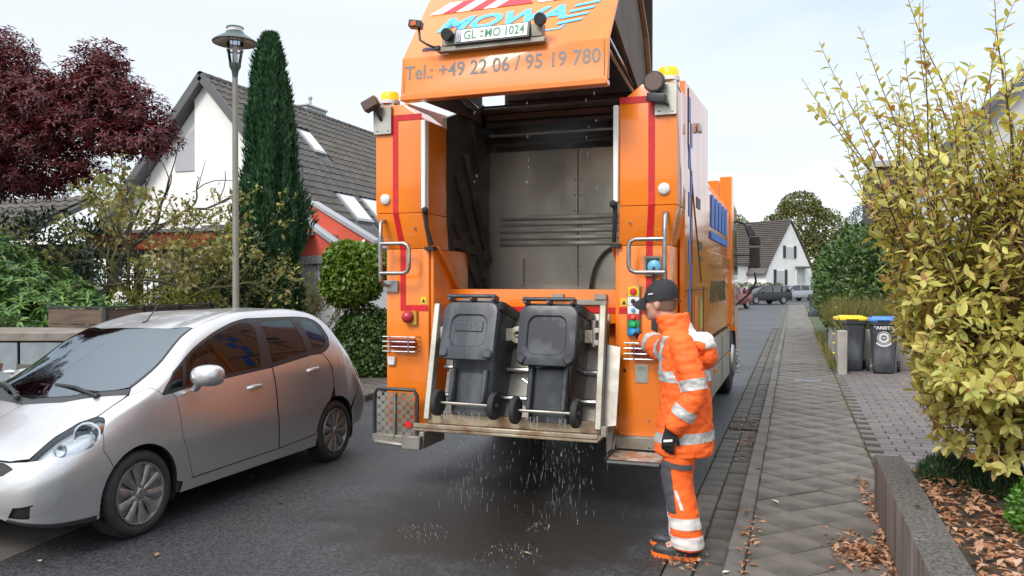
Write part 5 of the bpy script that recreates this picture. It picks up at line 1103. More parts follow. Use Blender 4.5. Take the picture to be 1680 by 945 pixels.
for i, (x, y, s) in enumerate(((-2.42, 4.96, 1), (-1.72, 4.75, 1.15), (-1.70, 5.35, .6))):
    n = int(75 * s); a = rs_.rand(n) * 6.283; d = rs_.rand(n) ** .6 * .20 * s; h_ = np.maximum(.005, (.10 * s - d * .35) * rs_.rand(n)); P = np.stack([x + np.cos(a) * d, y + np.sin(a) * d, h_], 1)
    tag(link('water_splash', drop_mesh('water_splash', P, +.003 + .013 * rs_.rand(n) ** 2, .0010 + .0016 * rs_.rand(n) ** 2), None), ('splash of water on the wet asphalt below the grey bin', 'large splash of water on the asphalt below the black bin', 'small splash of water in the shade under the lift')[i], 'water', kind='stuff')
for bn, lab, zz in ((b1, 'thin streams of water running off the grey bin', .10), (b2, 'thin streams of water running off the black bin', .10)):
    m = MB()
    for k in range(11):
        x = bn.location.x + rs_.uniform(-.17, .17); y = 5.665 + rs_.uniform(-.03, .03); z0 = .74; L_ = rs_.uniform(.05, .16)
        m.tube([(x, y, z0), (x + rs_.normal(0, .004), y - .004, z0 - L_ * .5), (x + rs_.normal(0, .006), y - .008, z0 - L_)], [.0026, .002, .0006], 5)
    tag(m.build('water_stream', WATER, None, smooth=True), lab, 'water', kind='stuff')

# ------------------------------------------------------------------ the worker
HIVIS = mat('fluorescent_orange_cloth', (1.0, .15, .018), .7, col2=(.90, .12, .013), nscale=6, bump=.25, bscale=26)
BANDM = mat('reflective_band', (.56, .56, .55), .35, .2, col2=(.46, .46, .45), nscale=18)
BANDW = mat('pale_reflective_band', (.74, .70, .66), .4, col2=(.62, .56, .52), nscale=18)
DGREY = mat('dark_grey_cloth', (.075, .07, .078), .8, bump=.15, bscale=60)
SKIN = mat('skin', (.56, .31, .22), .5, col2=(.50, .25, .18), nscale=9, spec=.4)
CAPM = mat('black_cap_cloth', (.014, .015, .018), .75, bump=.15, bscale=200)
GLOVE = mat('black_work_glove', (.016, .016, .017), .6, bump=.2, bscale=120)
PERSON = thing('person', 'worker in orange reflective clothing and black cap pressing the truck panel', 'person', (-.70, 5.20, 0), R(-4))
def pv(F, L, z): return Vector((-F, L, z))       # forward, to his right, up -> local
def ell(F, L, z, a, b, n=20, tiltF=0, rot=0):
    out = []
    for k in range(n):
        t = 2 * math.pi * k / n; f = a * math.cos(t); l = b * math.sin(t)
        f, l = f * math.cos(rot) - l * math.sin(rot), f * math.sin(rot) + l * math.cos(rot)
        out.append(pv(F + f, L + l, z + tiltF * f))
    return out
def limb(m, pts, n=14):
    """tube of joints (F,L,z,r) with rounded ends"""
    P = [pv(*p[:3]) for p in pts]; m.tube(P, [p[3] for p in pts], n); m.ball(P[0], pts[0][3], 12); m.ball(P[-1], pts[-1][3], 12)
def spline(pts, n=6):
    out = []; A_ = np.array(pts, float); A_ = np.vstack([2 * A_[0] - A_[1], A_, 2 * A_[-1] - A_[-2]])
    for i in range(1, len(A_) - 2):
        for t in np.linspace(0, 1, n, endpoint=False):
            a, b, c_, d = A_[i - 1:i + 3]; out.append(tuple(.5 * (2 * b + (c_ - a) * t + (2 * a - 5 * b + 4 * c_ - d) * t * t + (3 * b - a - 3 * c_ + d) * t ** 3)))
    return out + [tuple(A_[-2])]
def fuse(mb, voxel, it=6, name='fused', fac=.5):
    o = bpy.data.objects.new(name, mb.mesh(name)); COL.objects.link(o)
    r_ = o.modifiers.new('r', 'REMESH'); r_.mode = 'VOXEL'; r_.voxel_size = voxel
    s_ = o.modifiers.new('s', 'SMOOTH'); s_.factor = fac; s_.iterations = it
    bpy.context.view_layer.update(); me = bpy.data.meshes.new_from_object(o.evaluated_get(bpy.context.evaluated_depsgraph_get())); me.name = name
    bpy.data.objects.remove(o)
    for p in me.polygons: p.use_smooth = True
    return me
def wrinkle(me, amp, sc, cond=None, stretch=(1, 1, .5)):
    nm = [v.normal.copy() for v in me.vertices]
    for v, n_ in zip(me.vertices, nm):
        if cond and not cond(v.co): continue
        q = Vector((v.co.x * stretch[0], v.co.y * stretch[1], v.co.z * stretch[2])) * sc; k = mnoise.noise(q); k2 = 1 - abs(mnoise.noise(q * .7 + Vector((5, 1, 2)))) * 2
        v.co += n_ * amp * (.5 * k + .6 * k2)
HC = (.135, .0, 1.615)
# one continuous body: head, neck, trunk, arms, legs
m = MB(); hf, hl_, hz = HC
def hp(f, l, z): return pv(hf + f, hl_ + l, hz + z)
m.ball(hp(-.012, 0, .02), (.098, .076, .105), 20); m.ball(hp(.02, 0, -.045), (.070, .060, .075), 16); m.ball(hp(.040, 0, -.088), (.042, .040, .032), 14)
m.ball(hp(.078, 0, .012), (.022, .05, .016), 10)
m.loft([[hp(f, l, z) for f, l in ((.075, -.008), (.075 + d, -.006), (.075 + d, .006), (.075, .008))] for z, d in ((.012, .016), (-.012, .030), (-.030, .038), (-.040, .030))])
m.ball(hp(.088, 0, -.055), (.014, .025, .008), 8); m.ball(hp(.086, 0, -.070), (.014, .022, .008), 8)
for s in (-1, 1): m.ball(hp(-.008, s * .078, -.015), (.020, .012, .034), 10); m.ball(hp(.055, s * .045, -.025), (.03, .022, .03), 10)
m.tube([pv(hf - .035, 0, hz - .05), pv(.06, 0, 1.47), pv(.0, 0, 1.38)], [.056, .060, .08], 14)
m.loft([ell(-.02, 0, 1.40, .10, .16), ell(-.02, 0, 1.2, .11, .17), ell(-.03, 0, 1.0, .10, .15), ell(-.03, 0, .88, .10, .15)])
for s in (-1, 1): limb(m, [(-.03, s * .09, .88, .085), (-.005, s * .10, .5, .06), (-.05, s * .10, .10, .045)]); m.tube([pv(-.05, s * .1, .09), pv(.05, s * .1, .05)], .04, 10)
limb(m, [(-.06, -.18, 1.36, .05), (-.14, -.235, 1.08, .042), (-.01, -.25, .85, .028)]); limb(m, [(.05, .19, 1.38, .05), (.20, .42, 1.28, .042), (.38, .66, 1.36, .03)])
me = fuse(m, .008, 5, 'body'); me.materials.append(SKIN); body = link('body', me, None, PERSON)
m = MB()
for s in (-1, 1): m.ball(hp(.079, s * .032, .0), (.010, .012, .006), 8)
m.build('eyes', mat('eye_dark', (.05, .035, .03), .3), body, smooth=True, local=True)
m = MB(); m.loft([ell(hf - .022, hl_, hz + .02, .100, .080, 18), ell(hf - .022, hl_, hz - .03, .096, .076, 18), ell(hf - .045, hl_, hz - .05, .066, .066, 18)]); 
mm = m.mesh('hair'); bm = bmesh.new(); bm.from_mesh(mm); bmesh.ops.delete(bm, geom=[v for v in bm.verts if -v.co.x > hf + .0 - .0], context='VERTS'); bm.to_mesh(mm); bm.free(); mm.materials.append(mat('cropped_hair', (.16, .10, .07), .8)); 
for p in mm.polygons: p.use_smooth = True
link('hair', mm, None, body)
# cap with a brim
m = MB(); rings = []
for k in range(8):
    t = k / 7 * math.pi / 2; rings.append(ell(hf - .018 - .008 * math.sin(t), hl_, hz + .015 + .135 * math.sin(t) + 0.0, .116 * max(.02, math.cos(t)) ** .75, .093 * max(.02, math.cos(t)) ** .75, 22, -.12))
m.loft(rings, cap=True); cap_ = m.build('cap', CAPM, PERSON, smooth=True, local=True)
m = MB(); top = []; bot = []
for u in np.linspace(-1, 1, 13):
    l = u * .082; row = []
    for v in np.linspace(0, 1, 6):
        f = .065 + .02 * (1 - u * u) + v * .085 * math.sqrt(max(0, 1 - u * u)) ** .8; row.append(hp(f, l * (1 - .1 * v), .02 - .28 * v * .1 - .022 * u * u * (1 + v) + .018 * (1 - v)))
    top.append(row)
vs = [p for r_ in top for p in r_] + [p - Vector((0, 0, .006)) for r_ in top for p in r_]; fs = []
for i in range(12):
    for j in range(5): a = i * 6 + j; fs += [(a, a + 6, a + 7, a + 1), (78 + a, 78 + a + 1, 78 + a + 7, 78 + a + 6)]
m.add(vs, fs); m.build('cap_brim', CAPM, cap_, smooth=True, local=True)
m = MB(); m.ball(hp(-.02, 0, .152), (.010, .010, .006), 8); m.build('cap_button', CAPM, cap_, smooth=True, local=True)
m = MB(); m.plate([hp(-.138, -.03, .0), hp(-.138, .03, .0), hp(-.141, .03, .02), hp(-.141, -.03, .02)], .004); m.build('cap_strap', BLACKP, cap_, local=True)
m = MB(); m.plate([hp(.012, -.0975, .055), hp(.045, -.087, .05), hp(.045, -.086, .056), hp(.012, -.0965, .061)], .002); m.build('cap_mark', WHITEP, cap_, local=True)
# trousers
m = MB(); m.loft([ell(-.03, 0, .98, .12, .17), ell(-.035, 0, .86, .135, .185), ell(-.035, 0, .78, .12, .18)])
legs = {}
for s in (-1, 1):
    f0 = .0 if s < 0 else .055
    pts = spline([(-.035, s * .095, .86, .112), (-.03 + f0 * .5, s * .10, .68, .102), (-.015 + f0, s * .10, .50, .093), (-.05 + f0, s * .10, .30, .092), (-.075 + f0, s * .10, .12, .098), (-.075 + f0, s * .10, .07, .10)], 5); legs[s] = pts
    m.tube([pv(*p[:3]) for p in pts], [p[3] for p in pts], 16)
tr_me = fuse(m, .0105, 5, 'trousers'); wrinkle(tr_me, .008, 16, stretch=(1, 1, 1.6)); tr_me.materials.append(HIVIS); trou = link('trousers', tr_me, None, PERSON)
# jacket
m = MB()
tor = [(-.035, 0, .655, .180, .205), (-.035, 0, .70, .182, .208), (-.04, 0, .85, .168, .20), (-.045, 0, 1.0, .153, .195), (-.035, 0, 1.15, .150, .205), (-.025, 0, 1.28, .140, .21), (-.01, 0, 1.38, .115, .19), (.02, 0, 1.44, .085, .11), (.04, 0, 1.47, .078, .085)]
m.loft([ell(*t, n=28) for t in tor])
armL = spline([(-.055, -.18, 1.36, .074), (-.11, -.215, 1.22, .073), (-.145, -.235, 1.07, .068), (-.085, -.25, .95, .065), (-.01, -.25, .845, .062)], 6)
armR = spline([(.03, .19, 1.37, .085), (.11, .29, 1.30, .086), (.19, .40, 1.265, .080), (.29, .52, 1.30, .074), (.36, .615, 1.345, .066)], 6)
for ar in (armL, armR): m.tube([pv(*p[:3]) for p in ar], [p[3] for p in ar], 16); m.ball(pv(*ar[0][:3]), ar[0][3], 12)
m.ball(pv(-.155, .0, 1.35), (.07, .135, .07), 16)                                   # the folded hood
m.ball(pv(-.19, .02, 1.28), (.045, .12, .075), 12)
col_ = []
for k, (F_, z, a, b, tf) in enumerate(((.0, 1.41, .105, .125, .1), (.03, 1.47, .098, .105, .25), (.05, 1.535, .098, .10, .32))): col_.append(ell(F_, 0, z, a, b, 24, -tf * .35))
inn = [ell(.05, 0, 1.535, .082, .083, 24, -.11), ell(.03, 0, 1.46, .075, .08, 24, -.08)]
m.loft(col_ + inn)
jk = fuse(m, .0095, 4, 'jacket')
def on_torso(c): return True
wrinkle(jk, .009, 13, stretch=(1, 1, 1.8)); wrinkle(jk, .0075, 24, stretch=(1, 1, 1.8)); wrinkle(jk, .003, 55)
jk.materials.append(HIVIS); jack = link('jacket', jk, None, PERSON)
def armdist(c, ar):
    best = (9, 0)
    for i, p in enumerate(ar):
        d = (pv(*p[:3]) - c).length / p[3]
        if d < best[0]: best = (d, i)
    return best
def is_arm(c):
    for ar, sg in ((armL, -1), (armR, 1)):
        d, i = armdist(c, ar)
        if i > 3 and d < 1.45 and not (i < 9 and abs(c.y) < .205): return sg
    return 0
def band(name, src, planes, cond, mt, parent, lift=.0035):
    """cut a strip out of the cloth between planes and raise it as a part"""
    bm = bmesh.new(); bm.from_mesh(src)
    for co, no in planes:
        r_ = bmesh.ops.bisect_plane(bm, geom=bm.verts[:] + bm.edges[:] + bm.faces[:], plane_co=co, plane_no=no, clear_outer=True)
    kill = [f for f in bm.faces if not cond(f.calc_center_median())]; bmesh.ops.delete(bm, geom=kill, context='FACES')
    bm.normal_update()
    nv = {v: v.normal.copy() for v in bm.verts}
    for v in bm.verts: v.co += nv[v] * lift
    me = bpy.data.meshes.new(name); bm.to_mesh(me); bm.free(); me.materials.clear(); me.materials.append(mt)
    for p in me.polygons: p.use_smooth = True
    return link(name, me, None, parent) if len(me.polygons) else None
Z = Vector((0, 0, 1))
def zb(lo, hi, tl=0): return [(Vector((0, 0, hi)), Vector((tl, 0, 1))), (Vector((0, 0, lo)), Vector((-tl, 0, -1)))]
band('hem_band', jk, zb(.735, .80, -.06), lambda c: not is_arm(c), BANDM, jack)
band('chest_band', jk, zb(1.12, 1.19), lambda c: not is_arm(c), BANDM, jack)
for s, fb in ((-1, 1), (1, 1), (-1, -1), (1, -1)):
    band('brace_band', jk, [(Vector((0, s * .165, 0)), Vector((0, s, 0))), (Vector((0, s * .105, 0)), Vector((0, -s, 0))), (Vector((0, 0, 1.19)), -Z)], lambda c: (c.x - .03) * fb > 0 and not is_arm(c) and not (c.x > .10 and abs(c.y) < .16 and c.z > 1.25) and c.z < 1.405, BANDM, jack)
def armband(name, ar, i, w, sg):
    c0 = pv(*ar[i][:3]); d = (pv(*ar[min(i + 1, len(ar) - 1)][:3]) - pv(*ar[i - 1][:3])).normalized()
    band(name, jk, [(c0 + d * w, d), (c0 - d * w, -d)], lambda c: (is_arm(c) == sg) and (c - c0).length < .125, BANDM, jack)
armband('sleeve_band', armL, 10, .034, -1); armband('sleeve_band', armL, 18, .032, -1); armband('sleeve_band', armR, 9, .034, 1); armband('sleeve_band', armR, 18, .034, 1)
band('hood_lining', jk, [(pv(-.07, 0, 1.36), Vector((-.62, 0, -.78)) )], lambda c: c.x > .075 and c.z > 1.335 and abs(c.y) < .125 and c.x < .27, mat('white_lining', (.74, .70, .68), .8), jack)
band('shoulder_band', jk, [], lambda c: (is_arm(c) == -1 or c.y < -.13) and abs((c - pv(-.03, -.16, 1.36)).dot(Vector((.25, -.6, .75)).normalized())) < .0 , BANDM, jack)
for s in (-1, 1):
    lc = lambda c, s=s: c.y * s > .002
    band('leg_band', tr_me, zb(.205, .275), lc, BANDW, trou); band('leg_band', tr_me, zb(.085, .160), lc, BANDW, trou)
    band('knee_patch', tr_me, zb(.30, .625) + [(Vector((.062, 0, 0)), Vector((1, 0, .12)))], lambda c, s=s: c.y * s > .01, DGREY, trou, .003)
band('pocket_flap', tr_me, zb(.585, .62, .1), lambda c: c.y < -.14 and abs(c.x) < .12, DGREY, trou, .008)
band('leg_flash', tr_me, [(Vector((.04, 0, .42)), Vector((.94, 0, .34))), (Vector((.02, 0, .42)), Vector((-.94, 0, -.34)))] + zb(.33, .45), lambda c: c.y < -.10, BANDW, trou, .004)
m = MB()
for z in (.69, .86): m.disc(jk.vertices[0].co * 0 + pv(.155, -.13, z), (-.8, -.6, 0), .008, .012, 8)
m.build('press_stud', STEEL, jack, local=True)
# gloves: palm, four fingers and a thumb
def glove(c0, d, up, curl, label, bendup=1, spread=.018):
    """c0 wrist, d towards the fingers, up = back-of-hand normal; curl is the bend per joint"""
    c0 = Vector(c0); d = Vector(d).normalized(); up = Vector(up); up = (up - d * up.dot(d)).normalized(); sd2 = d.cross(up)
    m = MB(); rings = []
    for t, w, h_ in ((-.05, .036, .03), (-.01, .033, .024), (.02, .038, .020), (.06, .043, .018), (.092, .042, .015)):
        rings.append([c0 + d * t + sd2 * w * math.cos(a) + up * h_ * math.sin(a) for a in np.linspace(0, 2 * math.pi, 15)[:-1]])
    m.loft(rings)
    for k, (off, L_) in enumerate(((-.031, .066), (-.010, .076), (.011, .072), (.031, .058))):
        p = c0 + d * .082 + sd2 * off; dd = (d + sd2 * off * 1.2).normalized(); pts = [p]; a = 0
        for j, fr in enumerate((.42, .32, .26)):
            a += curl * (1 + .15 * k); v = dd * math.cos(a) - up * math.sin(a); p = p + v * L_ * fr; pts.append(p.copy())
        m.tube(pts, [.0105, .0105, .0098, .0085], 10); m.ball(pts[-1], .0088, 8)
    p = c0 + d * .02 - sd2 * .034; v = (d * .75 - sd2 * .6 - up * .25).normalized(); pts = [p, p + v * .035, p + v * .035 + (d * .9 - sd2 * .15 - up * .4).normalized() * .03]
    m.tube(pts, [.014, .0125, .0105], 10); m.ball(pts[-1], .0105, 8)
    me = fuse(m, .0038, 2, 'glove'); me.materials.append(GLOVE); return link('glove', me, None, PERSON)
gl = glove(pv(.004, -.25, .825), pv(.14, .0, -1), pv(.1, -1, 0), .28, 'left')
m = MB(); m.plate([pv(-.02, -.283, .770), pv(.035, -.283, .763), pv(.035, -.282, .777), pv(-.02, -.282, .784)], .003); m.build('glove_mark', WHITEP, gl, local=True)
gr2 = glove(pv(.40, .665, 1.355), pv(.30, .95, .02), pv(-.3, -.1, 1), .42, 'right')
# boots
for s in (-1, 1):
    f0 = .0 if s < 0 else .055; m = MB(); yy = s * .10
    for nm in ('boot',):
        m.loft([ell(-.085 + f0, yy, .16, .062, .052, 18), ell(-.08 + f0, yy, .11, .066, .052, 18), ell(-.05 + f0, yy, .075, .10, .052, 18), ell(-.01 + f0, yy, .05, .138, .052, 18), ell(.005 + f0, yy, .022, .150, .053, 18)])
        m.ball(pv(.07 + f0, yy, .045), (.075, .049, .038), 14)
    me = fuse(m, .006, 4, 'boot'); me.materials.append(mat('grey_boot_leather%d' % s, (.035, .036, .042), .5, bump=.2, bscale=120)); bt = link('boot', me, None, PERSON)
    m = MB(); m.loft([ell(.0 + f0, yy, .002, .154, .055, 24), ell(.0 + f0, yy, .024, .156, .056, 24)])
    for k in range(10): m.box(pv(-.115 + f0 + k * .0255, yy - .0535, .0) - Vector((.008, 0, 0)), pv(-.115 + f0 + k * .0255, yy + .0535, .012) + Vector((.008, 0, 0)))
    m.build('sole', mat('orange_sole%d' % s, (.75, .16, .02), .6), bt, smooth=40, local=True)
    m = MB()
    for k in range(4): m.tube([pv(.0 + f0 + k * .018, yy - .032, .105 - k * .009), pv(.0 + f0 + k * .018, yy + .032, .105 - k * .009)], .004, 6)
    m.build('lace', DGREY, bt, local=True)
# ------------------------------------------------------------------ buildings on the left
PLASTER = mat('white_render', (.82, .81, .79), .85, col2=(.68, .665, .63), nscale=1.1, npos=(.5, .85), ndetail=8, bump=.12, bscale=60, stretch=(1, 1, .4))
TILE = mat('dark_concrete_tile', (.075, .066, .06), .7, col2=(.125, .11, .075), nscale=2.2, npos=(.45, .72), bump=.3, bscale=60, vary=.22)
SLATE = mat('slate_grey_trim', (.10, .10, .105), .55)
ZINC = mat('grey_zinc', (.36, .37, .39), .45, .3)
REDR = mat('orange_red_render', (.60, .095, .055), .75, col2=(.54, .085, .05), nscale=2)
SKYG = mat('skylight_glass', (.62, .66, .70), .06, 0, spec=1.0, coat=1)
GREYG = mat('grey_window_glass', (.38, .375, .40), .1, coat=.6)
def roof_tiles(parent, ridge, down, along, nrow, ncol, rowh, colw, limit=300, skip=None, m=TILE, nm='roof_tile'):
    """overlapping pantiles: ridge = start point, down = unit vector down the slope, along = unit vector along the ridge"""
    down = Vector(down).normalized(); along = Vector(along).normalized(); nn = along.cross(down).normalized()
    if nn.z < 0: nn = -nn
    mb = MB(); L_ = rowh * 1.12; xs = [-.5, -.22, 0, .22, .5]; hs = [.006, .012, .040, .040, .010]; vs = []
    for yy, lift in ((0, 0.002), (L_, .028)):
        for x, h_ in zip(xs, hs): vs.append((x * colw * .985, yy, h_ + lift))
    for x, h_ in zip(xs, hs): vs.append((x * colw * .985, L_, h_ + .028 - .024))
    fs = [(i, i + 1, 5 + i + 1, 5 + i) for i in range(4)] + [(5 + i, 5 + i + 1, 10 + i + 1, 10 + i) for i in range(4)]
    mb.add(vs, fs); me = mb.mesh(nm, smooth=40); B_ = Matrix((along, down, nn)).transposed().to_4x4(); inv = INV.get(parent, Matrix.Identity(4)); it = []
    for r_ in range(nrow):
        for c_ in range(ncol):
            p = Vector(ridge) + down * rowh * r_ + along * colw * (c_ + .5)
            if skip and skip(p + down * rowh * .5): continue
            it.append((inv @ Matrix.Translation(p + nn * (.01 + rng.uniform(0, .004))) @ B_ @ Matrix.Rotation(rng.uniform(-.006, .006), 4, 'Z'), 0))
    pieces(nm, it, parent, m, [me], limit, nm + 's')
HOU = thing('house', 'white gabled house with a steep dark tiled roof and skylights', 'house', (-16.75, 19.5, 0))
rx, rz_, ey_, ez_ = -16.75, 7.95, -12.25, 2.89; sl = 1.124
def rfz(x): return rz_ - sl * abs(x - rx)
m = MB(); m.prism([(-20.6, 0), (-12.7, 0), (-12.7, rfz(-12.7) - .22), (-16.75, 7.95 - .22), (-17.17, rfz(-17.17) - .22), (-17.17, 2.5), (-20.6, 2.5)], 19.62, 19.9, 'y'); m.build('gable_wall', PLASTER, HOU)
m = MB(); m.prism([(-20.9, 2.45), (-17.17, 2.45), (-17.17, rfz(-17.17) - .24), (-20.9, rfz(-20.9) - .24)], 19.80, 20.0, 'y'); m.build('set_back_wall', PLASTER, HOU)
m = MB(); m.prism([(-18.05, 5.15), (-17.22, 5.15), (-17.22, 6.55), (-18.05, 5.7)], 19.76, 19.798, 'y'); m.build('gable_window', GREYG, HOU)
m = MB(); m.box((-12.95, 19.9, 0), (-12.7, 36, 3.2)); m.build('side_wall', PLASTER, HOU)
m = MB(); m.box((-16.9, 19.585, 2.6), (-15.2, 19.615, 3.45)); fw = m.build('window', SLATE, HOU, bevel=.01)
for x in (-16.82, -16.0): m = MB(); m.box((x, 19.575, 2.68), (x + .72, 19.5835, 3.37)); m.build('pane', mat('bluish_glass', (.35, .45, .5), .08, coat=.5) if 'bluish_glass' not in MATS else MATS['bluish_glass'], fw)
dn = Vector((1, 0, -sl)).normalized(); nn_ = Vector((sl, 0, 1)).normalized()
m = MB()
for sgn, xe in ((1, -12.2), (-1, -20.95)):
    a = (rx, 19.4, rz_); b = (rx, 36, rz_); z1 = rz_ - sl * abs(xe - rx); q = [Vector(a), Vector((xe, 19.4, z1)), Vector((xe, 36, z1)), Vector(b)]; off = Vector((0, 0, -.20)); m.add(q + [p + off for p in q], [(0, 1, 2, 3), (7, 6, 5, 4), (0, 4, 5, 1), (1, 5, 6, 2), (2, 6, 7, 3), (3, 7, 4, 0)])
rf_ = m.build('roof', SLATE, HOU)
m = MB(); m.bar((rx, 19.37, rz_ - .05), (-12.18, 19.37, rfz(-12.18) - .05), .06, .24, nn_); m.build('verge_board', SLATE, rf_); m = MB(); m.bar((rx, 19.37, rz_ - .05), (-20.95, 19.37, rfz(-20.95) - .05), .06, .24); m.build('verge_board', SLATE, rf_)
lights = [(-15.72, 22.75, -15.02, 23.45), (-13.66, 21.85, -12.88, 22.85), (-13.66, 23.35, -12.88, 24.35)]
def skipt(p): return any(x0 - .12 < p.x < x1 + .12 and y0 - .12 < p.y < y1 + .12 for x0, y0, x1, y1 in lights)
roof_tiles(rf_, (rx, 19.36, rz_), dn, (0, 1, 0), 21, 54, .32, .305, 300, skipt)
for k in range(42):
    m = MB(); y = 19.36 + k * .4; m.lathe([(.13, 0), (.12, .40), (.0001, .40)], (rx, y, rz_ - .03), (0, 1, 0), 8); m.build('ridge_tile', TILE, rf_)
for (x0, y0, x1, y1) in lights:
    m = MB(); q = [Vector((x, y, rfz(x))) for x, y in ((x0, y0), (x1, y0), (x1, y1), (x0, y1))]; m.add([p - nn_ * .02 for p in q] + [p + nn_ * .10 for p in q], [(3, 2, 1, 0), (4, 5, 6, 7), (0, 1, 5, 4), (1, 2, 6, 5), (2, 3, 7, 6), (3, 0, 4, 7)]); sk = m.build('skylight', ZINC, rf_, bevel=.01)
    m = MB(); q = [Vector((x, y, rfz(x))) for x, y in ((x0 + .05, y0 + .06), (x1 - .06, y0 + .06), (x1 - .06, y1 - .06), (x0 + .05, y1 - .06))]; m.add([p + nn_ * .103 for p in q] + [p + nn_ * .112 for p in q], [(3, 2, 1, 0), (4, 5, 6, 7), (0, 1, 5, 4), (1, 2, 6, 5), (2, 3, 7, 6), (3, 0, 4, 7)]); m.build('pane', SKYG, sk)
m = MB(); m.tube([(-12.12, 19.4, 2.80), (-12.12, 36, 2.80)], .07, 8); m.build('gutter', ZINC, rf_, smooth=True)
m = MB(); m.tube([(-12.2, 19.55, 2.75), (-12.55, 19.55, 2.5), (-12.62, 19.55, .1)], .045, 8); m.build('downpipe', ZINC, HOU, smooth=True)
m = MB(); m.tube([(-13.75, 20.15, 4.5), (-13.75, 20.15, 5.15)], .07, 8); m.disc((-13.75, 20.15, 5.15), (0, 0, 1), .10, .05, 8); m.build('vent_pipe', SLATE, rf_, smooth=40)
m = MB(); m.box((-17.5, 25.2, 7.0), (-16.95, 26.5, 8.25)); ch = m.build('chimney', ZINC, HOU, bevel=.01); m = MB(); m.box((-17.56, 25.14, 8.25), (-16.89, 26.56, 8.32)); m.build('chimney_cap', mat('pale_chimney_cap', (.55, .54, .52), .7), ch, bevel=.01)
m = MB(); m.tube([(-17.2, 25.8, 8.32), (-17.2, 25.8, 8.62)], .05, 8); m.ball((-17.2, 25.8, 8.66), .09, 8); m.build('chimney_cowl', ZINC, ch, smooth=40)
PO = thing('porch', 'orange red porch with slanting zinc coping beside the yew', 'porch', (-10.8, 16, 0))
for k, (x0, z0, x1, z1, y) in enumerate(((-11.6, 3.62, -9.92, 2.50, 16.0), (-11.3, 3.66, -9.55, 2.66, 17.0))):
    m = MB(); m.prism([(x0, 2.36), (x1 - .0, 2.36), (x1, z1), (x0, z0)], y, y + .25, 'y'); w_ = m.build('red_wall', REDR, PO)
    m = MB(); m.bar((x0, y + .10, z0 + .04), (x1 + .03, y + .10, z1 + .04), .38, .10, (0, 1, 0)) if False else m.prism([(x0, z0), (x1 + .04, z1 - .02), (x1 + .06, z1 + .09), (x0, z0 + .11)], y - .06, y + .31, 'y'); m.build('coping', ZINC, w_, bevel=.01)
m = MB(); m.box((-11.6, 15.96, 2.16), (-10.05, 16.9, 2.355)); m.box((-11.6, 16.02, .1), (-10.55, 16.2, 2.155)); m.build('grey_front', mat('grey_cladding', (.25, .26, .275), .6), PO, bevel=.008)
m = MB(); m.box((-10.545, 16.1, .1), (-10.1, 16.15, 2.155)); m.build('white_door', WHITEP, PO)
m = MB(); m.ball((-9.80, 16.98, 2.72), (.06, .06, .05), 8); m.build('porch_lamp', WHITEP, PO, smooth=True)
CP_ = thing('carport', 'dark timber carport with an orange red fascia behind the sparse trees', 'carport', (-13.5, 14, 0))
m = MB(); m.box((-15.2, 13.9, 2.47), (-10.6, 14.1, 2.83)); m.build('fascia', REDR, CP_)
m = MB(); m.box((-15.25, 13.85, 2.832), (-10.55, 18, 2.90)); m.build('zinc_roof', ZINC, CP_)
m = MB(); m.box((-17.2, 13.8, 2.28), (-10.7, 14.2, 2.462)); m.build('dark_beam', mat('dark_stained_timber', (.02, .018, .016), .7), CP_)
for x in (-16.6, -13.9, -11.4): m = MB(); m.box((x, 13.95, .1), (x + .14, 14.09, 2.28)); m.build('post', MATS['dark_stained_timber'], CP_)
m = MB(); m.box((-17.0, 18.0, .1), (-14.1, 18.2, 2.9)); m.build('back_wall', mat('shaded_brown_wall', (.16, .12, .10), .8), CP_); m = MB(); m.box((-14.1, 17.2, .1), (-10.6, 17.4, 2.47)); m.build('white_wall', PLASTER, CP_)
tr_ = thing('trellis', 'dark arched garden trellis under the carport', 'trellis', (-13.3, 14.3, .1)); 
for k in range(8): m = MB(); x = -13.95 + k * .17; m.tube([(x, 14.4, .1), (x, 14.4, 1.75 + .35 * math.sqrt(max(0, 1 - ((k - 3.5) / 3.8) ** 2)))], .014, 6); m.build('upright', BLACKP, tr_)
for k in range(9): m = MB(); z = .5 + k * .18; m.tube([(-13.97, 14.42, z), (-12.74, 14.42, z)], .012, 6); m.build('cross_bar', BLACKP, tr_)
# grey brick house at the far left
LH = thing('brick_house', 'grey brick house with a low dark tiled roof at the left edge', 'house', (-16, 12.3, 0))
def brickmat(name, c1, c2, mortar, sc=(2.2, 6.5)):
    m_ = mat(name, c1, .85); nt = m_.node_tree; N = nt.nodes.new; L = nt.links.new; br = N('ShaderNodeTexBrick'); tc = N('ShaderNodeTexCoord'); mp = N('ShaderNodeMapping'); mp.inputs['Rotation'].default_value = (R(90), 0, 0); L(tc.outputs['Object'], mp.inputs[0]); L(mp.outputs[0], br.inputs['Vector'])
    br.inputs['Color1'].default_value = (*c1, 1); br.inputs['Color2'].default_value = (*c2, 1); br.inputs['Mortar'].default_value = (*mortar, 1); br.inputs['Scale'].default_value = 1; br.inputs['Brick Width'].default_value = .25; br.inputs['Row Height'].default_value = .075; br.inputs['Mortar Size'].default_value = .008
    L(br.outputs[0], nt.nodes['Principled BSDF'].inputs['Base Color']); return m_
GB = brickmat('grey_brick', (.30, .28, .25), (.22, .20, .185), (.10, .095, .09))
m = MB(); m.box((-18.0, 12.3, 0), (-13.6, 12.6, 2.52)); m.build('wall', GB, LH); m = MB(); m.box((-15.7, 13.3, .1), (-15.2, 13.6, 2.27)); m.build('pillar', GB, LH)
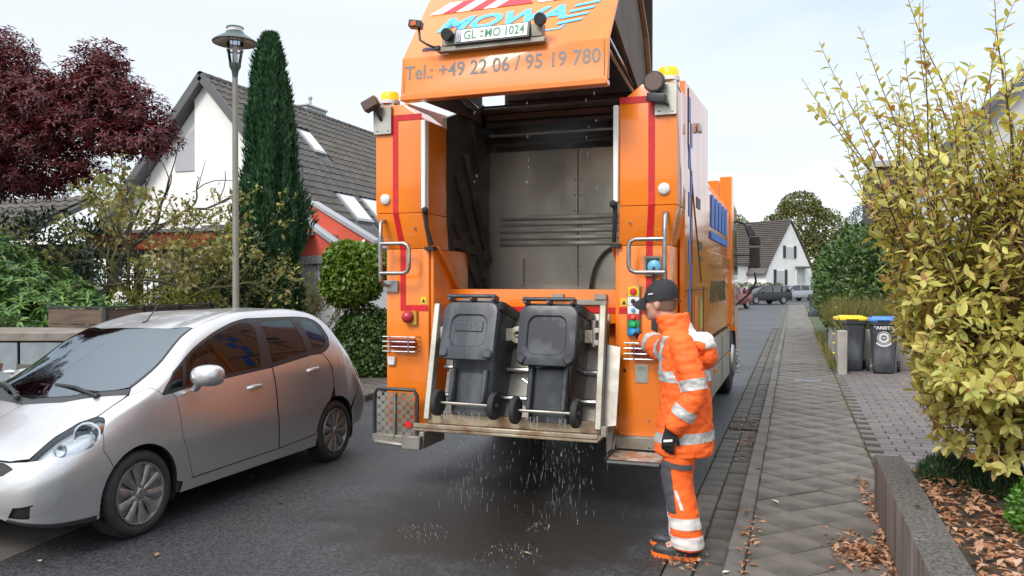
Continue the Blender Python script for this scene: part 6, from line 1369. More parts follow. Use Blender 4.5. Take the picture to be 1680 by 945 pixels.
m = MB(); q = [Vector((-18.5, 11.7, 2.72)), Vector((-14.62, 11.7, 2.72)), Vector((-14.62, 13.6, 3.632)), Vector((-18.5, 13.6, 3.632))]; m.add(q + [p - Vector((0, 0, .15)) for p in q], [(0, 1, 2, 3), (7, 6, 5, 4), (0, 4, 5, 1), (1, 5, 6, 2), (2, 6, 7, 3), (3, 7, 4, 0)]); lr = m.build('roof', SLATE, LH)
roof_tiles(lr, (-18.5, 13.6, 3.632), Vector((0, -3.5, -1.68)), (1, 0, 0), 6, 12, .32, .32, 300)
m = MB(); m.box((-14.615, 11.6, 2.55), (-14.53, 13.7, 2.66), rotm(R(25.6), 0, 0), (-14.57, 11.6, 2.6)); m.build('verge_board', SLATE, lr)
# bin cabinet with battered steel doors
BC = thing('bin_cabinet', 'concrete bin cabinet with battered grey steel doors beside the pavement', 'bin cabinet', (-7.86, 6.3, .09), A)
CABD = mat('battered_grey_door', (.30, .335, .36), .5, .2, col2=(.22, .25, .27), nscale=2.5, bump=.1, bscale=20)
RUST = mat('rusty_peeling_patch', (.16, .055, .022), .85, col2=(.08, .035, .02), nscale=18)
m = MB(); m.box((-2.4, .0, 0), (.66, 1.0, .06)); m.box((-2.4, -.03, 1.02), (.68, 1.05, 1.11)); m.box((.58, 0, .06), (.66, 1.0, 1.02)); m.box((-2.4, .9, .06), (.58, 1.0, 1.02)); m.build('concrete_shell', mat('brown_edge_concrete', (.25, .22, .19), .85, col2=(.16, .13, .10), nscale=4, bump=.3, bscale=70), BC, bevel=.008, local=True)
for k, (x0, x1) in enumerate(((-2.35, -1.48), (-1.47, -.60), (-.58, .0), (.02, .56))):
    m = MB(); m.box((x0, -.012, .07), (x1 - .012, .02, 1.005)); dr = m.build('steel_door', CABD, BC, bevel=.006, local=True)
    rr_ = random.Random(k + 3)
    if k in (1, 2, 3):
        for j in range(4):
            cx = rr_.uniform(x0 + .1, x1 - .12); cz = rr_.uniform(.35, .9); pts = []; n = 11; w_ = rr_.uniform(.03, .085); h_ = rr_.uniform(.012, .035); a_ = rr_.uniform(-.4, .3)
            for i in range(n): t = 2 * math.pi * i / n; r_ = rr_.uniform(.55, 1.15); px_, pz_ = w_ * r_ * math.cos(t), h_ * r_ * math.sin(t); pts.append((cx + px_ * math.cos(a_) - pz_ * math.sin(a_), cz + px_ * math.sin(a_) + pz_ * math.cos(a_)))
            m = MB(); m.prism(pts, -.0145, -.0122, 'y'); m.build('rust_patch', RUST, dr, local=True)
m = MB(); m.prism([(-.33, .68), (-.18, .70), (-.16, .78), (-.30, .80)], -.015, -.0125, 'y'); m.build('torn_hole', RUST, BC, local=True)
m = MB(); m.lathe([(.0001, .01), (.05, .006), (.055, 0)], (-.26, -.013, .66), (0, -1, 0), 12); m.build('torn_flap', CABD, BC, smooth=True, local=True)
m = MB(); m.box((-1.44, -.02, .86), (-1.36, -.013, .95)); m.build('door_tag', BLACKP, BC, local=True)
# timber enclosure
TE = thing('timber_enclosure', 'weathered timber bin enclosure with a dark steel frame', 'enclosure', (-7.6, 8.1, .09))
FR = mat('dark_steel_frame', (.045, .048, .055), .5, .3); WOOD = mat('weathered_brown_board', (.13, .085, .06), .8, col2=(.07, .05, .04), nscale=3, stretch=(1, .6, 8), bump=.3, bscale=40, vary=.2); WOODD = mat('dark_weathered_board', (.07, .06, .055), .8, col2=(.045, .04, .037), nscale=3, stretch=(1, .6, 8), bump=.3, bscale=40, vary=.2)
ys_ = [7.22, 7.83, 8.45, 9.05]
for k in range(3):
    for j in range(7):
        m = MB(); z = .12 + j * .187; m.box((-7.64, ys_[k] + .03, z), (-7.615, ys_[k + 1] - .03, z + .18)); m.build('board', WOOD if k == 0 else WOODD, TE, bevel=.004)
for y in ys_: m = MB(); m.box((-7.645, y - .025, .09), (-7.595, y + .025, 1.435)); m.build('frame_post', FR, TE)
m = MB(); m.box((-7.65, 7.19, 1.436), (-7.59, 9.08, 1.455)); m.build('frame_rail', FR, TE)
for j in range(7): m = MB(); z = .12 + j * .187; m.box((-8.5, 7.205, z), (-7.66, 7.228, z + .18)); m.build('board', WOOD, TE, bevel=.004)
m = MB(); m.box((-8.5, 7.19, 1.436), (-7.652, 7.24, 1.455)); m.build('frame_rail', FR, TE)
# street lamp
SL = thing('street_lamp', 'slim grey street lamp with a wide flat hat and glass lantern', 'street lamp', (-7.0, 8.76, .2))
POLE = mat('grey_green_pole', (.22, .215, .18), .5, .1, col2=(.19, .187, .155), nscale=6); GREENM = mat('dark_green_lamp_metal', (.06, .085, .08), .4, .2)
m = MB(); m.lathe([(.06, -.12), (.06, .9), (.044, .95), (.036, 4.25), (.0001, 4.25)], (0, 0, 0), n=16); m.build('pole', POLE, SL, smooth=40, local=True)
m = MB(); m.lathe([(.034, 4.252), (.036, 4.27), (.045, 4.34), (.075, 4.40), (.078, 4.44), (.0001, 4.44)], (0, 0, 0), n=20); m.build('lantern_base', GREENM, SL, smooth=40, local=True)
m = MB(); m.lathe([(.072, 4.442), (.098, 4.58), (.104, 4.66), (.10, 4.72), (.0001, 4.72)], (0, 0, 0), n=24); m.build('lantern_glass', CLEAR, SL, smooth=40, local=True)
m = MB(); m.lathe([(.03, 4.442), (.034, 4.45), (.034, 4.66), (.0001, 4.67)], (0, 0, 0), n=14); m.build('lamp_bulb', mat('frosted_bulb', (.8, .8, .78), .4), SL, smooth=40, local=True)
m = MB(); m.lathe([(.1055, 4.60), (.1075, 4.605), (.1075, 4.62), (.1055, 4.625)], (0, 0, 0), n=24); m.build('lantern_ring', mat('brass_ring', (.35, .29, .2), .4, .6), SL, smooth=40, local=True)
for k in range(4): m = MB(); a = math.pi / 2 * k + .4; m.tube([(.075 * math.cos(a), .075 * math.sin(a), 4.44), (.106 * math.cos(a), .106 * math.sin(a), 4.66), (.105 * math.cos(a), .105 * math.sin(a), 4.74)], .005, 5); m.build('lantern_rib', GREENM, SL, local=True)
m = MB(); m.lathe([(.10, 4.74), (.27, 4.715), (.288, 4.712), (.292, 4.722), (.27, 4.745), (.13, 4.83), (.115, 4.86), (.0001, 4.87)], (0, 0, 0), n=36); hat = m.build('lamp_hat', GREENM, SL, smooth=50, local=True)
m = MB(); m.lathe([(.268, 4.711), (.10, 4.735), (.0001, 4.736)], (0, 0, 0), n=36); m.build('reflector', mat('beige_reflector', (.40, .35, .27), .4, .3), hat, smooth=True, local=True)
m = MB(); m.lathe([(.095, 4.87), (.095, 4.905), (.0001, 4.907)], (0, 0, 0), n=24); m.build('white_collar', WHITEP, hat, smooth=40, local=True)
m = MB(); m.tube([(.105 * math.cos(a), .105 * math.sin(a), 4.915) for a in np.linspace(0, 6.283, 25)[:-1]], .009, 6, closed=True); m.build('top_ring', GREENM, hat, smooth=True, local=True)
m = MB(); m.lathe([(.0405, 1.42), (.0405, 1.60)], (0, 0, 0), n=14, a0=R(-130), a1=R(30)); st3 = m.build('sticker', mat('red_white_sticker', (.62, .60, .58), .5), SL, local=True)
for z in (1.44, 1.50, 1.555): m = MB(); m.lathe([(.0415, z), (.0415, z + .03)], (0, 0, 0), n=10, a0=R(-115), a1=R(15)); m.build('sticker_stripe', mat('sticker_red', (.55, .04, .04), .5) if 'sticker_red' not in MATS else MATS['sticker_red'], st3, local=True)
# ------------------------------------------------------------------ right side: concrete posts, far houses, far cars
EN = thing('concrete_enclosure', 'low pale concrete wall with a post around the bin niche', 'wall', (.8, 16, .09))
m = MB(); m.box((.74, 15.42, .0), (.90, 15.60, .87)); m.build('post', CONC_P, EN, bevel=.012)
for k in range(3): m = MB(); y = 15.61 + k * 1.5; m.box((.76, y, 0), (.86, y + 1.49, .84 - .02 * k)); m.build('wall_slab', CONC_P, EN, bevel=.01)
m = MB(); m.box((.87, 16.72, 0), (4.5, 16.84, .82)); m.build('back_slab', CONC_P, EN, bevel=.01); m = MB(); m.box((2.32, 15.8, 0), (2.44, 16.71, .80)); m.build('side_slab', CONC_P, EN, bevel=.01)
rb = bumpy_sheet('raised_bed', .86, 6, 16.85, 26, .72, 30, 50, .05, SOIL); tag(rb, kind='structure')
FH = thing('house', 'distant white gabled house with dark shutters at the end of the street', 'house', (-.35, 85, .4), R(60))
# local frame: the gable faces -Y, the ridge runs along +Y
GW = 4.1
def gx(x): return x
gpoly = [(-GW - .3, 0), (GW + .3, 0), (GW + .3, 1.9), (GW - .1, 2.7), (2.4, 4.6), (0, 7.3), (-2.4, 4.6), (-GW + .1, 2.7), (-GW - .3, 1.9)]
m = MB(); m.prism(gpoly, 0, 10, 'y'); m.build('wall', PLASTER, FH, local=True)
m = MB()
for s in (1, -1):
    for (a, b) in (((0, 7.45), (s * 2.45, 4.72)), ((s * 2.45, 4.72), (s * (GW - .05), 2.85)), ((s * (GW - .05), 2.85), (s * (GW + .7), 2.0))):
        q = [Vector((a[0], -.12, a[1])), Vector((b[0], -.12, b[1])), Vector((b[0], 12, b[1])), Vector((a[0], 12, a[1]))]; m.add(q + [p + Vector((0, 0, .14)) for p in q], [(0, 1, 2, 3), (7, 6, 5, 4), (0, 4, 5, 1), (1, 5, 6, 2), (2, 6, 7, 3), (3, 7, 4, 0)])
frf = m.build('roof', mat('brown_grey_roof', (.115, .098, .088), .8, col2=(.085, .072, .066), nscale=1.4, stretch=(1, 1, 6)), FH, local=True)
m = MB()
for s in (-1,):
    for k in range(24): t = k / 24; x = s * (.15 + t * 4.3); z = np.interp(abs(x), [0, 2.45, 4.05, 4.8], [7.45, 4.72, 2.85, 2.0]) + .15; m.box((x - .10, -.12, z - .02), (x + .10, 12, z + .03), rotm(0, R(48), 0))
o_ = m.build('tile_courses', MATS['brown_grey_roof'], frf, local=True); o_['kind'] = 'stuff'
m = MB(); m.box((-.5, 8.6, 6.9), (.5, 9.6, 8.2)); m.build('chimney', ZINC, FH, local=True)
for (x, z, w_, h_, sh) in ((-.2, 3.75, 1.5, 1.15, True), (-1.9, 1.05, 1.5, 1.45, True), (1.9, 1.05, 1.7, 1.6, False)):
    m = MB(); m.box((x - w_ / 2, -.06, z), (x + w_ / 2, -.005, z + h_)); wf = m.build('window', WHITEP, FH, local=True)
    for k in range(4): m = MB(); pw = w_ / 4; m.box((x - w_ / 2 + k * pw + .06, -.075, z + .08), (x - w_ / 2 + (k + 1) * pw - .04, -.0615, z + h_ - .08)); m.build('pane', mat('pale_curtained_glass', (.42, .43, .42), .15) if 'pale_curtained_glass' not in MATS else MATS['pale_curtained_glass'], wf, local=True)
    if sh:
        for s in (1, -1): m = MB(); m.box((x + s * (w_ / 2 + .25) - .2, -.09, z - .03), (x + s * (w_ / 2 + .25) + .2, -.02, z + h_ + .05)); m.build('shutter', mat('dark_green_shutter', (.02, .03, .03), .6) if 'dark_green_shutter' not in MATS else MATS['dark_green_shutter'], FH, local=True)
    else: m = MB(); m.box((x - w_ / 2 - .15, -.7, z + h_ + .05), (x + w_ / 2 + .15, -.01, z + h_ + .25)); m.build('window_hood', SLATE, FH, local=True)
m = MB(); m.box((-9, 2, 0), (-4.45, 10, 2.9)); m.build('side_wing', PLASTER, FH, local=True); m = MB(); m.box((-9.2, 1.8, 2.9), (-4.3, 12, 3.1)); m.build('wing_roof', MATS['brown_grey_roof'], FH, local=True)
def simple_car(label, loc, rz, paint, estate=False, h=1.45):
    t = thing('parked_car', label, 'car', loc, rz, 'cars parked at the end of the street')
    prof_ = [(-2.15, .30), (-2.2, .62), (-2.05, .76), (-1.15, .92), (-.45, h - .08), (.2, h), (1.3, h - .03), (1.95 if estate else 1.6, h - .2), (2.12, .95), (2.18, .6), (2.1, .3)]
    rings = []
    for x, k in ((-.86, 0), (-.88, .35), (-.84, .75), (-.70, 1), (.70, 1), (.84, .75), (.88, .35), (.86, 0)):
        rings.append([Vector((x * (1 if (k < 1) else .9), y, .28 + (z - .28) * min(1, (.25 + .75 * k if k < 1 else 1)) if k < 1 else z)) for y, z in prof_])
    m = MB(); low = [(-2.15, .30), (-2.2, .62), (-2.05, .76), (-1.15, .93), (2.12, .98), (2.18, .6), (2.1, .3)]
    m.prism(low, -.87, .87, 'x'); b = m.build('body', paint, t, bevel=.07, bseg=2, local=True)
    up = [(-1.2, .90), (-.42, h - .05), (.25, h), (1.3, h - .03), (1.9 if estate else 1.65, h - .16), (2.1, .95)]
    m = MB(); m.loft([[Vector((x * s, y, z)) for y, z in up for s in (1,)] for x, s in ((-.80, 1), (.80, 1))]); 
    v2 = []
    for v in m.v: k = (v.z - .9) / (h - .9); v.x *= 1 - .17 * max(0, k); v2.append(v)
    m.build('cabin_glass', GLASSD, t, bevel=.03, local=True)
    m = MB(); top = [(-.50, h - .065), (.25, h + .008), (1.3, h - .02), (1.85 if estate else 1.6, h - .13)]; m.loft([[Vector((x, y, z + dz)) for y, z in top] + [Vector((x, y, z - .05 + dz)) for y, z in top[::-1]] for x, dz in ((-.665, -.005), (-.3, .02), (.3, .02), (.665, -.005))]); m.build('roof_panel', paint, t, smooth=40, local=True)
    for s in (1, -1):
        for (a, b2) in (((-1.15, .92), (-.45, h - .06)), ((.35, .95), (.35, h - .04)), ((1.25, .95), (1.3, h - .06)), ((2.08, .95), (1.75, h - .15))): m = MB(); m.bar((s * .80, *a), (s * .675, *b2), .05, .06); m.build('roof_pillar', paint, t, local=True)
        for y in (-1.32, 1.32):
            m = MB(); m.lathe([(.19, .19), (.30, .2), (.315, .17), (.315, .03), (.30, 0), (.2, .0)], (s * .89, y, .315), (-s, 0, 0), 20); w_ = m.build('wheel', RUBBER, t, smooth=40, local=True)
            m = MB(); m.lathe([(.2, .01), (.17, -.005), (.05, .01), (.0001, 0)], (s * .89, y, .315), (-s, 0, 0), 12); m.build('rim', GALV, w_, local=True)
        m = MB(); m.ball((s * .64, -2.14, .66), (.18, .07, .075), 8); m.build('headlight', LENSW, t, smooth=True, local=True)
        m = MB(); m.ball((s * .72, 2.12, .78), (.12, .06, .13), 8); m.build('tail_light', LENSR, t, smooth=True, local=True)
        m = MB(); m.ball((s * .97, -.72, .98), (.10, .07, .07), 8); m.build('wing_mirror', paint, t, smooth=True, local=True)
    m = MB(); m.box((-.45, -2.215, .50), (.45, -2.19, .60)); m.build('grille', BLACKP, t, local=True); m = MB(); m.box((-.26, -2.225, .36), (.26, -2.20, .47)); m.build('number_plate', WHITEP, t, local=True)
    return t
simple_car('silver estate car parked before the distant white house', (-.15, 76.3, 0), R(-52), mat('far_silver_paint', (.42, .44, .47), .35, .6), True)
simple_car('black hatchback with pale roof parked beside the silver car', (-2.3, 64.8, 0), R(-48), mat('far_black_paint', (.025, .025, .028), .3))
simple_car('small red car parked nearest, beside the truck mirror', (-4.1, 52.8, 0), R(-20), mat('far_red_paint', (.22, .012, .015), .3), h=1.4)
# house behind the yellow shrub
RH = thing('house', 'pale grey house with a dark sloping roof behind the yellow shrub', 'house', (4.5, 22.7, .1))
m = MB(); m.prism([(2.9, .1), (9.5, .1), (9.5, 7.0), (5.6, 7.0), (2.9, 4.35)], 22.9, 30, 'y'); m.build('wall', mat('pale_grey_render', (.50, .51, .53), .85), RH)
m = MB(); q = [Vector((2.3, 22.4, 3.72)), Vector((2.3, 31, 3.72)), Vector((6.9, 31, 8.35)), Vector((6.9, 22.4, 8.35))]; m.add(q + [p + Vector((-.12, 0, .14)) for p in q], [(0, 1, 2, 3), (7, 6, 5, 4), (0, 4, 5, 1), (1, 5, 6, 2), (2, 6, 7, 3), (3, 7, 4, 0)]); m.build('roof', SLATE, RH)
m = MB(); m.box((4.2, 22.85, 3.2), (5.2, 22.895, 4.4)); wf = m.build('window', SLATE, RH); m = MB(); m.box((4.28, 22.84, 3.28), (5.12, 22.848, 4.32)); m.build('pane', GREYG, wf)
RG = thing('garage', 'dark brown timber garage with a flat roof behind the yellow shrub', 'garage', (2.3, 24, .1))
for k in range(10): m = MB(); x = 1.98 + k * .115; m.box((x, 22.98, .1), (x + .11, 23.02, 4.75)); m.build('cladding_board', mat('dark_brown_cladding', (.05, .03, .024), .7, vary=.2) if 'dark_brown_cladding' not in MATS else MATS['dark_brown_cladding'], RG)
m = MB(); m.box((2.0, 23.03, .1), (3.12, 27, 4.75)); m.build('wall', MATS['dark_brown_cladding'], RG); m = MB(); m.box((1.92, 22.9, 4.76), (3.2, 27.1, 4.92)); m.build('flat_roof', ZINC, RG)
# ------------------------------------------------------------------ plants
rs = np.random.RandomState(3)
BARK = mat('bark', (.085, .065, .045), .9, col2=(.05, .04, .03), nscale=8, bump=.6, bscale=40)
MOSSY = mat('mossy_bark', (.12, .115, .045), .9, col2=(.07, .06, .035), nscale=6, bump=.5, bscale=40)
TWIG = mat('brown_twig', (.12, .065, .045), .75, col2=(.08, .045, .035), nscale=10)
def plant(nm, label, cat, loc, group=None): return thing(nm, label, cat, loc, 0, group)
# columnar yew
yew = plant('yew_tree', 'tall narrow dark green columnar yew behind the street lamp', 'tree', (-8.75, 11.9, .1))
m = MB(); m.lathe([(.12, 0), (.10, 2), (.03, 5.6)], (0, 0, 0), n=8); m.build('trunk', BARK, yew, local=True)
n = 46000; z = rs.rand(n) ** .9 * 5.95; R_ = np.interp(z, [0, .5, 1.4, 2.6, 3.6, 4.4, 5.0, 5.5, 5.8, 5.97], [.41, .44, .46, .47, .41, .34, .255, .185, .10, .03]); th = rs.rand(n) * 6.283
rid = np.array([mnoise.noise(Vector((math.cos(t) * 2.2, math.sin(t) * 2.2, zz * .9))) + .7 * mnoise.noise(Vector((math.cos(t) * 6.5, math.sin(t) * 6.5, zz * 1.1 + 7))) for t, zz in zip(th, z)])
rad = R_ * (.97 + .55 * rid) * (1 - .30 * rs.rand(n) ** 2.2); P = np.stack([np.cos(th) * rad, np.sin(th) * rad, z], 1); o3 = np.stack([np.cos(th), np.sin(th), 0 * th], 1)
T_ = norm(o3 * .55 + np.array([0, 0, .9]) + rdir(rs, n) * .45); L_ = rs.uniform(.07, .19, n)
YEWL = leafmat('yew_needles', [(.018, .062, .026), (.026, .084, .034), (.036, .105, .042), (.05, .13, .05)], .6, .15)
link('crown', leaf_mesh('crown', P, T_, norm(o3 + rdir(rs, n) * .5), L_, L_ * .30, YEWL), None, yew)
# dark red maple
mp = plant('maple_tree', 'dark red Japanese maple rising behind the rhododendron', 'tree', (-12.0, 10.7, .1)); rg = random.Random(8); tips = []; m = MB()
branching(rg, m, (-.1, 0, 0), (-.05, 0, 1), 2.2, .13, 3, tips, 3, .75, .2); m.build('trunk', BARK, mp, local=True)
MAPL = leafmat('maple_leaves', [(.05, .009, .013), (.08, .013, .018), (.12, .018, .022), (.20, .035, .032), (.08, .02, .016)], .5, .3, (1, .5, .5))
blobs = [(-1.35, 0, 5.45, .42, .6, .42), (-1.75, .1, 5.95, .45, .6, .40), (-.95, 0, 5.0, .6, .7, .5), (-.35, -.1, 4.75, .55, .7, .42), (.25, .1, 5.25, .55, .6, .42), (.65, 0, 5.55, .42, .5, .30), (.9, 0, 5.0, .55, .7, .40), (1.35, .1, 4.6, .55, .6, .38), (1.75, .05, 4.1, .45, .5, .32), (1.2, 0, 4.05, .55, .7, .35), (.4, 0, 4.3, .7, .8, .45), (-.5, -.1, 4.05, .75, .8, .42), (-1.3, 0, 4.4, .7, .8, .5), (-1.9, 0, 4.9, .6, .7, .5), (-2.4, 0, 5.5, .6, .7, .5), (-2.3, 0, 4.2, .7, .8, .5), (-.9, 0, 3.5, .65, .7, .32), (.1, 0, 3.6, .55, .6, .28), (-1.7, 0, 3.5, .6, .7, .35), (-1.3, 0, 4.8, 1.25, .6, .75), (.55, 0, 4.65, 1.0, .5, .62), (-2.1, 0, 3.9, 1.0, .6, .7), (-3.0, -3.2, 6.4, 1.3, 1.6, 1.0), (-2.2, -5.2, 6.9, 1.4, 1.6, 1.1), (-3.4, -5.4, 5.4, 1.5, 1.6, 1.0), (-3.2, -2.0, 5.2, 1.0, 1.2, .9), (1.2, -6.1, 4.6, 1.0, 1.0, .9), (.2, -6.4, 5.1, 1.1, 1.0, .9), (1.1, -4.9, 4.7, .9, .8, .8), (0, -5.0, 5.4, 1.1, 1.0, .9), (-1.1, -5.5, 5.6, 1.2, 1.1, 1.0)] + [(rs.uniform(-1.9, 1.9), rs.uniform(-.4, .4), 0, rs.uniform(.14, .26), .25, rs.uniform(.10, .2)) for _ in range(0)]  # last blobs are out of view, added to darken the windscreen's sky reflection
rosettes('crown', mp, rs, blobs, 21000, 5, .115, [MAPL], ratio=.33, flat=.15, inner=.8)
# two sparse mossy trees
SPL = leafmat('sparse_olive_leaves', [(.17, .19, .05), (.24, .25, .06), (.30, .27, .08), (.14, .17, .05), (.36, .30, .10), (.26, .16, .07)], .5, .3)
for k, (loc, lab, nd, sc_) in enumerate((((-9.4, 9.4, .1), 'sparse mossy tree with olive leaves nearer the rhododendron', 3, 1.0), ((-8.7, 9.7, .1), 'sparse mossy tree with thin twigs nearer the street lamp', 3, .93))):
    t = plant('magnolia_tree', lab, 'tree', loc, 'sparse mossy garden trees'); rg = random.Random(21 + k * 4); tips = []; m = MB()
    base = [(0, 0, 0), (.02, 0, .8), (-.02, .02, 1.35)]; m.tube(base, [.09, .075, .068], 8, cap=False)
    for j in range(6):
        a = 6.283 * j / 6 + rg.uniform(-.3, .3); branching(rg, m, (-.02, .02, 1.3 + .03 * j), (math.cos(a) * .8, math.sin(a) * .6, .75), .85 * sc_, .030, 4, tips, 2, .75, .06, .25, .74, 4, 5, .7)
    m.build('trunk', MOSSY, t, smooth=60, local=True)
    tp = np.array([tuple(a) for a, b in tips]); td = np.array([tuple(b) for a, b in tips]); reps = 6 if k == 0 else 3; tp = np.repeat(tp, reps, 0) + rs.normal(0, .05, (len(tips) * reps, 3)); td = np.repeat(td, reps, 0); keep = rs.rand(len(tp)) < (.62 if k == 0 else .5); tp, td = tp[keep], td[keep]; n = len(tp); L_ = rs.uniform(.055, .12, n)
    link('crown', leaf_mesh('crown', tp, norm(td * .4 + rdir(rs, n) + np.array([0, 0, -.25])), rdir(rs, n) + np.array([0, 0, .8]), L_, L_ * .5, SPL), None, t)
# rhododendron
RHO = leafmat('rhododendron_leaves', [(.03, .085, .018), (.055, .14, .026), (.09, .20, .036), (.14, .26, .05), (.20, .28, .06)], .35, .15)
rh = plant('rhododendron', 'large glossy green rhododendron behind the bin cabinet', 'shrub', (-9.4, 7.6, .1))
rosettes('foliage', rh, rs, [(-1.0, .1, 1.15, 1.0, .9, 1.25), (-.1, .2, .95, .9, .9, .95), (.65, .35, .80, .75, .7, .72), (-1.9, 0, 1.2, 1, .9, 1.2), (1.05, .5, .6, .5, .6, .6)], 3000, 8, .125, [RHO], ratio=.30, flat=.25, inner=.35)
m = MB(); [m.tube([(x, .2, 0), (x * 1.3, .2, .9)], .04, 6) for x in (-.8, -.2, .4)]; m.build('stems', BARK, rh, local=True)
# hedge, dark shrubs by the lamp
HY = leafmat('yellow_green_leaves', [(.12, .13, .015), (.20, .20, .02), (.26, .25, .03), (.09, .12, .02)], .5, .3)
hy = plant('small_hedge', 'low yellow green hedge behind the timber enclosure', 'hedge', (-8.7, 8.9, .1)); foliage('foliage', hy, rs, [(-.3, 0, .9, .45, .4, .68), (.15, .3, .9, .45, .4, .66), (.5, .7, .9, .4, .4, .62)], 4200, .06, [HY], ratio=.45, inner=.4)
DK = leafmat('dark_shrub_leaves', [(.010, .028, .008), (.018, .045, .012), (.03, .065, .016), (.045, .085, .02)], .4, .15)
ds = plant('dark_shrub', 'dark leafy evergreen shrub between lamp post and yew', 'shrub', (-9.1, 11.2, .1)); foliage('foliage', ds, rs, [(0, 0, 1.0, .7, .7, 1.0), (.3, -.1, 1.9, .55, .5, .7), (-.4, .1, 1.6, .6, .5, .7), (-.9, 0, .9, .6, .6, .9)], 9000, .09, [DK], ratio=.45, inner=.5)
OV = leafmat('olive_shrub_leaves', [(.10, .115, .02), (.16, .17, .03), (.21, .20, .045)], .5, .25)
os_ = plant('olive_shrub', 'thin olive green shrub leaning behind the lamp post', 'shrub', (-8.35, 10.3, .1)); tips = []; m = MB(); rg = random.Random(77)
for j in range(9): branching(rg, m, (rg.uniform(-.1, .1), rg.uniform(-.1, .1), .2), (rg.uniform(-.9, .7), rg.uniform(-.3, .3), 1.3), 1.0, .02, 3, tips, 2, .6, .1, .2, .72, 4, 4)
m.build('stems', MOSSY, os_, local=True); tp = np.array([tuple(a) for a, b in tips]); tp = np.repeat(tp, 4, 0) + rs.normal(0, .05, (len(tips) * 4, 3)); n = len(tp); L_ = rs.uniform(.04, .07, n); link('foliage', leaf_mesh('foliage', tp, rdir(rs, n) + np.array([0, 0, .3]), rdir(rs, n) + np.array([0, 0, 1]), L_, L_ * .45, OV), None, os_)
yb = plant('small_shrub', 'small loose yellowish shrub beside the clipped ball bush', 'shrub', (-8.35, 12.6, .1)); tips = []; m = MB()
for j in range(8): branching(rg, m, (rg.uniform(-.1, .1), rg.uniform(-.1, .1), .1), (rg.uniform(-.6, .6), rg.uniform(-.6, .6), 1.3), .8, .015, 3, tips, 2, .6, .1, .2, .72, 4, 4)
m.build('stems', BARK, yb, local=True); tp = np.array([tuple(a) for a, b in tips]); tp = np.repeat(tp, 4, 0) + rs.normal(0, .05, (len(tips) * 4, 3)); n = len(tp); L_ = rs.uniform(.05, .08, n); link('foliage', leaf_mesh('foliage', tp, rdir(rs, n) + np.array([0, 0, .3]), rdir(rs, n) + np.array([0, 0, 1]), L_, L_ * .5, SPL), None, yb)
ds2 = plant('dark_shrub', 'tall dark evergreen shrub filling the gap under the red maple', 'shrub', (-12.6, 11.6, .1)); foliage('foliage', ds2, rs, [(0, 0, 1.4, .9, .8, 1.5), (-1.0, 0, 1.3, .9, .8, 1.4), (.8, .1, 1.2, .7, .7, 1.1), (-2.0, 0, 1.2, .9, .8, 1.4), (-2.9, 0, 1.2, .8, .8, 1.2), (-1.0, 0, 2.3, .9, .7, .75), (-.1, 0, 2.1, .8, .6, .7), (-2.1, 0, 2.3, .9, .7, .75)], 9000, .11, [DK], ratio=.45, inner=.4); m = MB(); m.tube([(0, 0, 0), (0, 0, 1.2)], .05, 6); m.build('stems', BARK, ds2, local=True)
# clipped ball on a stem above an ivy mound
IV = leafmat('ivy_leaves', [(.07, .14, .016), (.11, .20, .022), (.15, .24, .028), (.19, .28, .04)], .4, .3); IVD = leafmat('dark_ivy_leaves', [(.03, .08, .012), (.05, .115, .018), (.07, .145, .022)], .4, .2)
tb = plant('ball_bush', 'light green bush clipped to a ball on a stem beside the truck', 'bush', (-7.15, 12.1, .1)); foliage('crown', tb, rs, [(0, 0, 1.80, .57, .52, .50), (-.16, 0, 1.62, .44, .45, .40), (.2, 0, 1.9, .42, .42, .36), (-.1, -.1, 2.0, .38, .4, .33)], 7000, .085, [IV], ratio=.8, outw=.5, up=-.1, jit=.55, inner=.3)
m = MB(); m.tube([(0, 0, 0), (.03, 0, .8), (.0, 0, 1.5)], .06, 8); m.build('trunk', BARK, tb, local=True)
im = plant('ivy_mound', 'rounded dark ivy mound under the clipped ball bush', 'bush', (-7.1, 12.3, .1)); foliage('foliage', im, rs, [(0, 0, .55, .52, .45, .72), (-.2, 0, .45, .45, .42, .6), (.25, .1, .5, .42, .4, .66)], 6500, .07, [IVD], ratio=.8, outw=.5, up=-.1, jit=.5, inner=.3)
# right: laurel hedge, grass, far trees
LAU = leafmat('laurel_leaves', [(.022, .055, .008), (.04, .085, .012), (.06, .12, .016), (.10, .17, .022)], .42, .15)
hg = plant('laurel_hedge', 'dark green laurel hedge along the pavement past the bins', 'hedge', (1.9, 20, .1))
hb_ = [(-.32, 0 + k * 1.6, 1.5, 1.0, 1.1, 1.42 + .12 * (k % 2)) for k in range(6)] + [(.9, -.2, 1.2, .95, .9, 1.2), (1.7, 0, 1.25, 1, .9, 1.2), (.5, .6, 1.7, 1.1, .9, 1.0), (-.5, -.6, .9, .65, .6, .9)]
foliage('foliage', hg, rs, hb_, 22000, .15, [LAU], ratio=.4, outw=.55, up=.35, inner=.3)
m = MB(); [m.tube([(x, y, 0), (x, y, 1.4)], .04, 6) for x in (0, .6) for y in (0, 2, 4)]; m.build('stems', BARK, hg, local=True)
LG = leafmat('light_green_leaves', [(.07, .12, .015), (.11, .17, .02), (.15, .20, .03)], .5, .3)
lg = plant('light_shrub', 'light green shrub growing over the top of the laurel hedge', 'shrub', (2.6, 23, .1)); foliage('foliage', lg, rs, [(0, 0, 2.1, 1.2, 1.0, 1.2), (-.9, .3, 1.9, .9, .9, 1.1), (1.0, .3, 2.3, 1, 1, 1)], 7000, .13, [LG], ratio=.35, up=.5, inner=.3); m = MB(); m.tube([(0, 0, 0), (0, 0, 1.6)], .05, 6); m.build('stems', BARK, lg, local=True)
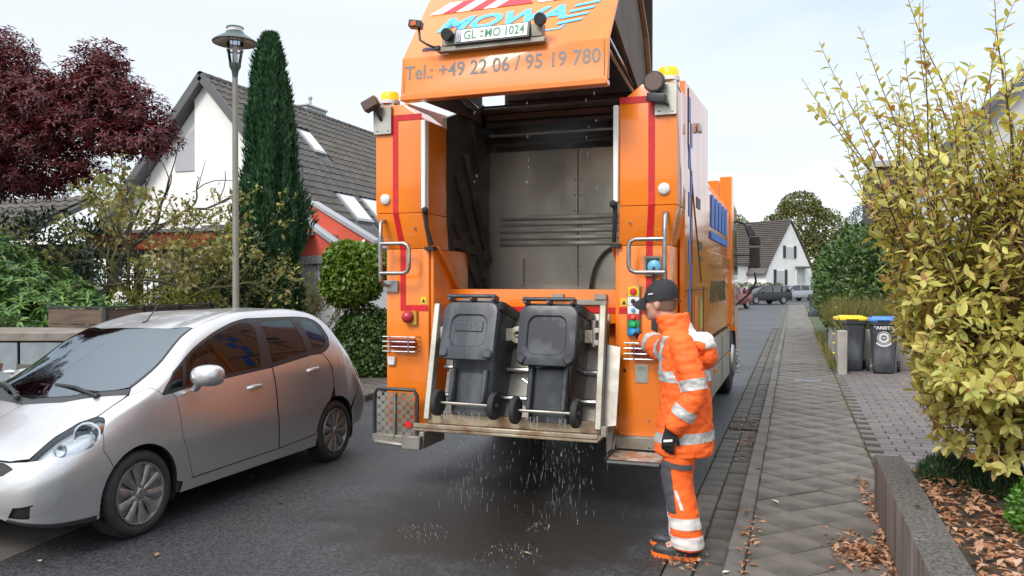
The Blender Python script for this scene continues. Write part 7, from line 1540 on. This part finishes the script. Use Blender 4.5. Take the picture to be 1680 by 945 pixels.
GRS = leafmat('dry_grass', [(.10, .12, .03), (.20, .19, .06), (.30, .25, .10), (.14, .17, .04)], .6, .35)
n = 5200; P = np.stack([.78 + rs.rand(n) ** 1.3 * 2.7, 16.9 + rs.rand(n) * 2.4, np.full(n, .70)], 1); T_ = norm(np.stack([rs.normal(-.05, .28, n), rs.normal(-.1, .28, n), np.ones(n)], 1)); L_ = rs.uniform(.3, .85, n)
tag(link('long_grass', leaf_mesh('long_grass', P, T_, rdir(rs, n), L_, rs.uniform(.008, .016, n), GRS, droop=.25), None), 'long dry grass growing above the concrete wall behind the bins', 'grass', kind='stuff')
n = 900; P = np.stack([.70 + rs.rand(n) ** 2 * .16, 15.7 + rs.rand(n) * 10, np.where(rs.rand(n) < .5, .1, .82)], 1); P[:, 0] = np.where(P[:, 2] < .5, .66 + rs.rand(n) * .08, .78 + rs.rand(n) * .1); T_ = norm(np.stack([rs.normal(-.25, .35, n), rs.normal(0, .35, n), np.ones(n)], 1)); L_ = rs.uniform(.08, .35, n)
tag(link('verge_weeds', leaf_mesh('verge_weeds', P, T_, rdir(rs, n), L_, rs.uniform(.01, .03, n), GRS), None), 'weeds and dry grass along the foot of the concrete wall', 'weeds', kind='stuff')
YF = mat('yellow_flower', (.75, .55, .02), .6)
for k, (x, y, z) in enumerate(((.74, 17.0, .72), (.80, 17.4, 1.22), (.72, 16.4, .58), (.82, 17.1, 1.05), (.70, 16.0, .42), (.95, 17.3, 1.18))):
    f = thing('yellow_flower', ('yellow flower low in the grass right behind the concrete post', 'tallest yellow flower in the dry grass behind the wall', 'yellow flower at half height on the concrete wall face', 'yellow flower beside the wall top, second highest', 'lowest yellow flower at the foot of the concrete wall', 'yellow flower in the dry grass above the yellow bin lid')[k], 'flower', (x, y, z), 0, 'yellow flowers in the dry grass'); m = MB()
    m.lathe([(.0001, .012), (.014, .01), (.022, 0), (.0001, -.004)], (0, 0, 0), (-.3, -.8, .4), 9); m.build('petals', YF, f, local=True); m = MB(); m.tube([(0, .01, 0), (.01, .02, -.25)], .004, 5); m.build('stem', LG, f, local=True)
# weeds in the joints of kerb and pavement
pts = []
for xc, sp_, yr, n_ in ((-.265, .014, (3.5, 30), 420), (-.395, .012, (3.5, 30), 380), (.675, .015, (4.2, 15.4), 420), (-.75, .02, (6, 26), 200)):
    for _ in range(n_):
        y = rs.uniform(*yr)
        if mnoise.noise(Vector((xc * 9, y * 1.1, 0))) > -.12: pts.append((xc + rs.normal(0, sp_), y, .085 if xc > -.3 else .03))
P = np.array(pts); n = len(P); T_ = norm(np.stack([rs.normal(0, .8, n), rs.normal(0, .8, n), np.ones(n) * .8], 1)); L_ = rs.uniform(.02, .055, n)
WEED = leafmat('joint_weeds', [(.08, .11, .015), (.16, .17, .025), (.24, .20, .05), (.10, .13, .02)], .6, .3)
tag(link('joint_weeds', leaf_mesh('joint_weeds', P, T_, rdir(rs, n), L_, L_ * .22, WEED), None), 'tiny weeds growing in the joints of kerb and paving', 'weeds', kind='stuff')
def far_tree(nm, label, loc, blobs, n, size, m, trunk=.4, h=4, ratio=.6):
    t = plant(nm, label, 'tree', loc); foliage('crown', t, rs, blobs, n, size, [m], ratio=ratio, inner=.35, outw=.4, jit=.8); mm_ = MB(); mm_.tube([(0, 0, 0), (0, 0, h)], [trunk, trunk * .6], 8); mm_.build('trunk', BARK, t, local=True); return t
FT1 = leafmat('autumn_green_leaves', [(.055, .075, .012), (.09, .11, .018), (.14, .14, .025), (.17, .13, .03)], .6, .25)
far_tree('broad_tree', 'broad olive green autumn tree rising behind the distant white house', (.8, 122, 0), [(0, 0, 9.5, 4.2, 4, 4.2), (-3.2, 0, 8.2, 3, 3, 3.2), (3.2, 0, 8.5, 3.4, 3, 3.6), (0, 0, 12.6, 2.8, 3, 2.0), (4.5, 0, 6, 3, 3, 3), (-4, 0, 6.0, 2.4, 3, 3), (1.5, -1, 5.5, 4, 3, 3.5)], 15000, .42, FT1, .5, 6)
FT2 = leafmat('blue_green_needles', [(.05, .085, .075), (.075, .11, .10), (.10, .14, .13)], .7, .1)
far_tree('conifer_tree', 'hazy blue green conifer far behind the laurel hedge', (10.5, 140, 0), [(0, 0, 11, 2.4, 2.4, 3.0), (-2.2, 0, 8.5, 2.8, 2.4, 2.6), (2.4, 0, 8.2, 3.4, 3, 3), (0, 0, 5.5, 5, 4, 4)], 6000, .5, FT2, .4, 8, .35)
FT3 = leafmat('pale_green_leaves', [(.10, .15, .035), (.15, .20, .045), (.19, .23, .06)], .6, .3)
far_tree('young_tree', 'pale green young tree behind the roof of the distant house', (-8.5, 128, 0), [(0, 0, 9.5, 2, 2, 2.6), (1.6, 0, 8.0, 1.8, 2, 2.4), (-1.5, 0, 7.5, 2, 2, 2.5)], 2600, .4, FT3, .3, 6)
far_tree('back_tree', 'dark tree closing the view behind the truck mirror', (-6.5, 112, 0), [(0, 0, 4, 3.4, 3, 3), (-3, 0, 3.5, 3, 3, 3)], 3000, .45, FT1, .4, 3)
fhg = plant('clipped_hedge', 'clipped green hedge before the distant white house', 'hedge', (-4.2, 79, 0)); foliage('foliage', fhg, rs, [(k * .9, k * .15, .75, .8, .7, .85) for k in range(-3, 4)], 4200, .16, [LAU], ratio=.5, inner=.25)
m = MB(); m.box((-2.8, -.3, 0), (2.8, .3, .5)); m.build('stems', BARK, fhg, local=True)
# planting bed: leaf litter, ground plants, boxwood
LIT = leafmat('fallen_leaves', [(.30, .13, .06), (.42, .22, .12), (.50, .30, .18), (.24, .10, .05), (.36, .17, .08), (.55, .38, .26)], .7, .2, (1, .8, .6))
def litter(pts, lab, size=.055):
    P = np.array(pts); n = len(P); T_ = norm(np.stack([rs.normal(0, 1, n), rs.normal(0, 1, n), rs.normal(0, .22, n)], 1)); N_ = norm(np.stack([rs.normal(0, .35, n), rs.normal(0, .35, n), np.ones(n)], 1)); L_ = size * rs.uniform(.55, 1.35, n)
    return tag(link('leaf_litter', leaf_mesh('leaf_litter', P, T_, N_, L_, L_ * rs.uniform(.35, .6, n), LIT, fold=.3, droop=-.05), None), lab, 'leaf litter', kind='stuff')
pts = []
while len(pts) < 4600:
    x = .75 + rs.rand() * 2.2; y = 2.6 + rs.rand() * 3.5
    if mnoise.noise(Vector((x * 1.6, y * 1.6, 9))) < .28 or rs.rand() < .12: pts.append((x, y, bed_z(x, y) + .008 + rs.rand() * .028))
litter(pts, 'brown fallen leaves covering the soil behind the low wall')
pts = []
for _ in range(330):
    a, d = rs.rand() * 6.28, abs(rs.normal(0, .13)); pts.append((.40 + math.cos(a) * d * .9, 5.28 + math.sin(a) * d * 1.6, .104 + rs.rand() * .02 * max(0, 1 - d * 3)))
for _ in range(260): pts.append((.545 - abs(rs.normal(0, .02)), rs.uniform(4.2, 7.2), .104 + rs.rand() * .012))
for _ in range(60): pts.append((-.27 + rs.normal(0, .025), rs.uniform(4.3, 6.0), .104 + rs.rand() * .006))
for _ in range(28): pts.append((-.62 + rs.normal(0, .06), 4.95 + rs.normal(0, .09), .02 + rs.rand() * .015))
for _ in range(70): pts.append((-.50 + rs.normal(0, .08), rs.uniform(8, 10.5), .02 + rs.rand() * .01))
litter(pts, 'brown fallen leaves drifted on the pavement by the wall and kerb', .05)
for k, (x, y, z, c) in enumerate(((-1.58, 4.82, .004, 0), (-3.81, 3.99, .004, 1), (-4.44, 3.69, .008, 2), (-4.55, 5.88, .004, 0), (-3.83, 5.31, .004, 1), (-4.45, 6.42, .004, 2), (-.10, 6.22, .102, 2), (-.26, 7.32, .102, 1), (-.34, 4.66, .102, 2), (.73, 10.28, .1, 2), (.63, 4.9, .502, 1), (.66, 5.5, .502, 2))):
    n = 1; L_ = np.array([rs.uniform(.05, .075)]); labs = ['curled fallen leaf on the dark asphalt between car and worker', 'fallen leaf on the asphalt in front of the silver car', 'white fallen leaf on the pale asphalt strip', 'fallen leaf on the road beside the front door of the car', 'fallen leaf on the road beside the car, nearer the camera', 'fallen leaf on the road by the rear door of the car', 'pale fallen leaf on the pavement slabs', 'fallen leaf on the kerb joint beside the truck', 'pale fallen leaf on the kerb at the picture foot', 'pale leaf lying on the driveway pavers', 'brown leaf lying on top of the low wall', 'pale leaf lying on the far end of the low wall']
    me = leaf_mesh('fallen_leaf', np.array([[x, y, z + .006]]), rdir(rs, 1) * [1, 1, .1], np.array([[.1, .1, 1.]]), L_, L_ * .55, mat('leaf_tone_%d' % k, ((.42, .22, .10), (.30, .14, .06), (.62, .56, .46))[c], .7), fold=.25, droop=-.15); tag(link('fallen_leaf', me, None), labs[k], 'leaf', 'single fallen leaves')
GC = leafmat('fine_green_groundcover', [(.015, .05, .016), (.03, .08, .022), (.045, .10, .03)], .6, .2)
for k, (x, y, sx_, lab) in enumerate(((1.02, 6.0, .22, 'low feathery green ground cover beside the wall end'), (1.28, 5.75, .28, 'low feathery green ground cover under the yellow shrub'))):
    gc = plant('ground_cover', lab, 'plant', (x, y, .42)); foliage('foliage', gc, rs, [(0, 0, .02, sx_, sx_, .13)], 2600, .05, [GC], ratio=.14, up=.9, inner=.5, upper=0.); m = MB(); m.ball((0, 0, 0), (.05, .05, .03), 6); m.build('crown', BARK, gc, local=True)
BX = leafmat('bright_box_leaves', [(.05, .15, .015), (.085, .22, .02), (.12, .28, .03), (.04, .12, .015)], .35, .3)
bx = plant('box_shrub', 'small bright green box shrub at the right edge of the bed', 'shrub', (1.27, 4.78, .42)); foliage('foliage', bx, rs, [(0, 0, .12, .21, .25, .20), (.18, -.1, .10, .22, .22, .18)], 3600, .032, [BX], ratio=.5, up=.5, inner=.3, upper=0.); m = MB(); m.tube([(0, 0, 0), (.02, 0, .15)], .012, 6); m.build('stems', BARK, bx, local=True)
def round_leaves(name, P, T, Nn, L, Wd, m):
    # eleven-point leaves: rounded blade, folded along the midrib, curling at the tip by a different amount each
    T = norm(T); S_ = norm(np.cross(T, Nn)); Nn = np.cross(S_, T); n = len(P); cu = rs.uniform(-.05, .32, n)[:, None]; fo = rs.uniform(.05, .32, n)[:, None]; L = L[:, None]; Wd = Wd[:, None] * rs.uniform(.8, 1.2, (n, 1)); tw = rs.uniform(-.25, .25, n)[:, None]; vs = [P]
    for t, w_ in ((.22, .34), (.5, .5), (.8, .30)):
        c_ = P + T * L * t - Nn * L * cu * t * t; up_ = Nn * Wd * w_ * fo; a = S_ * Wd * w_ + Nn * Wd * w_ * tw * t
        vs += [c_ - a + up_, c_, c_ + a + up_]
    vs.append(P + T * L - Nn * L * cu); V = np.stack(vs, 1).reshape(-1, 3)
    F0 = np.array([(0, 2, 1), (0, 3, 2), (1, 2, 4), (2, 5, 4), (2, 3, 5), (3, 6, 5), (4, 5, 7), (5, 8, 7), (5, 6, 8), (6, 9, 8), (7, 8, 10), (8, 9, 10)]); F = (F0[None] + (np.arange(n) * 11)[:, None, None]).reshape(-1, 3)
    me = bpy.data.meshes.new(name); me.vertices.add(len(V)); me.vertices.foreach_set('co', V.ravel().astype(np.float32)); me.loops.add(F.size); me.loops.foreach_set('vertex_index', F.ravel().astype(np.int32)); me.polygons.add(len(F))
    me.polygons.foreach_set('loop_start', np.arange(0, F.size, 3, dtype=np.int32)); me.polygons.foreach_set('loop_total', np.full(len(F), 3, np.int32)); me.polygons.foreach_set('use_smooth', np.ones(len(F), bool)); me.materials.append(m); me.update(calc_edges=True); return me
# ------------------------------------------------------------------ the big yellow shrub
YS = plant('yellow_shrub', 'tall shrub with yellow autumn leaves in the bed at the right', 'shrub', (1.27, 5.74, .42)); rg = random.Random(4); mS = MB(); mT = MB(); LP = []; LT = []; LN = []; LL = []
# a few thick stems from the ground
stems = []
for k, (dx, dy, tz) in enumerate(((.02, .02, 1.5), (-.22, .1, 1.25), (.15, .1, 1.4), (-.12, -.15, 1.0), (.3, -.05, 1.2), (-.32, .25, 1.05), (.05, .3, 1.3))):
    p = [(dx * .25, dy * .25, 0), (dx * .5 + rg.uniform(-.03, .03), dy * .5, tz * .35), (dx * .85, dy * .85 + rg.uniform(-.03, .03), tz * .7), (dx * 1.25, dy * 1.25, tz)]
    mS.tube(p, [.05 - .005 * k, .04 - .004 * k, .032 - .003 * k, .02], 8); stems.append(p)
mS.build('trunk', BARK, YS, smooth=60, local=True)
def whip(p, d, L_, r_, dens_, leaf0, curve, lsz=.083, start=.12):
    p = Vector(p); d = Vector(d).normalized(); n = max(4, int(L_ / .10)); pts = [p.copy()]
    for i in range(n):
        wz = p.z + .42
        if wz < 2.1 and p.x + 1.27 < np.interp(wz, [.45, .66, .97, 1.2, 1.7, 2.1], [1.02, .94, .85, .78, .68, .52]) + .04 * rg.random(): d = Vector((max(d.x, .12), d.y, d.z + .25))
        d = (d + Vector((rg.gauss(0, .05), rg.gauss(0, .05), curve))).normalized(); p = p + d * L_ / n; pts.append(p.copy())
    mT.tube(pts, [max(.0016, r_ * (1 - .85 * i / n)) for i in range(n + 1)], 5, cap=False)
    k = int(L_ / dens_)
    for j in range(k):
        t = start + (1 - start) * (j + rg.random() * .6) / k; f = t * n; i = min(int(f), n - 1); q = pts[i].lerp(pts[i + 1], f - i); ax = (pts[i + 1] - pts[i]).normalized(); x, y, _ = frame(ax); a = j * 2.4 + rg.uniform(-.4, .4); o_ = x * math.cos(a) + y * math.sin(a)
        LP.append(tuple(q)); LT.append(tuple((ax * .55 + o_ * .9 + Vector((0, 0, .12))).normalized())); LN.append(tuple((ax * .5 - o_ * .3 + Vector((rg.gauss(0, .25), rg.gauss(0, .25), .9))).normalized())); LL.append(lsz * rg.uniform(.6, 1.2) * (1 - .35 * max(0, t - .75) * 4))
    return pts
for k in range(130):                               # long upright whips
    s = stems[rg.randrange(len(stems))]; b = Vector(s[rg.randint(2, 3)]) + Vector((0, 0, rg.uniform(-.15, .15))); a = rg.uniform(0, 6.283); e_ = rg.uniform(.55, 1.6); L_ = rg.uniform(.9, 2.0) * (1.0 if e_ > .7 else .85)
    pts = whip(b, (math.cos(a) * .75, math.sin(a) * .75, e_), L_, .0085, .041, .1, .045)
    for j in range(2 if e_ < 1 else 1): i = rg.randint(1, len(pts) - 3); x = rg.uniform(0, 6.283); whip(pts[i], (math.cos(x), math.sin(x), .5), rg.uniform(.22, .5), .004, .034, .1, .03, .09)
for k in range(205):                              # bushy lower skirt
    s = stems[rg.randrange(len(stems))]; t = rg.random(); b = Vector(s[1]).lerp(Vector(s[3]), t); a = rg.uniform(0, 6.283); L_ = rg.uniform(.45, 1.0)
    pts = whip(b, (math.cos(a), math.sin(a), rg.uniform(-.15, .45)), L_, .006, .034, .1, rg.uniform(-.03, .03), .096, .3)
    for j in range(3): i = rg.randint(1, len(pts) - 2); x = rg.uniform(0, 6.283); whip(pts[i], (math.cos(x), math.sin(x), .15), rg.uniform(.15, .38), .003, .03, .1, .0, .09)
for k in range(95):
    s = stems[rg.randrange(len(stems))]; b = Vector(s[0]).lerp(Vector(s[2]), rg.uniform(.25, .9)); a = rg.uniform(2.2, 7.2); whip(b, (math.cos(a), math.sin(a), rg.uniform(.1, .5)), rg.uniform(.3, .62), .005, .03, .1, -.07, .09, .35)
for k in range(19):
    s = stems[rg.randrange(len(stems))]; b = Vector(s[3]); a = math.pi + rg.uniform(-.75, .85); whip(b, (math.cos(a), math.sin(a) * .8, rg.uniform(1.1, 2.0)), rg.uniform(1.0, 1.65), .0085, .04, .1, -.012)
for k, (tx, tz) in enumerate(((-1.15, 2.55), (-1.0, 2.95), (-.95, 2.35), (-.6, 3.1), (-1.05, 2.1), (-.75, 2.75), (-.45, 2.9), (-.2, 3.2))):
    b = Vector(stems[1 if k % 2 else 5][3]); e2 = Vector((tx * .94 , tx * .33 + rg.uniform(-.1, .1), tz)); dd = e2 - b; whip(b, dd + Vector((-.0, 0, -.25)), dd.length, .008, .04, .1, .022)
mT.build('twigs', TWIG, YS, smooth=60, local=True)
LP, LT, LN, LL = np.array(LP), np.array(LT), np.array(LN), np.array(LL)
YLF = leafmat('yellow_shrub_leaves', [(.60, .57, .15), (.68, .63, .18), (.74, .68, .23), (.47, .50, .13), (.72, .63, .22), (.38, .43, .11), (.62, .54, .17), (.61, .60, .17), (.44, .20, .10), (.69, .63, .20)], .42, .4, (1, .95, .5))
dist = np.linalg.norm(LP + np.array([1.27, 5.74, .42]) - np.array([0, 0, 1.75]), axis=1); order = np.argsort(dist); near, rest = order[:300], order[300:]
link('foliage', round_leaves('foliage', LP[rest], LT[rest], LN[rest], LL[rest], LL[rest] * .46, YLF), None, YS)['kind'] = 'stuff'
lm = []
for v in range(4):                                # single leaves with a folded midrib and curved blade
    mb = MB(); prof_ = [(0, .0), (.15, .13), (.35, .22), (.55, .23), (.78, .15), (1.0, .0)]; vs = []
    for t, w_ in prof_: dz = -.10 * t * t * (1 + v * .4); vs += [(-w_, t, dz + w_ * .35), (0, t, dz), (w_, t, dz + w_ * .35)]
    fs = []
    for i in range(5): a = i * 3; fs += [(a, a + 1, a + 4, a + 3), (a + 1, a + 2, a + 5, a + 4)]
    mb.add(vs, fs); lm.append(mb.mesh('leaf', smooth=60)); lm[-1].materials.append(YLF)
it = []
for i in near:
    t = Vector(LT[i]).normalized(); s_ = t.cross(Vector(LN[i])).normalized(); nn2 = s_.cross(t); it.append((Matrix.Translation(LP[i]) @ Matrix((s_, t, nn2)).transposed().to_4x4() @ Matrix.Scale(LL[i], 4), rg.randrange(4)))
INV_sav = INV[YS]; INV[YS] = Matrix.Identity(4); pieces('leaf', it, YS, YLF, lm, 300); INV[YS] = INV_sav
print('leaves on the yellow shrub:', len(LP))
# ------------------------------------------------------------------ steam hanging in the hopper
def steam():
    m = bpy.data.materials.new('steam'); m.use_nodes = True; nt = m.node_tree; nt.nodes.clear(); N = nt.nodes.new; L = nt.links.new
    out = N('ShaderNodeOutputMaterial'); v = N('ShaderNodeVolumePrincipled'); v.inputs['Color'].default_value = (.93, .93, .93, 1); v.inputs['Anisotropy'].default_value = .2
    tc = N('ShaderNodeTexCoord'); no = N('ShaderNodeTexNoise'); no.inputs['Scale'].default_value = 1.7; no.inputs['Detail'].default_value = 3; L(tc.outputs['Object'], no.inputs['Vector'])
    mr = N('ShaderNodeMapRange'); L(no.outputs['Fac'], mr.inputs[0]); mr.inputs[1].default_value = .42; mr.inputs[2].default_value = .7; mr.inputs[3].default_value = .02; mr.inputs[4].default_value = .9
    L(mr.outputs[0], v.inputs['Density']); L(v.outputs[0], out.inputs[1])
    b = MB(); b.box((-2.86, 6.72, 1.72), (-1.32, 7.54, 3.2)); tag(b.build('steam', m, None), 'thin white steam drifting inside the open hopper', 'steam', kind='stuff')
steam()
